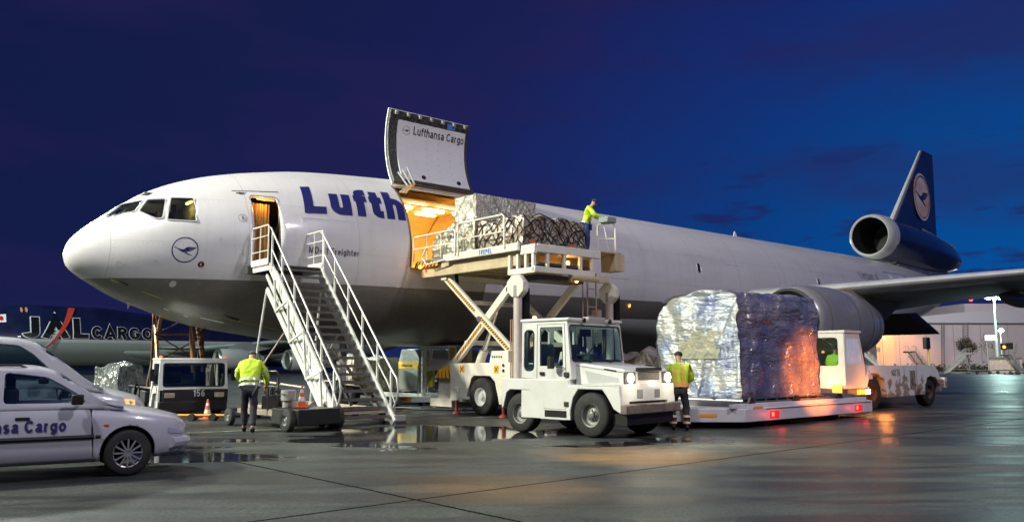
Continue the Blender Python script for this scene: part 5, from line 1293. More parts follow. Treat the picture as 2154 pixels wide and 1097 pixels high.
# cab
CZ0, CZ1 = 1.05, 2.43
side = lambda s: (lambda u, v, d=0: V((u, s*(.985-.03*(v-CZ0)/1.4+d), v)))
for s in (-1, 1):
    fn = side(s); m = MB()
    holed(m, [(.05, .34), (1.44, .34), (1.42, 1.5), (1.34, CZ1), (.05, CZ1)], [round_poly(.13, .40, 1.36, 2.24, .09), [(.58, 1.46), (1.22, 1.46), (1.24, 1.50), (1.21, 2.30), (.60, 2.30), (.57, 2.26)]], fn, .05)
    cs = m.build('cab_side', TWH, tr)
    pane('side_window', round_poly(.12, .41, 1.35, 2.25, .09), lambda u, v, d: fn(u, v, d-.02), GLASS, tr); pane('door_window', [(.57, 1.45), (1.24, 1.45), (1.22, 2.31), (.58, 2.31)], lambda u, v, d: fn(u, v, d-.02), GLASS, tr)
    m = MB(); m.tube([fn(u, v, .004) for u, v in round_poly(.13, .40, 1.36, 2.24, .09)], .014, 5, closed=True); m.build('window_seal', RUB, cs)
    m = MB(); m.tube([fn(u, v, .002) for u, v in [(.50, 1.16), (.50, 2.36), (1.27, 2.36), (1.32, 1.3), (1.32, .55), (.72, .55), (.68, .95), (.62, 1.12), (.50, 1.16)]], .007, 4); m.tube([fn(u, v, .002) for u, v in [(.05, 1.19), (.50, 1.17)]], .007, 4); m.build('door_gap', BLK, cs)
    m = MB(); m.box(.60, .72, s*1.0-.012, s*1.0+.012, 1.26, 1.33); m.build('door_handle', BLK, cs)
    for z in (1.28, .66): m = MB(); m.box(1.28, 1.40, s*1.0-.015, s*1.0+.015, z-.05, z+.05); m.build('hinge', DKM, cs)
m = MB(); m.box(.74, 1.34, -1.008, -1.002, .38, .52); m.build('step_recess', BLK, tr)
# windscreen frame, rear frame, roof
wf = lambda u, v, d=0: V((1.44-.10*(v-1.5)/.93+d, u, v))
m = MB(); hole = round_poly(-.90, .90, 1.56, 2.33, .07); holed(m, [(-.985, 1.18), (.985, 1.18), (.96, CZ1), (-.96, CZ1)], [hole], wf, .05); fr = m.build('windscreen_frame', TWH, tr)
pane('windscreen', round_poly(-.91, .91, 1.55, 2.34, .07), lambda u, v, d: wf(u, v, d-.02), GLASS, tr)
m = MB(); m.tube([wf(u, v, .004) for u, v in hole], .017, 6, closed=True); m.build('windscreen_seal', RUB, fr)
rf = lambda u, v, d=0: V((.05-d, u, v))
m = MB(); holed(m, [(-.985, 1.18), (.985, 1.18), (.96, CZ1), (-.96, CZ1)], [round_poly(-.82, -.08, 1.5, 2.28, .06), round_poly(.08, .82, 1.5, 2.28, .06)], lambda u, v, d=0: V((.05-d, u, v)), .05); m.build('cab_back', TWH, tr)
m = MB(); m.box(.0, 1.40, -.985, .985, CZ1-.01, CZ1+.06); m.build('roof', TWH, tr, bevel=.025)
m = MB(); m.box(1.25, 1.42, -.30, .32, CZ1+.02, CZ1+.10); m.build('roof_marker', mat('marker grey', (.35, .32, .32), .5), tr, bevel=.01)
for y in (-.46, .48): m = MB(); m.cyl((1.40, y, CZ1+.015), (1.43, y, CZ1+.015), .055); m.build('roof_lamp', BLK, tr)
m = MB(); m.lathe([(0, .05), (.07, .045), (.09, .001)], (.1, -.6, CZ1+.06), 'Z', 14); m.build('beacon', emat('amber lens', (1, .42, .08), 14), tr)
plight('beacon_lamp', (.1, -.6, CZ1+.22), 8, (1, .4, .06), .05, tr)
# cab interior
plight('cab_fill', (.7, 0, 2.3), 5, (1, .95, .85), .1, tr)  # fill light added so the inside shows through the windscreen
CI = mat('cab interior', (.06, .065, .07), .7, var=.4)
m = MB(); m.box(.30, .85, -.75, -.2, 1.15, 1.45); m.box(.22, .36, -.75, -.2, 1.4, 1.95); m.box(.30, .85, .2, .75, 1.15, 1.45); m.box(.22, .36, .2, .75, 1.4, 1.95); m.build('seat', mat('seat blue', (.05, .07, .14), .8), tr, bevel=.05)
m = MB(); m.box(1.08, 1.38, -.93, .93, 1.2, 1.60); m.box(.9, 1.3, -.12, .14, 1.2, 1.72); m.build('dashboard', CI, tr, bevel=.03)
m = MB(); c0 = V((.98, .45, 1.72)); m.tube([c0+V((.06*sin(t)*1.0, .19*cos(t), .17*sin(t))) for t in [2*pi*k/20 for k in range(20)]], .014, 6, closed=True); m.tube([c0, (1.2, .45, 1.5)], .02, 6); m.build('steering_wheel', BLK, tr)
m = MB(); m.box(1.20, 1.28, -.35, -.05, 2.10, 2.26); m.build('sun_visor', BLK, tr)
m = MB()
for y in (-.35, .38): m.bar(wf(y, 1.56, .02), wf(y-.62, 1.63, .03), .014); m.bar(wf(y, 1.50, .01), wf(y+.10, 1.565, .03), .03)
m.build('wiper', BLK, fr)
m = MB(); m.box(.98, 1.08, -1.20, -1.08, 1.40, 1.66); m.tube([(1.3, -1.0, 1.42), (1.1, -1.12, 1.45)], .01, 6); m.build('door_mirror', BLK, tr, bevel=.02)
wheel(tr, (0, -.84, .43), .43, .30, .235, rimmat=mat('rim dark grey', (.22, .22, .21), .45, .3, var=.5, vscale=6)); wheel(tr, (0, .84, .43), .43, .30, .235, side=1)
RG = mat('rim dark grey', (.22, .22, .21), .45, .3)
wheel(tr, (1.97, -.84, .46), .46, .32, .245, rimmat=RG); wheel(tr, (1.97, .84, .46), .46, .32, .245, rimmat=RG, side=1)
m = MB(); m.cyl((0, -.7, .43), (0, .7, .43), .09); m.cyl((1.97, -.7, .46), (1.97, .7, .46), .08); m.build('axle_tubes', DKM, tr)

# ================================================================ PEOPLE
J = stand(.16, .12, .0, ((.28, .27, 1.22), (.48, .10, 1.12)), ((.30, -.26, 1.20), (.50, -.06, 1.10)))
J['head'] = (.25, 0, 1.63); J['face'] = (.88, 0, -.48)
person('worker in yellow hi-vis jacket and blue cap standing at the loader console', tuple(V(LO)+V((4.98*cos(LRZ)-1.35*sin(LRZ), 4.98*sin(LRZ)+1.35*cos(LRZ), DZ+.02))), LRZ+R(38), J, HIVIS, mat('jeans', (.03, .06, .18), .8, var=.3), (mat('cap navy', (.02, .025, .07), .7), True), .97, stripes={'torso': (.06,), 'arms': False})
J = stand(.10, .15, .02, ((.14, .30, 1.20), (.38, .24, 1.06)), ((.14, -.30, 1.20), (.38, -.22, 1.06)))
J['head'] = (.16, 0, 1.65); J['face'] = (.9, .1, -.35)
person('worker in yellow jacket with orange bands standing beside the tractor nose', (3.84, 19.30, 0), R(80), J, HIVIS, GREYTR, (mat('beanie', (.02, .02, .02), .9), False), 1.0, stripes={'torso': (.02, .18), 'legs': (.45, .8), 'back': True, 'mat': mat('amber tape', (.90, .42, .12), .5), 'legmat': mat('leg tape', (.85, .55, .28), .5)})
J = stand(.20, .10, .16, ((.34, .30, 1.18), (.52, .18, 1.02)), ((.26, -.32, 1.18), (.46, -.30, .98)))
J['head'] = (.30, 0, 1.60); J['face'] = (.9, 0, -.4)
person('worker in yellow jacket walking past the service cart left of the stairs', (-5.85, 18.75, 0), R(102), J, HIVIS, GREYTR, (mat('cap grey', (.10, .11, .14), .8), True), 1.05, stripes={'torso': (-.02, .30), 'arms': True})

# ================================================================ TRANSPORTER with wrapped load
DLO = V((5.45, 19.72, 0)); DRZ = R(41.5)
tp_ = thing('pallet_transporter', 'low white pallet transporter trailer with glowing red side lights', 'transporter', DLO, DRZ)
LILAC = mat('trailer white', (.66, .63, .66), .35, var=.3, vscale=2.5, dark=(.42, .38, .38))
m = MB(); ol = [(0, 0), (6.4, 0), (6.4, 3.0), (0, 3.0), (-1.35, 2.2), (-1.35, .9)]
m.prism([(0, 0), (6.4, 0), (6.4, 3.0), (0, 3.0), (-.95, 2.2), (-1.0, .95)], .14, .46, 'XY'); bd = m.build('chassis', LILAC, tp_, bevel=.02)
m = MB(); m.box(.25, 6.2, .25, 2.8, .46, .60); m.build('roller_frame', mat('roller grey', (.22, .21, .22), .4, .5, var=.5), tp_)
m = MB(); m.box(.9, 6.3, -.005, .02, .41, .435); m.build('side_slot', mat('rust slot', (.16, .07, .03), .7, var=.6), tp_)
for y in (.12, 2.8):
    m = MB(); m.box(-.3, 6.3, y, y+.12, .46, .56); m.build('side_rail', LILAC, tp_, bevel=.01)
for k in range(12):
    m = MB(); m.cyl((.4+.5*k, .3, .61), (.4+.5*k, 2.75, .61), .04, n=8); m.build('roller', STEEL, tp_)
for x, y in ((.5, .12), (2.6, .14), (4.8, .12)):
    m = MB(); m.prism([(x-.14, .56), (x+.14, .56), (x+.06, .70), (x-.06, .70)], y, y+.06, 'XZ'); m.build('pallet_stop', DKM, tp_)
RED = emat('red side lamp', (1, .035, .03), 9)
for x in (1.25, 5.55):
    m = MB(); m.box(x-.20, x+.20, -.02, -.002, .20, .37); m.build('lamp_housing', mat('lamp red plastic', (.45, .02, .02), .3, emit=(1, .02, .02), estr=.55), tp_, bevel=.008)
    m = MB(); m.box(x-.15, x-.04, -.03, -.021, .24, .34); m.build('side_lamp', RED, tp_, bevel=.008)
    plight('side_lamp_glow', (x-.1, -.25, .27), 3.0, (1, .03, .02), .05, tp_)
m = MB(); m.box(.35, .75, -.006, -.001, .475-.03, .475+.02); m.box(-.75, -.35, .2, .2, .2, .2) if False else None
m.build('side_reflector', mat('reflector orange', (.9, .35, .02), .3), tp_)
rn = V((-.69, -.72, 0)).normalized()
a = V((-.62, .59, .30)); u = V((1, -.95, 0)).normalized(); m = MB(); nn = V((u.y, -u.x, 0)); m.face([a-u*.2+nn*.01+V((0, 0, -.035)), a+u*.2+nn*.01+V((0, 0, -.035)), a+u*.2+nn*.01+V((0, 0, .035)), a-u*.2+nn*.01+V((0, 0, .035))]); m.build('end_reflector', mat('reflector orange', (.9, .35, .02), .3), tp_)
m = MB(); m.bar((-.95, 1.5, .32), (-2.2, 1.5, .36), .12, .08); m.build('tow_bar', DKM, tp_)
for x in (1.2, 2.2, 4.6): wheel(tp_, (x, .25, .19), .19, .16, .08); wheel(tp_, (x, 2.75, .19), .19, .16, .08, side=1)
# the load: near side upright, far side following the hull curve, all in shiny film
wl_ = thing('wrapped_air_cargo', 'huge film-wrapped cargo load with curved top riding on the transporter', 'pallet load', DLO, DRZ, 'wrapped pallet loads')
def film2(name, tint, streak, amp=1.0, sc=2.6, det=6.0, met=.35, ro=.26):
    m = bpy.data.materials.new(name); m.use_nodes = True; t = m.node_tree; p = t.nodes['Principled BSDF']
    tc = N(t, 'ShaderNodeTexCoord'); mp = N(t, 'ShaderNodeMapping'); mp.inputs['Scale'].default_value = streak; L(t, tc.outputs['Object'], mp.inputs[0])
    n1 = N(t, 'ShaderNodeTexNoise', i_Scale=1.2, i_Detail=3.0); L(t, mp.outputs[0], n1.inputs[0]); n3 = N(t, 'ShaderNodeTexNoise', i_Scale=.9, i_Detail=2.0); L(t, tc.outputs['Object'], n3.inputs[0])
    c = ramp(t, n3.outputs[0], tint)
    L(t, mixc(t, math_(t, 'MULTIPLY', ramp(t, n1.outputs[0], [(.55, (0, 0, 0)), (.75, (1, 1, 1))]).outputs[0], .3), c.outputs[0], (.5, .53, .58)), p.inputs['Base Color'])
    p.inputs['Roughness'].default_value = ro; p.inputs['Metallic'].default_value = met
    p.inputs['Coat Weight'].default_value = 1; p.inputs['Coat Roughness'].default_value = .06
    n2 = N(t, 'ShaderNodeTexNoise', i_Scale=sc, i_Detail=det, i_Roughness=.62); L(t, mp.outputs[0], n2.inputs[0])
    b = N(t, 'ShaderNodeBump', i_Strength=1.0, i_Distance=.09*amp); L(t, n2.outputs[0], b.inputs['Height']); L(t, b.outputs[0], p.inputs['Normal'])
    L(t, b.outputs[0], p.inputs['Coat Normal'])
    return m
FE = film2('film over cartons', [(.32, (.10, .13, .26)), (.44, (.34, .38, .44)), (.52, (.44, .45, .40)), (.62, (.30, .36, .46)), (.75, (.13, .18, .38))], (1, .8, 3.0), 1.3, 2.0, 5.0)
FS = film2('film over dark goods', [(.30, (.16, .17, .30)), (.5, (.32, .29, .38)), (.60, (.46, .41, .43)), (.75, (.20, .20, .34))], (1.0, 1, 2.6), 3.2, 1.15, 4.0, .45, .17)
prof = [(0, .0), (0, .5), (0, 1.1), (0, 1.8), (.02, 2.3), (.10, 2.55)]+[(.35+.0, 2.63), (.8, 2.66), (1.25, 2.62)]+[(1.55+.95*sin(R(a)), 1.65+.93*cos(R(a))) for a in (8, 22, 36, 50, 64, 78, 90)]+[(2.50, 1.2), (2.44, .6), (2.40, 0)]
WZ = .67
def wl_pt(x, k):
    i = int(k); f = k-i; i = min(i, len(prof)-2); f = k-i
    y, z = prof[i][0]+(prof[i+1][0]-prof[i][0])*f, prof[i][1]+(prof[i+1][1]-prof[i][1])*f
    q = V((x, y, z)); o = V((noise.noise(q*1.7), noise.noise(q*1.7+V((40, 0, 0))), noise.noise(q*1.7+V((0, 50, 0)))))*.085+V((noise.noise(q*4.5), noise.noise(q*4.5+V((4, 0, 0))), noise.noise(q*5+V((0, 5, 0)))))*.03
    # boxes pressing against the film from inside
    def cell(i, j, k): return random.Random(i*92821+j*68917+k*31337).random()
    def press(a, b, k):
        i, j = math.floor(a/.62), math.floor(b/.48); fa, fb = a/.62-i, b/.48-j; e = min(1, 9*min(fa, 1-fa))*min(1, 9*min(fb, 1-fb))
        return (cell(i, j, k)*.055-.012)*e
    if i < 7: o.y -= press(x+.2, z, 1)
    if x < .01 or x > 3.7: o.x -= press(y+.1, z, 2)*(1 if x < .01 else -1)
    if z < .05: o.z = 0
    return V((.42+x, .38+y, WZ+z))+o
KL = len(prof)-1
m = MB(); m.grid(lambda a, b: wl_pt(3.75*a, KL*b), 90, 90); m.build('film_side', FS, wl_, smooth=80)
def boxes(p):
    a, b = p.y+.1, p.z; i, j = math.floor(a/.58), math.floor(b/.46); fa, fb = a/.58-i, b/.46-j
    return (random.Random(i*7919+j*104729).random()*.065-.02)*min(1, 9*min(fa, 1-fa))*min(1, 9*min(fb, 1-fb))
def endcap(x):
    m = MB(); cz = 1.3
    def f(a, b):
        e = wl_pt(x, KL*a); c = V((.42+x, .38+1.2, WZ)); 
        return c.lerp(e, b)+V((0, noise.noise(e*b*2)*.04, 0))*0+V(((-1 if x < 1 else 1)*(.06*sin(pi*b)+.07*noise.noise(V((a*5, b*4, x)))+boxes(e.lerp(c, 1-b))), 0, 0))
    m.grid(f, 90, 60); return m
endcap(0).build('film_end', FE, wl_, smooth=80); endcap(3.75).build('film_far_end', FE, wl_, smooth=80)
m = MB(); m.box(.36, 4.24, .30, 2.86, .645, .668); m.build('pallet_sheet', STEEL, wl_)
lb = mat('carton pale', (.42, .40, .27), .35, var=.7, vscale=3, dark=(.22, .24, .22), coat=1, bump=1.0, bscale=6)
m = MB(); 
m.grid(lambda a, b: V((.42-.045-.05, .75+1.35*a, WZ+.95+.70*b)), 2, 2); m.build('carton_label', lb, wl_)
m = MB(); m.grid(lambda a, b: V((.365, 1.0+.4*a, WZ+1.32+.22*b)), 1, 1); m.grid(lambda a, b: V((.365, 1.55+.28*a, WZ+1.08+.16*b)), 1, 1); m.build('carton_print', mat('print blue', (.08, .10, .2), .5), wl_)

# unseen orange fill spots, added to tint the film side and the wet concrete
spot('orange_fill', (15.5, 13.0, 2.6), (7.9, 22.2, 1.25), 30000, (1, .24, .03), 13, .06, 1.0)
spot('orange_fill', (4.0, 11.5, 9.5), (2.0, 14.2, 0), 22000, (1, .42, .06), 20, .2, 1.0)
spot('orange_fill', (2.0, 8.0, 9.0), (-.1, 10.6, 0), 9000, (1, .42, .06), 18, .2, 1.0)
# ================================================================ PUSHBACK TUG 0078
UG = V((11.65, 27.2, 0)); URZ = R(40.0)
tg = thing('pushback_tug', 'rusty low white tug numbered 0078 with a small cab at its near end', 'tug', UG, URZ)
RUSTW = bpy.data.materials.new('rusty white paint'); RUSTW.use_nodes = True
t = RUSTW.node_tree; p = t.nodes['Principled BSDF']; tc = N(t, 'ShaderNodeTexCoord'); n1 = N(t, 'ShaderNodeTexNoise', i_Scale=2.2, i_Detail=8.0, i_Roughness=.65); L(t, tc.outputs['Object'], n1.inputs[0])
s = N(t, 'ShaderNodeSeparateXYZ'); L(t, tc.outputs['Object'], s.inputs[0])
h_ = math_(t, 'SUBTRACT', n1.outputs[0], math_(t, 'MULTIPLY', math_(t, 'SUBTRACT', s.outputs[2], .9), .22))
rr = ramp(t, h_, [(.52, (.66, .67, .66)), (.545, (.30, .17, .08)), (.60, (.34, .29, .26)), (.66, (.13, .08, .055))]); L(t, rr.outputs[0], p.inputs['Base Color']); p.inputs['Roughness'].default_value = .5
m = MB(); yw = 2.5
bp_ = [(-.80, .50), (-.55, .50), (-.62, .75), (-.38, 1.18), (.12, 1.18), (.50, .95), (.72, .38), (3.45, .42), (3.50, .70), (3.65, .98), (3.95, 1.06), (4.35, .98), (4.62, .72), (4.66, .5), (4.80, .52), (4.75, .90), (4.55, 1.25), (4.2, 1.43), (-.45, 1.43), (-.80, .85)]
m.prism(bp_, -.15, .15, 'XZ'); m.build('side_panel', RUSTW, tg, bevel=.015)
m = MB(); m.prism(bp_, yw-.15, yw+.15, 'XZ'); m.build('far_side_panel', RUSTW, tg, bevel=.015)
m = MB(); m.box(-.4, 4.4, .15, yw-.15, .45, 1.38); m.build('engine_deck', mat('deck worn', (.30, .28, .25), .6, var=.6), tg)
m = MB()
for x in (1.95, 2.85): m.box(x-.012, x+.012, -.156, -.15, .44, 1.42)
m.box(2.35, 2.75, -.158, -.151, .62, 1.25); m.build('panel_stain', mat('rust stain', (.14, .08, .05), .7, var=.8, vscale=8, dark=(.4, .35, .3)), tg)
sign('fleet_number', '0078', .22, mat('number brown', (.28, .16, .05), .6), tg, flat((1.12, -.152, 1.08), (1, 0, 0), (0, 0, 1), (0, -1, 0)), w=.14, sp=.14, sx=.85)
m = MB(); m.box(4.8, 5.6, .2, 2.3, .62, .95); m.box(5.4, 5.65, 0, 2.5, .6, .98); m.build('bumper', RUSTW, tg, bevel=.02)
wheel(tg, (0, .14, .56), .56, .34, .27, rimmat=mat('rim rust', (.12, .06, .03), .6)); wheel(tg, (0, yw-.14, .56), .56, .34, .27, side=1); wheel(tg, (4.08, .14, .50), .50, .34, .24, rimmat=mat('rim rust', (.12, .06, .03), .6)); wheel(tg, (4.08, yw-.14, .5), .5, .34, .24, side=1)
# cab, windows all round
CW = mat('cab cream', (.70, .69, .62), .4, var=.2)
c0, c1 = -1.95, -.80
sfn = lambda u, v, d=0: V((u, -.16-d, v))
m = MB(); holed(m, [(c0, .72), (c1+.10, .72), (c1+.10, 1.35), (c1-.22, 2.46), (c0+.02, 2.46)], [[(c0+.10, 1.48), (c1-.04, 1.50), (c1-.26, 2.30), (c0+.12, 2.30)]], sfn, .05); m.build('cab_side', CW, tg)
pane('side_window', [(c0+.09, 1.47), (c1-.03, 1.49), (c1-.25, 2.31), (c0+.11, 2.31)], lambda u, v, d: sfn(u, v, d-.02), mat('self-lit pane', (.55, .58, .65), .15, emit=(.45, .5, .62), estr=.25, var=.4, vscale=5, dark=(.2, .24, .32)), tg)  # bluish reflected brightness is put into the pane as emission
bfn = lambda u, v, d=0: V((c0-d, u, v))
m = MB(); holed(m, [(-.16, .72), (1.45, .72), (1.40, 2.46), (-.14, 2.46)], [round_poly(.05, 1.2, 1.42, 2.30, .12)], bfn, .05); m.build('cab_back', CW, tg)
pane('rear_window', round_poly(.04, 1.21, 1.41, 2.31, .12), lambda u, v, d: bfn(u, v, d-.02), GLASS, tg)
m = MB(); m.box(c0-.03, c1-.15, -.2, 1.42, 2.45, 2.52); m.box(c0, c1, 1.38, 1.42, .72, 2.46); m.box(c0, -.4, -.10, 1.40, .55, .74); m.prism([(c1+.10, .74), (c1+.10, 1.35), (c1-.22, 2.46), (c1-.26, 2.46), (c1+.05, 1.35), (c1+.05, .74)], -.1, 1.4, 'XZ'); m.build('cab_shell', CW, tg)
m = MB(); m.box(c0-.05, c1+.15, -.22, 1.5, .50, .72); m.build('cab_skirt', mat('skirt dark', (.06, .05, .045), .5), tg, bevel=.01)
m = MB(); m.box(c1-.62, c1-.16, -.235, -.222, .54, .69); m.build('indicator', emat('amber panel', (1, .35, .02), 2.2), tg)
m = MB(); m.box(c1-.10, c1+.20, -.24, -.2, .54, .68); m.build('tail_lamp', emat('bright work lamp', (1, .62, .22), 14), tg)
plight('tail_lamp_glow', (c1+.05, -.75, .65), 42, (1, .30, .06), .10, tg)
plight('rear_lamp_glow', (c0-.25, .3, .9), 20, (1, .30, .06), .08, tg)
m = MB(); m.box(c0-.08, c0-.05, -.05, .25, .60, .85); m.build('rear_lamp', emat('orange rear lamp', (1, .30, .04), 3), tg)
m = MB(); m.box(-.52, -.25, -.158, -.15, 1.0, 1.16); m.build('side_badge', mat('badge', (.35, .40, .50), .4), tg)
m = MB(); m.tube([(4.5, .1, 1.4), (4.42, .1, 2.15)], .03, 6); m.build('mirror_post', mat('post yellow', (.6, .5, .05), .5), tg)
m = MB(); m.box(4.15, 4.45, .0, .16, 2.0, 2.42); m.build('mirror', BLK, tg, bevel=.03)
J = stand(.1, .1, 0, ((.1, .28, 1.15), (.4, .2, 1.1)), ((.1, -.28, 1.15), (.4, -.2, 1.1)))
for k in 'lr': J['kn'+k] = (.42, .1*(1 if k == 'l' else -1), .9); J['an'+k] = (.40, .1*(1 if k == 'l' else -1), .50)
person('tug driver in yellow jacket seated inside the small cab', tuple(UG+V(((c0+.42)*cos(URZ)-.45*sin(URZ), (c0+.42)*sin(URZ)+.45*cos(URZ), .30))), URZ, J, HIVIS, GREYTR, None, .98, stripes=False)

# ================================================================ CARS
def car(name, label, loc, rz, sc, paint, kind):
    o = thing(name, label, 'car', loc, rz, None); o.scale = sc
    # x forward with the front axle at 0; y half widths; lower body shell
    S = [-3.42, -3.38, -3.25, -2.9, -2.5, -2.0, -1.5, -1.0, -.62, -.35, 0, .3, .52, .68, .76, .80]
    Wd = [.62, .74, .80, .835, .84, .845, .845, .845, .84, .835, .83, .80, .75, .66, .55, .42]
    SH = [.80, .90, .93, .93, .925, .92, .915, .91, .905, .875, .835, .785, .735, .69, .66, .60]
    LO_ = [.34, .28, .24, .22, .22, .2, .2, .2, .2, .2, .21, .22, .23, .25, .30, .40]
    prof = lambda x: (interp(S, Wd, x), interp(S, SH, x), interp(S, LO_, x))
    xs = [S[0]+(S[-1]-S[0])*k/52 for k in range(53)]; m = MB(); bm = m.bm; rg = []
    for x in xs:
        w, sh, lo = prof(x); h = sh-lo; ring = []
        half = [(.90, lo), (.965, lo+.06), (.985, lo+h*.25), (1.0, lo+h*.45), (.992, lo+h*.62), (.975, lo+h*.78), (.945, lo+h*.91), (.90, lo+h*.975), (.80, sh), (.5, sh+.035), (0, sh+.055)]
        pts = [(-a*w, z) for a, z in half]+[(a*w, z) for a, z in half[-2::-1]]
        rg.append([bm.verts.new((x, y, z)) for y, z in pts])
    for i in range(len(rg)-1):
        for k in range(len(rg[0])-1): bm.faces.new((rg[i][k], rg[i][k+1], rg[i+1][k+1], rg[i+1][k]))
    bm.faces.new(rg[0]); bm.faces.new(rg[-1][::-1])
    bmesh.ops.recalc_face_normals(bm, faces=bm.faces)
    for ax in (0, -2.55):
        cut_poly(bm, [(ax+.345*cos(2*pi*k/24), .30+.345*sin(2*pi*k/24)) for k in range(24)], 0, False)
    bd = m.build('body', paint, o, smooth=40, recalc=False); so = bd.modifiers.new('s', 'SOLIDIFY'); so.thickness = .03; so.offset = -1
    # greenhouse
    gh = kind
    m = MB(); bm = m.bm; rg = []; n = 40
    X0_, X1_ = gh['x']; hgt = gh['h']
    def top(x): return interp(*gh['roof'], x)
    for i in range(n+1):
        x = X0_+(X1_-X0_)*i/n; zt = top(x); zb = .90 if x < -.3 else interp([-.3, .3], [.90, .82], x); w0 = prof(x)[0]*.935; k = (zt-zb)/hgt; w1 = w0-(.17*k); zt = max(zt, zb+.01)
        half = [(w0, zb-.03), (w0-.02, zb+.01), (w0+(w1-w0)*.5, zb+(zt-zb)*.5), (w1+.01, zt-.07*k), (w1-.03, zt-.022*k), (w1-.12, zt-.004), (w1*.5, zt+.012*k), (0, zt+.018*k)]
        pts = [(-a, z) for a, z in half]+[(a, z) for a, z in half[-2::-1]]
        rg.append([bm.verts.new((x, y, z)) for y, z in pts])
    for i in range(n):
        for k in range(len(rg[0])-1): bm.faces.new((rg[i][k], rg[i][k+1], rg[i+1][k+1], rg[i+1][k]))
    bm.faces.new(rg[0]); bmesh.ops.recalc_face_normals(bm, faces=bm.faces)
    gl = []
    for w_ in gh['win']: gl += cut_poly(bm, round_any(w_, .05), 0, True)
    # windscreen: faces of the sloping front, middle strip
    ws_ = [f for f in bm.faces if gh['ws'][0] < f.calc_center_median().x < gh['ws'][1] and f.normal.x > .25 and abs(f.calc_center_median().y) < .66 and f.calc_center_median().z < top(gh['ws'][0])-.02]
    nb = bmesh.new(); mp = {}
    for f in ws_:
        for v in f.verts:
            if v not in mp: mp[v] = nb.verts.new(v.co)
        nb.faces.new([mp[v] for v in f.verts])
    bmesh.ops.delete(bm, geom=ws_, context='FACES')
    cb = m.build('cabin', paint, o, smooth=40, recalc=False); so = cb.modifiers.new('s', 'SOLIDIFY'); so.thickness = .025; so.offset = -1
    CG = glassmat('car glass', (.42, .52, .55), alpha=.30)
    for g_ in gl:
        if len(g_.faces):
            r = bmesh.ops.inset_region(g_, faces=g_.faces[:], thickness=.022)
            for f in g_.faces: f.material_index = 0
            for f in r['faces']: f.material_index = 1
            wrap(g_).build('side_window', [CG, RUB], o, recalc=False)
    if len(nb.faces): wrap(nb).build('windscreen', [CG], o, recalc=False)
    # seats, wheel, floor
    m = MB(); m.box(-3.3, -.1, -.7, .7, .24, .30)
    for x in (-1.35, -2.3):
        for y in (-.38, .38): m.box(x, x+.5, y-.26, y+.26, .3, .55); m.box(x-.1, x+.06, y-.25, y+.25, .5, 1.12); m.box(x-.08, x+.02, y-.12, y+.12, 1.12, 1.28)
    m.box(-.55, -.25, -.7, .7, .6, .93); m.build('interior', mat('car interior', (.035, .036, .045), .8), o, bevel=.03)
    m = MB(); c_ = V((-.78, .36, .93)); m.tube([c_+V((.06*sin(t), .18*cos(t), .17*sin(t))) for t in [2*pi*k/16 for k in range(16)]], .014, 6, closed=True); m.build('steering_wheel', BLK, o)
    # trim
    def on(x, z, off=.006):
        w, sh, lo = prof(x); h = sh-lo; t = (z-lo)/h
        hw = interp([0, .14, .25, .45, .62, .78, .91, 1], [.90, .965, .985, 1, .992, .975, .945, .9], t)*w
        return V((x, -hw-off, z))
    for s in (-1, 1):
        fx = lambda p: V((p.x, p.y*(-s), p.z)) if s > 0 else p
        m = MB(); 
        for a, b in ((-2.16, -1.52), (-1.50, -.42)) : m.tube([fx(on(a+(b-a)*k/6, .52, .004)) for k in range(7)], .030, 5)
        m.tube([fx(on(-.40+.06*k/4*1.0, .52, .004)) for k in range(5)], .02, 5); m.build('rub_strip', BLK, o)
        m = MB(); m.tube([fx(on(x, z, .008)) for x, z in [(-.42, .27), (-.44, .55), (-.47, .86)]], .011, 4); m.tube([fx(on(x, z, .008)) for x, z in [(-1.50, .27), (-1.50, .6), (-1.50, .86)]], .011, 4); m.tube([fx(on(x, z, .008)) for x, z in [(-2.2, .6), (-2.3, .86)]], .006, 4)
        m.build('door_gap', BLK, o)
        for x in (-1.32, -2.05):
            m = MB(); m.bar(fx(on(x, .77, .004)), fx(on(x+.16, .77, .004)), .028, .035); m.build('door_handle', BLK, o, bevel=.006)
        m = MB(); m.ball(fx(on(-.28, .66, .003)), .035, (1, .35, .5), 10); m.build('side_repeater', mat('repeater orange', (.7, .12, .02), .3), o)
        m = MB(); m.bar(fx(V((-.58, -.83, .98))), fx(V((-.62, -.98, 1.0))), .05, .04); m.box(-.72, -.58, min(-.93*-s, -1.03*-s) if s > 0 else -1.03, max(-.93*-s, -1.03*-s) if s > 0 else -.93, .93, 1.06); m.build('door_mirror', BLK, o, bevel=.03)
    for s in (-1, 1):
        m = MB(); y0 = -.66 if s < 0 else .40
        q_ = [on(.50+.24*k/5, .60-.015*k, .010) for k in range(6)]+[on(.74-.24*k/5, .53-.005*(5-k), .012) for k in range(6)]; m.face([V((p_.x, p_.y*(-s), p_.z)) if s > 0 else p_ for p_ in q_]); hl = m.build('headlight', mat('clear lamp', (.55, .58, .6), .1, .3, coat=1), o)
    m = MB(); m.tube([(.54, -.745, .40), (.74, -.58, .40), (.815, -.3, .40), (.815, .3, .40), (.74, .58, .40), (.54, .745, .40)], .075, 8); m.build('front_bumper', paint, o)
    m = MB(); m.box(.74, .80, -.3, .3, .56, .62); m.build('grille', BLK, o)
    wm = mat('hub silver', (.42, .42, .43), .35, .6)
    for x in (0, -2.55):
        wheel(o, (x, -.72, .295), .295, .19, .185, spokes=12, rimmat=wm); wheel(o, (x, .72, .295), .295, .19, .185, spokes=12, rimmat=wm, side=1)
        m = MB(); m.box(x-.36, x+.36, -.60, .60, .25, .62); m.build('wheel_arch', BLK, o)
    return o, on
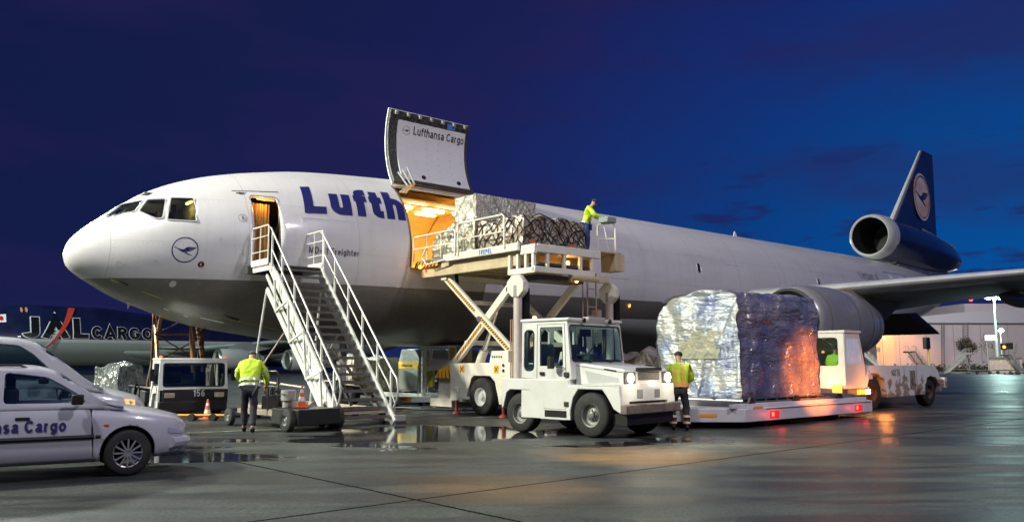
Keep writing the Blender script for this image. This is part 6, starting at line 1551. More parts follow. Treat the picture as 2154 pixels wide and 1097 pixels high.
CARW = mat('car white', (.50, .49, .55), .28, coat=.7, var=.25, vscale=2.5, dark=(.40, .38, .38))
esc = {'x': (-3.36, -.08), 'h': .52, 'roof': ([-3.36, -3.25, -3.05, -1.7, -1.18, -.93, -.60, -.30, -.08], [.98, 1.22, 1.37, 1.415, 1.405, 1.36, 1.16, .95, .86]), 'ws': (-.90, -.05),
       'win': [[(-3.15, .99), (-2.36, .97), (-2.36, 1.30), (-3.0, 1.29)], [(-2.28, .965), (-1.57, .955), (-1.57, 1.325), (-2.28, 1.31)], [(-1.46, .95), (-.52, .945), (-.60, 1.04), (-.98, 1.27), (-1.46, 1.33)]]}
e1, on1 = car('estate_car', 'white airport estate car with company lettering along its side, nearest the camera', (-5.70, 12.33, 0), R(32), (1.03, 1.03, 1.06), CARW, esc)
BL = mat('company blue', (.035, .03, .12), .4)
sign('company_lettering', 'Lufthansa Cargo', .145, BL, e1, lambda x, y, d=0: on1(-2.06+x, .605+y, .008+d), w=.20, sp=.11, sx=1.0)
m = MB(); [m.tube([(x, s*.56, 1.42-.05*(k in (0, 4))) for k, x in enumerate((-3.0, -2.9, -2.1, -1.3, -1.2))], .018, 6) for s in (-1, 1)]; m.build('roof_rail', BLK, e1)
mpv = {'x': (-3.36, .15), 'h': .60, 'roof': ([-3.36, -3.25, -3.0, -1.6, -1.05, -.75, -.35, -.03, .15], [1.0, 1.42, 1.49, 1.52, 1.50, 1.43, 1.17, .95, .86]), 'ws': (-.80, .1),
       'win': [[(-3.15, 1.02), (-2.3, 1.0), (-2.3, 1.38), (-3.05, 1.37)], [(-2.2, .99), (-1.45, .98), (-1.45, 1.42), (-2.2, 1.40)], [(-1.35, .98), (-.40, .96), (-.80, 1.30), (-1.0, 1.41), (-1.35, 1.43)]]}
e2, on2 = car('people_carrier', 'taller white people carrier parked behind the estate car', (-7.42, 14.75, 0), R(30), (1.10, 1.08, 1.29), mat('car white two', (.50, .50, .53), .3, coat=.6), mpv)
m = MB(); m.face([on2(.50, .60, .012), on2(.62, .60, .012), on2(.62, .70, .012), on2(.46, .72, .012)]); m.build('indicator_lens', emat('indicator', (1, .45, .12), 1.2), e2)
# ================================================================ SECOND JET behind: dark blue upper hull
JO = V((-63.1, 95.8, 0)); JC = 4.10; JR = 3.25
jal = thing('parked_freighter', 'distant jumbo freighter with dark blue upper hull and white outlined cargo lettering', 'aircraft', JO, PRZ)
def jsurf(s, a, off=0.0):
    r = interp([-3, -2, 0, 3, 7, 46, 52, 60, 66], [.1, 1.2, 2.2, 2.9, JR, JR, 2.9, 1.6, .3], s); up = interp([-3, 0, 4, 14, 19, 24], [0, .6, 1.0, .95, .45, 0], s); drop = interp([44, 66], [0, 2.4], s) if s > 44 else 0
    t = R(a); z = sin(t)*(r+(up if sin(t) > 0 else 0)*max(0, sin(t))); return V((s, -cos(t)*(r+off)*(1 if sin(t) < .3 or up < .1 else 1-.08*up*sin(t)), JC+drop+z*(1+off/r)))
jm = bpy.data.materials.new('two tone hull'); jm.use_nodes = True; t = jm.node_tree; p = t.nodes['Principled BSDF']
tc = N(t, 'ShaderNodeTexCoord'); s = N(t, 'ShaderNodeSeparateXYZ'); L(t, tc.outputs['Object'], s.inputs[0]); n1 = N(t, 'ShaderNodeTexNoise', i_Scale=.6, i_Detail=5.0); L(t, tc.outputs['Object'], n1.inputs[0])
k = math_(t, 'GREATER_THAN', s.outputs[2], 4.22); k2 = math_(t, 'GREATER_THAN', s.outputs[2], 3.85)
bl = mixc(t, ramp(t, n1.outputs[0], [(.4, (0, 0, 0)), (.65, (1, 1, 1))]).outputs[0], (.008, .011, .052), (.005, .007, .030)); gw = mixc(t, k2, (.30, .34, .32), (.46, .44, .48))
L(t, mixc(t, k, gw, bl), p.inputs['Base Color']); p.inputs['Roughness'].default_value = .35; p.inputs['Coat Weight'].default_value = .4
m = MB(); m.grid(lambda a, b: jsurf(-3+69*a, -90+360*b), 70, 48); m.build('fuselage', jm, jal, smooth=60, weld=True)
JW = mat('outline white', (.70, .72, .78), .4); JB = mat('hull letter black', (.008, .008, .01), .3)
def jfn(s0, z0, off=.03):
    def f(x, y, d=0):
        q = max(-.99, min(.99, (z0+y-JC)/JR)); return jsurf(s0+x, math.degrees(math.asin(q)), off+d*8)
    return f
def jsign(s, x, cap, sx, w=.24, sp=.14):
    sign('lettering_outline', s, cap, JW, jal, jfn(x, 4.34), w=w, sp=sp, sx=sx, grow=.035, seg=.4); sign('hull_lettering', s, cap, JB, jal, jfn(x, 4.34, .07), w=w, sp=sp, sx=sx, seg=.4)
jsign('J', 5.5, 1.95, 1.75); jsign('A', 7.7, 1.95, 1.75, .22); jsign('L', 10.9, 1.95, 1.5); jsign('CARGO', 12.9, 1.28, 1.33, .22, .14)
f = jfn(0, 0, .12); m = MB()
cv = [(7.9+2.9*t**.8, 3.2+3.9*t, .16+.38*t) for t in [i/12 for i in range(13)]]
for (x0, z0, w0), (x1, z1, w1) in zip(cv, cv[1:]): m.face([f(x0-w0*.5, z0), f(x0+w0*.9, z0), f(x1+w1*.9, z1), f(x1-w1*.5, z1)])
m.build('red_arc', mat('arc red', (.52, .05, .03), .4), jal, smooth=0)
m = MB(); 
for (x0, z0, w0), (x1, z1, w1) in list(zip(cv, cv[1:]))[:6]: m.face([f(x0-w0*2.2, z0), f(x0-w0*.5, z0), f(x1-w1*.5, z1), f(x1-w1*1.2, z1)])
m.build('silver_arc', mat('arc silver', (.45, .46, .5), .4), jal, smooth=0)
m = MB(); g_ = jfn(2.9, 5.9, .05); m.face([g_(0, 0), g_(1.0, 0), g_(1.0, .7), g_(0, .7)]); fl = m.build('flag', mat('flag white', (.7, .7, .72), .4), jal, smooth=0)
m = MB(); g_ = jfn(3.4, 6.25, .08); m.face([g_(.2*cos(2*pi*k/16), .2*sin(2*pi*k/16)) for k in range(16)]); m.build('flag_disc', mat('flag red', (.5, .02, .02), .4), fl, smooth=0)
for q in (5.5, 6.0): 
    m = MB(); g_ = jfn(q, 6.9, .05); m.face([g_(.14*cos(2*pi*k/12), .20*sin(2*pi*k/12)) for k in range(12)]); m.build('cabin_window', mat('window glow', (.3, .15, .08), .3, emit=(.8, .4, .2), estr=.25), jal, smooth=0)
JWM = mat('wing pale green', (.34, .40, .38), .4, .1, var=.3, vscale=.4)
jw = [(2.2, 19.5, 2.9, 14.5, .11), (6, 24.0, 3.2, 12.0, .10), (12, 29.2, 3.8, 9.5, .09), (21, 37.0, 4.6, 7.0, .09), (30.5, 45.3, 5.6, 4.0, .09)]
for side in (-1, 1): wing(side, jw, 'wing', JWM, jal)
m = MB(); m.grid(lambda a, b: V((15+26*b, (2.4+1.5*sin(pi*b)**.6)*cos(R(180+180*a)), 2.9+(.6+1.3*sin(pi*b)**.6)*sin(R(180+180*a)))), 20, 24); m.build('body_fairing', mat('fairing pale', (.36, .40, .39), .4), jal)
for (L_, x, z) in ((-12, 25.0, 1.9), (-21, 29.9, 1.75)):
    m = MB(); m.lathe([(.2, .95), (-.05, 1.02), (-.05, 1.12), (.25, 1.24), (1.4, 1.30), (3.0, 1.2), (4.2, .95), (6.0, .4)], (x, L_, z), 'X', 32); en = m.build('engine_nacelle', mat('nacelle white', (.55, .58, .57), .3), jal, smooth=60)
    m = MB(); m.lathe([(.0, 1.0), (-.07, 1.07), (0, 1.15), (.25, 1.235)], (x-.02, L_, z), 'X', 32); m.build('intake_lip', STEEL, en)
    m = MB(); m.lathe([(.2, .96), (1.2, .93), (1.3, .25), (1.0, .01)], (x, L_, z), 'X', 28); m.build('fan', mat('fan green grey', (.12, .16, .14), .5), en)
    m = MB(); m.prism([(x+1.2, z+1.2), (x+2.5, z+1.9), (x+9.0, z+2.6), (x+8, z+1.6), (x+4.5, z+.8)], L_-.2, L_+.2, 'XZ'); m.build('engine_pylon', JWM, en)
for y in (-5.5, -1.9, 1.9, 5.5):
    m = MB(); m.cyl((33, y, .6), (33, y, 3.0), .2); o = m.build('main_gear', GREYM, jal); wheel(o, (32.3, y, .62), .62, .5, .3); wheel(o, (33.7, y, .62), .62, .5, .3)
flood('floodlight', (-75, 66, 24), (-44, 108, 3), 22000, (.80, 1.0, .92), 3.0)

flood('floodlight', (-8, 78, 26), (-4, 33, 1), 5000, (.88, 1.0, .86), 3.0)
flood('floodlight', (-48, 38, 15), (-6, 33, 1), 12000, (.92, 1.0, .84), 2.5)
# ================================================================ TRUCK 156 with lift mast
tk = thing('low_cab_truck', 'low white cab truck numbered 156 with a black front and dark lattice lift', 'truck', (-9.25, 24.45, 0), R(-57))
m = MB(); F2 = 0.0
ff = lambda u, v, d=0: V((0-.10*max(0, v-.78)+d, u, v))
m = MB(); hole = round_poly(-.84, .86, .84, 1.50, .07); holed(m, [(-.97, .74), (.97, .74), (.93, 1.60), (-.93, 1.60)], [hole], ff, .05); TK = mat('truck white', (.86, .87, .82), .3, var=.15); m.build('cab_front', TK, tk)
pane('windscreen', round_poly(-.85, .87, .83, 1.51, .07), lambda u, v, d: ff(u, v, d-.02), DGLASS, tk)
m = MB(); m.tube([ff(u, v, .003) for u, v in hole], .016, 5, closed=True); m.build('windscreen_seal', RUB, tk)
m = MB(); m.box(-.02, .03, -.86, .97, .34, .76); m.box(-.3, .04, -.95, .95, .12, .42); m.build('black_grille', BLK, tk, bevel=.03)
sign('truck_number', '156', .20, mat('white mark', (.7, .7, .7), .5), tk, flat((.032, -.02, .55), (0, 1, 0), (0, 0, 1), (1, 0, 0)), w=.16, sp=.16, sx=.85, align=.0)
for y in (-.66, .72):
    m = MB(); m.box(.02, .045, y-.14, y+.14, .52, .66); m.build('headlight', mat('clear lamp warm', (.55, .42, .36), .15, .4, coat=1), tk, bevel=.01)
for s_ in (-1, 1):
    fn = (lambda s_: lambda u, v, d=0: V((u, s_*(.96-.04*(v-.7)+d), v)))(s_); m = MB()
    holed(m, [(-1.25, .25), (-.95, .25), (-.85, .62), (-.3, .66), (-.2, .25), (0, .25), (-.09, 1.60), (-1.25, 1.60)], [[(-1.05, .86), (-.14, .86), (-.2, 1.50), (-1.05, 1.50)]], fn, .05); m.build('cab_side', TWH, tk)
    pane('side_window', [(-1.06, .85), (-.13, .85), (-.19, 1.51), (-1.06, 1.51)], (lambda fn: lambda u, v, d: fn(u, v, d-.02))(fn), GLASS, tk)
    m = MB(); m.box(-.12, -.02, s_*1.14-.06, s_*1.14+.06, 1.0, 1.34); m.tube([(-.1, s_*.95, 1.3), (-.07, s_*1.12, 1.3)], .012, 5); m.build('door_mirror', BLK, tk, bevel=.02)
m = MB(); m.box(-1.27, -.08, -.94, .94, 1.59, 1.65); m.box(-1.27, -1.22, -.95, .95, .3, .9); m.build('cab_roof', TK, tk, bevel=.02)
for y in (-.9, .9):
    m = MB(); m.lathe([(0, .05), (.06, .045), (.08, .001)], (-.2, y, 1.65), 'Z', 12); m.build('marker_lamp', mat('amber marker', (.7, .22, .03), .4, emit=(1, .3, .05), estr=.5), tk)
m = MB(); holed(m, [(-.94, .3), (.94, .3), (.92, 1.6), (-.92, 1.6)], [round_poly(-.6, .6, .98, 1.42, .06)], lambda u, v, d=0: V((-1.2-d, u, v)), .04); m.build('cab_back', mat('cab lining', (.35, .34, .31), .6), tk)
m = MB(); m.box(-.75, -.35, -.7, .7, .4, .9); m.box(-.3, -.12, -.8, .8, .7, .90); m.box(-1.0, -.8, -.7, -.2, .5, 1.25); m.box(-1.0, -.8, .2, .7, .5, 1.25); m.build('cab_interior', CI, tk); plight('cab_fill', (-.6, 0, 1.5), 4, (1, .9, .75), .1, tk)  # last light is an added fill that brightens the truck cab
m = MB(); m.box(-5.6, -1.25, -.55, .55, .35, .62); m.box(-5.4, -1.3, -.95, -.55, .72, .78); m.box(-5.4, -1.3, .55, .95, .72, .78); m.box(-2.9, -2.0, -.98, -.6, .30, .66); m.build('chassis', BLK, tk, bevel=.02)
for x in (-.62, -3.55, -4.6):
    for s_ in (-1, 1): wheel(tk, (x, s_*.80, .38), .38, .24, .2, side=s_)
m = MB(); m.grid(lambda a, b: V((-.6+.52*cos(R(180*a)), -.98+.28*b, .42+.48*sin(R(180*a)))), 14, 1); m.build('mudguard', BLK, tk); m = MB(); m.grid(lambda a, b: V((-3.55+.5*cos(R(180*a)), -.98+.3*b, .40+.48*sin(R(180*a)))), 14, 1); m.build('mudguard', BLK, tk)
RST = mat('rust frame', (.06, .04, .03), .6, .3, var=.7, vscale=5, dark=(.30, .13, .05)); CUP = mat('copper ram', (.55, .30, .15), .3, .8)
m = MB(); zt = 3.35
for y in (-.75, .75):
    m.bar((-1.6, y, .6), (-3.2, y*.8, zt), .09); m.bar((-3.1, y, .6), (-1.9, y*.8, zt), .09); m.bar((-2.4, y, .7), (-2.5, y, zt), .07)
for z in (1.5, 1.95, 2.4, 2.9): m.bar((-2.2, -.75, z), (-2.2, .75, z), .05); m.bar((-2.8, -.7, z), (-2.8, .7, z), .05)
m.bar((-2.2, -.75, 1.5), (-2.2, .75, 2.4), .04); m.bar((-2.2, .75, 1.5), (-2.2, -.75, 2.4), .04); m.bar((-2.2, -.75, 2.4), (-2.2, .75, 3.2), .04); m.bar((-2.2, .75, 2.4), (-2.2, -.75, 3.2), .04); m.build('lift_lattice', RST, tk)
m = MB(); m.cyl((-1.7, .35, 1.2), (-2.0, .30, 2.5), .085); m.cyl((-2.0, .30, 2.5), (-2.15, .28, 3.1), .055); m.cyl((-1.6, -.7, 1.2), (-2.4, -.7, 2.6), .06); m.cyl((-2.3, -.7, 2.3), (-2.8, -.75, 3.4), .05); m.build('lift_ram', CUP, tk)
tb = thing('tow_bar', 'thin orange and yellow tow bar lying on the apron in front of the truck', 'tow bar', tuple(gp(372, 884)))
m = MB(); q = gp(482, 884)-gp(372, 884); m.cyl((0, 0, .14), tuple(q+V((0, 0, .14))), .035); m.build('bar', mat('bar orange', (.75, .30, .04), .5, var=.4, vscale=2, dark=(.6, .5, .03)), tb)
for k_ in (.3, .7): m = MB(); m.cyl(tuple(q*k_+V((0, -.15, .09))), tuple(q*k_+V((0, .15, .09))), .09); m.build('wheel', RUB, tb)

# ================================================================ cargo standing about behind
def heap(name, label, loc, rz, dims, mt, seed, netm=None, dolly=True, z=.42, group='wrapped pallet loads'):
    o = thing(name, label, 'pallet load', loc, rz, group); a, b, c_ = dims
    m, d = lumpy(-a/2, a/2, -b/2, b/2, z, z+c_, .09, 1.6, seed, top=lambda x, y: .86+.2*noise.noise(V((x*1.5, y*1.5, seed))), n=.14, taper=.08); m.build('load', mt, o, smooth=60)
    if netm: net_on('net', d, -a/2, a/2, -b/2, b/2, z, z+c_, o, netm, .012, .5, .1, faces=('y0', 'x1', 'x0'))
    m = MB(); m.box(-a/2-.06, a/2+.06, -b/2-.06, b/2+.06, z-.05, z-.01); m.build('pallet_sheet', STEEL, o)
    if dolly:
        q = thing('pallet_dolly', 'low steel dolly carrying the '+{'A': 'silver foil load beyond the people carrier', 'B': 'film-wrapped load seen through the stairs', 'C': 'boxy load behind the tractor'}[dolly], 'dolly', loc, rz, 'airport cargo dollies')
        m = MB(); m.box(-a/2-.1, a/2+.1, -b/2-.1, b/2+.1, .26, .36); m.bar((a/2, 0, .3), (a/2+.9, 0, .2), .06); m.build('deck', DKM, q)
        for x in (-a/2+.25, a/2-.25):
            for y in (-b/2+.1, b/2-.1): wheel(q, (x, y, .17), .17, .1, .09)
    return o
SIL = foil_mat('silver foil', (.42, .45, .44), .16, .7, .7, (.12, .13, .13), 4.2, 5.5, 1.0)
heap('foil_wrapped_load', 'crumpled silver foil load on a dolly left of the white truck', (-14.35, 30.6, 0), R(-20), (1.2, 1.15, 1.18), SIL, 11, dolly='A')
heap('film_wrapped_load', 'glittering film load on a dolly visible behind the stairs handrail', (-5.85, 34.0, 0), R(-48), (1.5, 2.3, 1.45), FOIL, 21, mat('net grey', (.22, .20, .17), .7), dolly='B')
heap('netted_load', 'brown boxy netted load standing behind the tractor hood', (4.55, 27.2, 0), R(40), (2.0, 2.2, 1.60), BROWN, 31, mat('net pale', (.4, .38, .33), .7), dolly='C')
def container(label, loc):
    o = thing('air_container', label, 'container', loc, LRZ, 'aluminium air containers'); z = .42
    AL = mat('container sheet', (.44, .48, .46), .35, .5, var=.4, vscale=3, bump=.35, bscale=6)
    pr = [(0, 0), (1.45, 0), (1.45, 1.30), (1.12, 1.62), (.22, 1.62), (0, 1.12)]
    m = MB(); m.prism([(x, zz+z) for x, zz in pr], 0, 1.55, 'XZ'); m.build('shell', AL, o, bevel=.015)
    YB = mat('band yellow', (.80, .52, .03), .45)
    m = MB(); m.box(0, 1.45, -.006, -.002, z+.86, z+1.12); m.box(1.452, 1.456, 0, 1.55, z+.86, z+1.12); b_ = m.build('yellow_band', YB, o)
    sign('band_lettering', 'Lufthansa Cargo', .10, INK, b_, flat((.22, -.007, z+.94), (1, 0, 0), (0, 0, 1), (0, -1, 0)), w=.17, sp=.12, sx=.85)
    sign('band_lettering', 'Lufthansa', .12, INK, b_, flat((1.457, .2, z+.93), (0, 1, 0), (0, 0, 1), (1, 0, 0)), w=.19, sp=.12, sx=.9)
    m = MB()
    for x in (0, 1.42): m.box(x, x+.03, -.012, 0, z, z+1.1)
    m.box(0, 1.45, -.012, 0, z, z+.05); m.build('edge_trim', STEEL, o)
    return o
container('grey air container with a yellow lettered band right of the stairs', (-4.55, 33.6, 0)); container('second grey air container, half hidden behind the banded one', (-3.35, 34.7, 0))
q = thing('container_dolly', 'long low white dolly train under the grey air containers', 'dolly', (-4.6, 33.2, 0), LRZ, 'airport cargo dollies')
m = MB(); m.box(-1.6, 2.6, -.5, 2.6, .20, .38); m.build('deck', WP, q, bevel=.01)
m = MB()
for k in range(9): m.cyl((-1.4+.45*k, -.45, .40), (-1.4+.45*k, -.05, .40), .03, n=6)
m.build('roller', DKM, q)
for x in (-1.2, 2.2): 
    for y in (-.3, 2.4): wheel(q, (x, y, .16), .16, .1, .08)
# second loader in the gap
l2 = thing('lower_deck_loader', 'white lower deck loader with yellow panels seen under the jet belly', 'cargo loader', (-3.1, 30.6, 0), R(-8))
m = MB(); m.cyl((-.12, 0, .1), (-.12, 0, 2.1), .09); m.box(-.24, 0, -.1, .1, 1.95, 2.12); m.box(-.34, .02, -.08, 0, .15, .25); m.build('lift_post', WCLEAN, l2)
m = MB()
for k in range(7): m.box(-.30, .06, -.13, -.10, .2+.2*k, .24+.2*k)
m.box(-.32, -.28, -.13, -.09, .1, 1.4); m.box(.04, .08, -.13, -.09, .1, 1.4); m.build('ladder', WCLEAN, l2)
m = MB(); holed(m, [(.10, 1.30), (1.12, 1.30), (1.12, 2.12), (.10, 2.12)], [[(.20, 1.62), (.82, 1.62), (.78, 2.02), (.22, 2.02)]], lambda u, v, d=0: V((u, -.1-d, v)), .05); m.box(.10, 1.12, 0, 1.2, 2.08, 2.14); m.box(.10, 1.2, -.12, 1.2, 1.24, 1.36); m.build('cab', WCLEAN, l2)
m = MB(); m.box(.86, 1.06, -.115, -.10, 1.6, 2.05); m.build('cab_panel', mat('panel ochre', (.50, .34, .12), .5), l2)
m = MB(); m.box(1.12, 1.5, -.05, .9, .9, 2.12); m.build('side_cabinet', mat('cabinet brown', (.26, .17, .09), .5), l2)
m = MB(); m.box(.05, .25, -.14, -.1, .65, 1.22); m.build('yellow_panel', mat('panel yellow', (.60, .55, .03), .5), l2)
m = MB()
for x, z in ((.36, 1.0), (.50, 1.08), (.36, .86), (.52, .9)): m.ball((x, -.1, z), .055)
m.build('lamp_cluster', mat('lamp white', (.7, .7, .7), .2), l2)
m = MB(); m.box(.3, 1.2, 0, .8, .55, 1.22); m.box(.5, .66, -.1, 0, .1, 1.2); m.bar((.1, -.05, .66), (1.2, -.05, .60), .05); m.build('machinery', mat('machinery', (.06, .055, .05), .6, var=.5), l2)
m = MB(); m.box(-1.9, 1.4, -.3, .7, .10, .30); m.box(.2, 1.1, -.35, .6, .28, .42); m.build('base_frame', WCLEAN, l2, bevel=.01)
m = MB(); m.box(-.9, -.5, -.306, -.30, .14, .28); m.build('base_reflector', mat('reflector orange', (.9, .35, .02), .3), l2)
# yellow box vehicle behind the cars
yv = thing('service_van', 'yellow high-roofed service van with a roof lamp, mostly hidden behind the cars', 'van', (-25.0, 36.5, 0), R(10))
m = MB(); m.box(-4.2, 0, -1.0, 1.0, .5, 3.15); m.build('box_body', mat('van yellow', (.80, .42, .03), .4), yv, bevel=.05)
m = MB(); m.box(0, 1.2, -.95, .95, .45, 2.1); m.build('cab', mat('van yellow', (.8, .42, .03), .4), yv, bevel=.08)
m = MB(); m.ball((-.05, -1.0, 3.0), .12); m.build('roof_lamp', emat('warm lens', (1, .8, .45), 12), yv)
for x in (-3.2, .4):
    for s_ in (-1, 1): wheel(yv, (x, s_*.85, .38), .38, .25, .2, side=s_)

# ================================================================ RIGHT BACKGROUND
def walls(name, x0, x1, y0, y1, z0, z1, mt, par, bev=0): m = MB(); m.box(x0, x1, y0, y1, z0, z1); return m.build(name, mt, par, bevel=bev)
hg = thing('hangar', 'huge pale hangar with a long flat wall and shallow roof beyond the apron', 'hangar', (66.5, 150, 0), R(2))
PK = mat('hangar cladding', (.44, .38, .40), .7, var=.25, vscale=.15, dark=(.24, .20, .24))
walls('wall', 0, 75, 0, 50, 0, 8.4, PK, hg)
m = MB(); m.prism([(-.5, 8.4), (75, 8.4), (75, 8.6)]+[(70-70*k/16, 8.6+2.6*sin(pi*(k/16))**.8) for k in range(1, 16)]+[(-.5, 8.5)], -.3, 49, 'XZ'); m.build('roof_band', mat('fascia', (.42, .42, .46), .6), hg)
walls('gutter_line', -.4, 60, -.36, -.31, 8.25, 8.5, mat('gutter dark', (.10, .09, .09), .6), hg)
walls('upper_hall', 19, 75, 6, 40, 9, 12.4, mat('upper cladding', (.50, .46, .46), .6), hg)
walls('door_pier', -1.6, 1.6, -1.0, 2, 0, 8.8, mat('pier', (.5, .38, .3), .6), hg)
walls('base_plinth', 22, 60, -.5, -.2, 0, 1.2, BLK, hg)
for k in range(14): walls('wall_seam', 3+5*k, 3.08+5*k, -.03, .01, 0, 8.2, mat('seam', (.22, .19, .20), .7), hg)
for x, w, h in ((10.3, .45, 8.6), (14.2, .9, 8.6)):
    m = MB(); 
    for dx in (0, w): m.bar((x+dx, -.5, .5), (x+dx+.5, -.5, h), .1)
    for q in range(16): m.bar((x+.5*q/16, -.5, .6+.5*q), (x+w+.5*q/16, -.5, .9+.5*q), .06)
    m.build('access_ladder', mat('ladder grey', (.16, .16, .17), .6), hg)
sign('wall_mark', 'E', .9, mat('seam', (.22, .19, .20), .7), hg, flat((18.5, -.04, 5.6), (1, 0, 0), (0, 0, 1), (0, -1, 0)), w=.14)
m = MB(); m.ball((20.3, 6, 13.2), .35); m.build('obstruction_lamp', emat('red obstruction', (1, .05, .06), 6), hg)
spot('sodium_lamp', (66.0, 143, 9.5), (67.5, 150, 2), 9000, (1, .38, .06), 100)
ol = thing('sodium_lamp_post', 'small lamp glowing orange at the left corner of the hangar', 'lamp', (65.2, 147, 0))
m = MB(); m.cyl((0, 0, 0), (0, 0, 5.6), .08); m.build('post', GREYM, ol); m = MB(); m.ball((.3, 0, 5.6), .22); m.build('lamp_head', emat('sodium glow', (1, .45, .08), 16), ol)
flood('floodlight', (60, 105, 22), (84, 150, 5), 16000, (1, .86, .92), 4)
of = thing('office_block', 'brown office block with rows of lit windows left of the hangar', 'building', (76, 190, 0), R(0))
walls('wall', -6, 12, 0, 20, 0, 8.6, mat('brick brown', (.34, .13, .09), .8, var=.4, vscale=.5), of)
for fz_ in range(3):
    walls('window_band', -5.5, 11.5, -.1, -.01, 2.4+2.0*fz_, 3.3+2.0*fz_, mat('band dark', (.03, .03, .035), .3), of)
LW = emat('lit office window', (1, .93, .72), 1.6)
rnd = random.Random(3)
for fz_ in range(3):
    for k in range(22):
        if rnd.random() < .55: walls('lit_window', -5.2+.76*k, -4.72+.76*k, -.16, -.11, 2.5+2.0*fz_, 3.2+2.0*fz_, LW, of)
plight('office_lamp', (76, 184, 4), 3500, (1, .45, .2), .3)
# trees
def tree(label, loc, h, spread, leaves, seed, trunk, name='tree', dens=1.0, lean=0):
    rnd = random.Random(seed); o = thing(name, label, 'tree', loc, 0, 'trees in front of the hangar'); m = MB(); tips = []
    def br(p, d, ln, r, lv):
        q = p+d*ln; m.cyl(p, q, r, r*.62, 6)
        if lv == 0: tips.append(q); return
        for k in range(rnd.choice((3, 3, 4))):
            e = (d*.75+V((rnd.uniform(-1, 1)*spread, rnd.uniform(-1, 1)*spread, rnd.uniform(.1, .7)))).normalized(); br(p.lerp(q, rnd.uniform(.55, 1)), e, ln*rnd.uniform(.62, .85), r*.58, lv-1)
    br(V((0, 0, 0)), V((lean, 0, 1)).normalized(), h*.30, h*.016, 4); m.build('trunk', trunk, o)
    if leaves:
        m = MB(); bm = m.bm
        for q in tips:
            for k in range(int(leaves*dens*1.8)):
                c = q+V((rnd.gauss(0, .28), rnd.gauss(0, .28), rnd.gauss(0, .25))); a = V((rnd.uniform(-1, 1), rnd.uniform(-1, 1), rnd.uniform(-1, 1))).normalized()*rnd.uniform(.09, .17); b = a.orthogonal().normalized()*rnd.uniform(.06, .12)
                vs = [bm.verts.new(c+e) for e in (a, b, -a, -b)]; bm.faces.new(vs)
        m.build('crown', mat('autumn leaves', (.035, .035, .014), .8, var=.5, vscale=2, dark=(.06, .035, .012)), o, smooth=0, recalc=False)
    return o
BK = mat('bark', (.05, .045, .035), .9); BI = mat('pale bark', (.20, .20, .15), .8)
tree('leafy dark tree standing in front of the hangar wall', (73.6, 135, 0), 6.6, .62, 9, 4, BK)
tree('slender bare tree just right of the leafy tree', (76.2, 134, 0), 6.4, .45, 1, 9, BI, lean=.05)
tree('slender leaning bare birch beside the lit sign', (80.0, 135, 0), 6.8, .35, 0, 15, BI, lean=.25)
tree('thin bare sapling between the leafy tree and the birch', (78.0, 133, 0), 5.6, .40, 0, 22, BI)
hd_ = thing('hedge', 'dark clipped hedge and scrub along the foot of the hangar wall', 'hedge', (62, 137, 0))
m = MB(); bm = m.bm
for k in range(2600):
    c = V((rnd.uniform(0, 42), rnd.uniform(-.8, .8), abs(rnd.gauss(0, .42)))); a = V((rnd.uniform(-1, 1), rnd.uniform(-1, 1), rnd.uniform(-.2, 1))).normalized()*.3; b = a.orthogonal().normalized()*.16
    bm.faces.new([bm.verts.new(c+e) for e in (a, b, -a, -b)])
m.build('foliage', mat('hedge green', (.020, .030, .010), .8), hd_, smooth=0, recalc=False)
# light masts
def mast(label, u, v, Y, r, heads, col, estr, power):
    q = dp(u, v, Y); o = thing('light_mast', label, 'light mast', (q.x, q.y, 0), 0, 'apron light masts')
    m = MB(); m.cyl((0, 0, 0), (0, 0, q.z), r, r*.5); m.build('pole', mat('mast green grey', (.30, .42, .36), .5), o)
    m = MB(); m.box(-heads*.45, heads*.45, -.1, .1, q.z-.1, q.z+.05); m.build('crossarm', GREYM, o)
    for k in range(heads):
        m = MB(); m.ball(((k-(heads-1)/2)*.9, -.25, q.z+.05), .42, (1, .6, .7), 10); m.build('lamp_head', emat('mast lamp %d' % heads, col, estr), o)
    plight('mast_lamp', (q.x, q.y-1.2, q.z-.6), power, col, .5)
    return o
mast('tall light mast with dazzling blue-white lamps, right of the hangar door', 2090, 627, 122, .22, 3, (.62, 1.0, .92), 30, 5200)
mast('shorter light mast with one warm white lamp', 2104, 695, 128, .12, 1, (1.0, .95, .62), 16, 500)
sg = thing('lit_sign', 'small brightly lit white sign board on two posts', 'sign', (*dp(2084, 710, 118).xy, 0))
z = dp(2084, 710, 118).z
m = MB(); m.box(-.75, .75, -.12, .12, z-.35, z+.35); m.build('board', emat('sign face', (.85, .88, 1.0), 1.8), sg); m = MB(); m.cyl((-.6, 0, 0), (-.6, 0, z-.35), .05); m.cyl((.6, 0, 0), (.6, 0, z-.35), .05); m.build('post', GREYM, sg)
sgn = thing('signal_post', 'signal boxes with an orange lamp on the right of the mast', 'signal', (*dp(2112, 735, 118).xy, 0))
m = MB(); m.box(-.35, .25, -.2, .2, 3.2, 4.1); m.box(.5, 1.2, -.2, .2, 3.3, 4.2); m.cyl((0, 0, 0), (0, 0, 3.4), .06); m.build('housing', BLK, sgn)
m = MB(); m.ball((-.1, -.25, 3.6), .2); m.build('lamp', emat('orange signal', (1, .3, .05), 6), sgn)
kb = thing('equipment_cabin', 'small cream equipment cabin at the far edge of the apron', 'cabin', (*dp(2128, 765, 112).xy, 0), R(5))
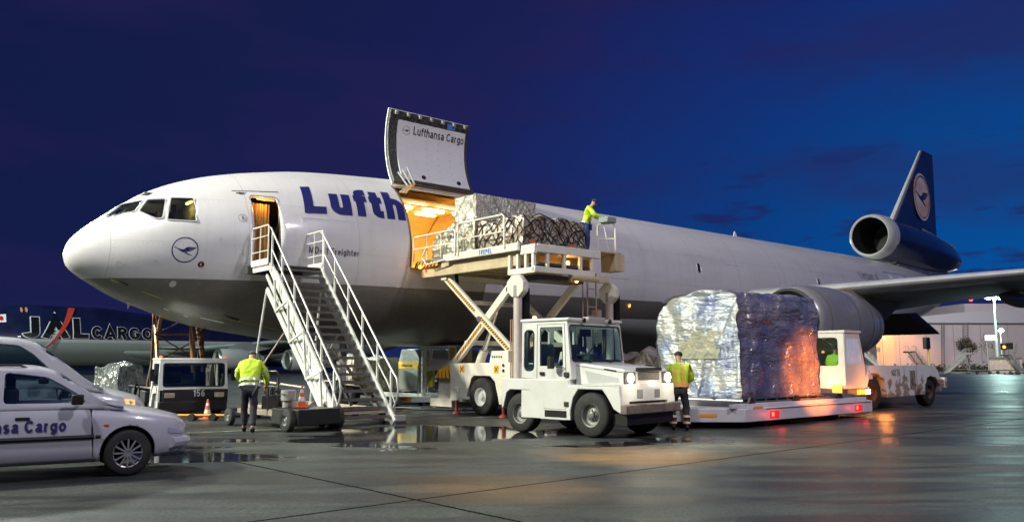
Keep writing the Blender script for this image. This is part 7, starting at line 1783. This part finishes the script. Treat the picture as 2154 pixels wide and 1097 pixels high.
walls('wall', -1.5, 1.5, 0, 2.4, .0, 2.1, CREAM, kb, .03); walls('roof', -1.6, 1.6, -.1, 2.5, 2.1, 2.2, GREYM, kb); walls('door', .3, 1.1, -.03, -.01, .1, 1.9, GREYM, kb)
d0 = thing('flat_dolly', 'flat empty dolly, leftmost of the row at the far right', 'dolly', (*dp(2062, 778, 106).xy, 0), 0, 'row of flat dollies')
m = MB(); m.box(-1.1, 1.1, -.8, .8, .42, .54); m.build('deck', GREYM, d0)
for x in (-.8, .8): wheel(d0, (x, -.7, .2), .2, .12, .1)
for k, lb in enumerate(('flat empty dolly, second from the left in the far row', 'flat empty dolly, third from the left in the far row', 'flat empty dolly, fourth from the left in the far row', 'flat empty dolly, rightmost of the far row')):
    copy_tree(d0, loc=d0.location+V((2.6*(k+1), .3*k, 0)), label=lb)
for k, (u, Y, rz, s, lb) in enumerate(((1952, 96, 205, .62, 'far pale stairs unit standing alone before the hangar'), (1988, 108, -15, .60, 'far pale stairs unit beside the trees'), (1862, 118, 160, .66, 'far dim stairs unit left of the hangar corner'), (2150, 104, 200, .55, 'far pale stairs unit at the right edge behind the cabin'))):
    q = dp(u, 770, Y); c = copy_tree(st, loc=(q.x, q.y, 0), rz=R(rz), label=lb); c.scale = (s,)*3; c['group'] = 'stairs units parked far off'
# painted lines on the apron
def stripe(u0, v0, u1, v1, w, col=(.5, .5, .48), z=.004, name='apron_marking'):
    a, b = gp(u0, v0), gp(u1, v1); d = (b-a).normalized(); n_ = V((-d.y, d.x, 0))*w/2
    m = MB(); m.face([a-n_+V((0, 0, z)), b-n_+V((0, 0, z)), b+n_+V((0, 0, z)), a+n_+V((0, 0, z))]); o = m.build(name, mat('worn line %s' % (col,), col, .5, var=.9, vscale=4, dark=(.10, .10, .095)), smooth=0); return tag(o, kind='structure')
stripe(330, 912, 700, 898, .10, (.50, .46, .36)); stripe(1640, 886, 2400, 857, .09, (.34, .34, .34)); stripe(1900, 834, 2500, 824, .3, (.30, .22, .18)); stripe(700, 884, 1060, 876, .10, (.42, .42, .38))
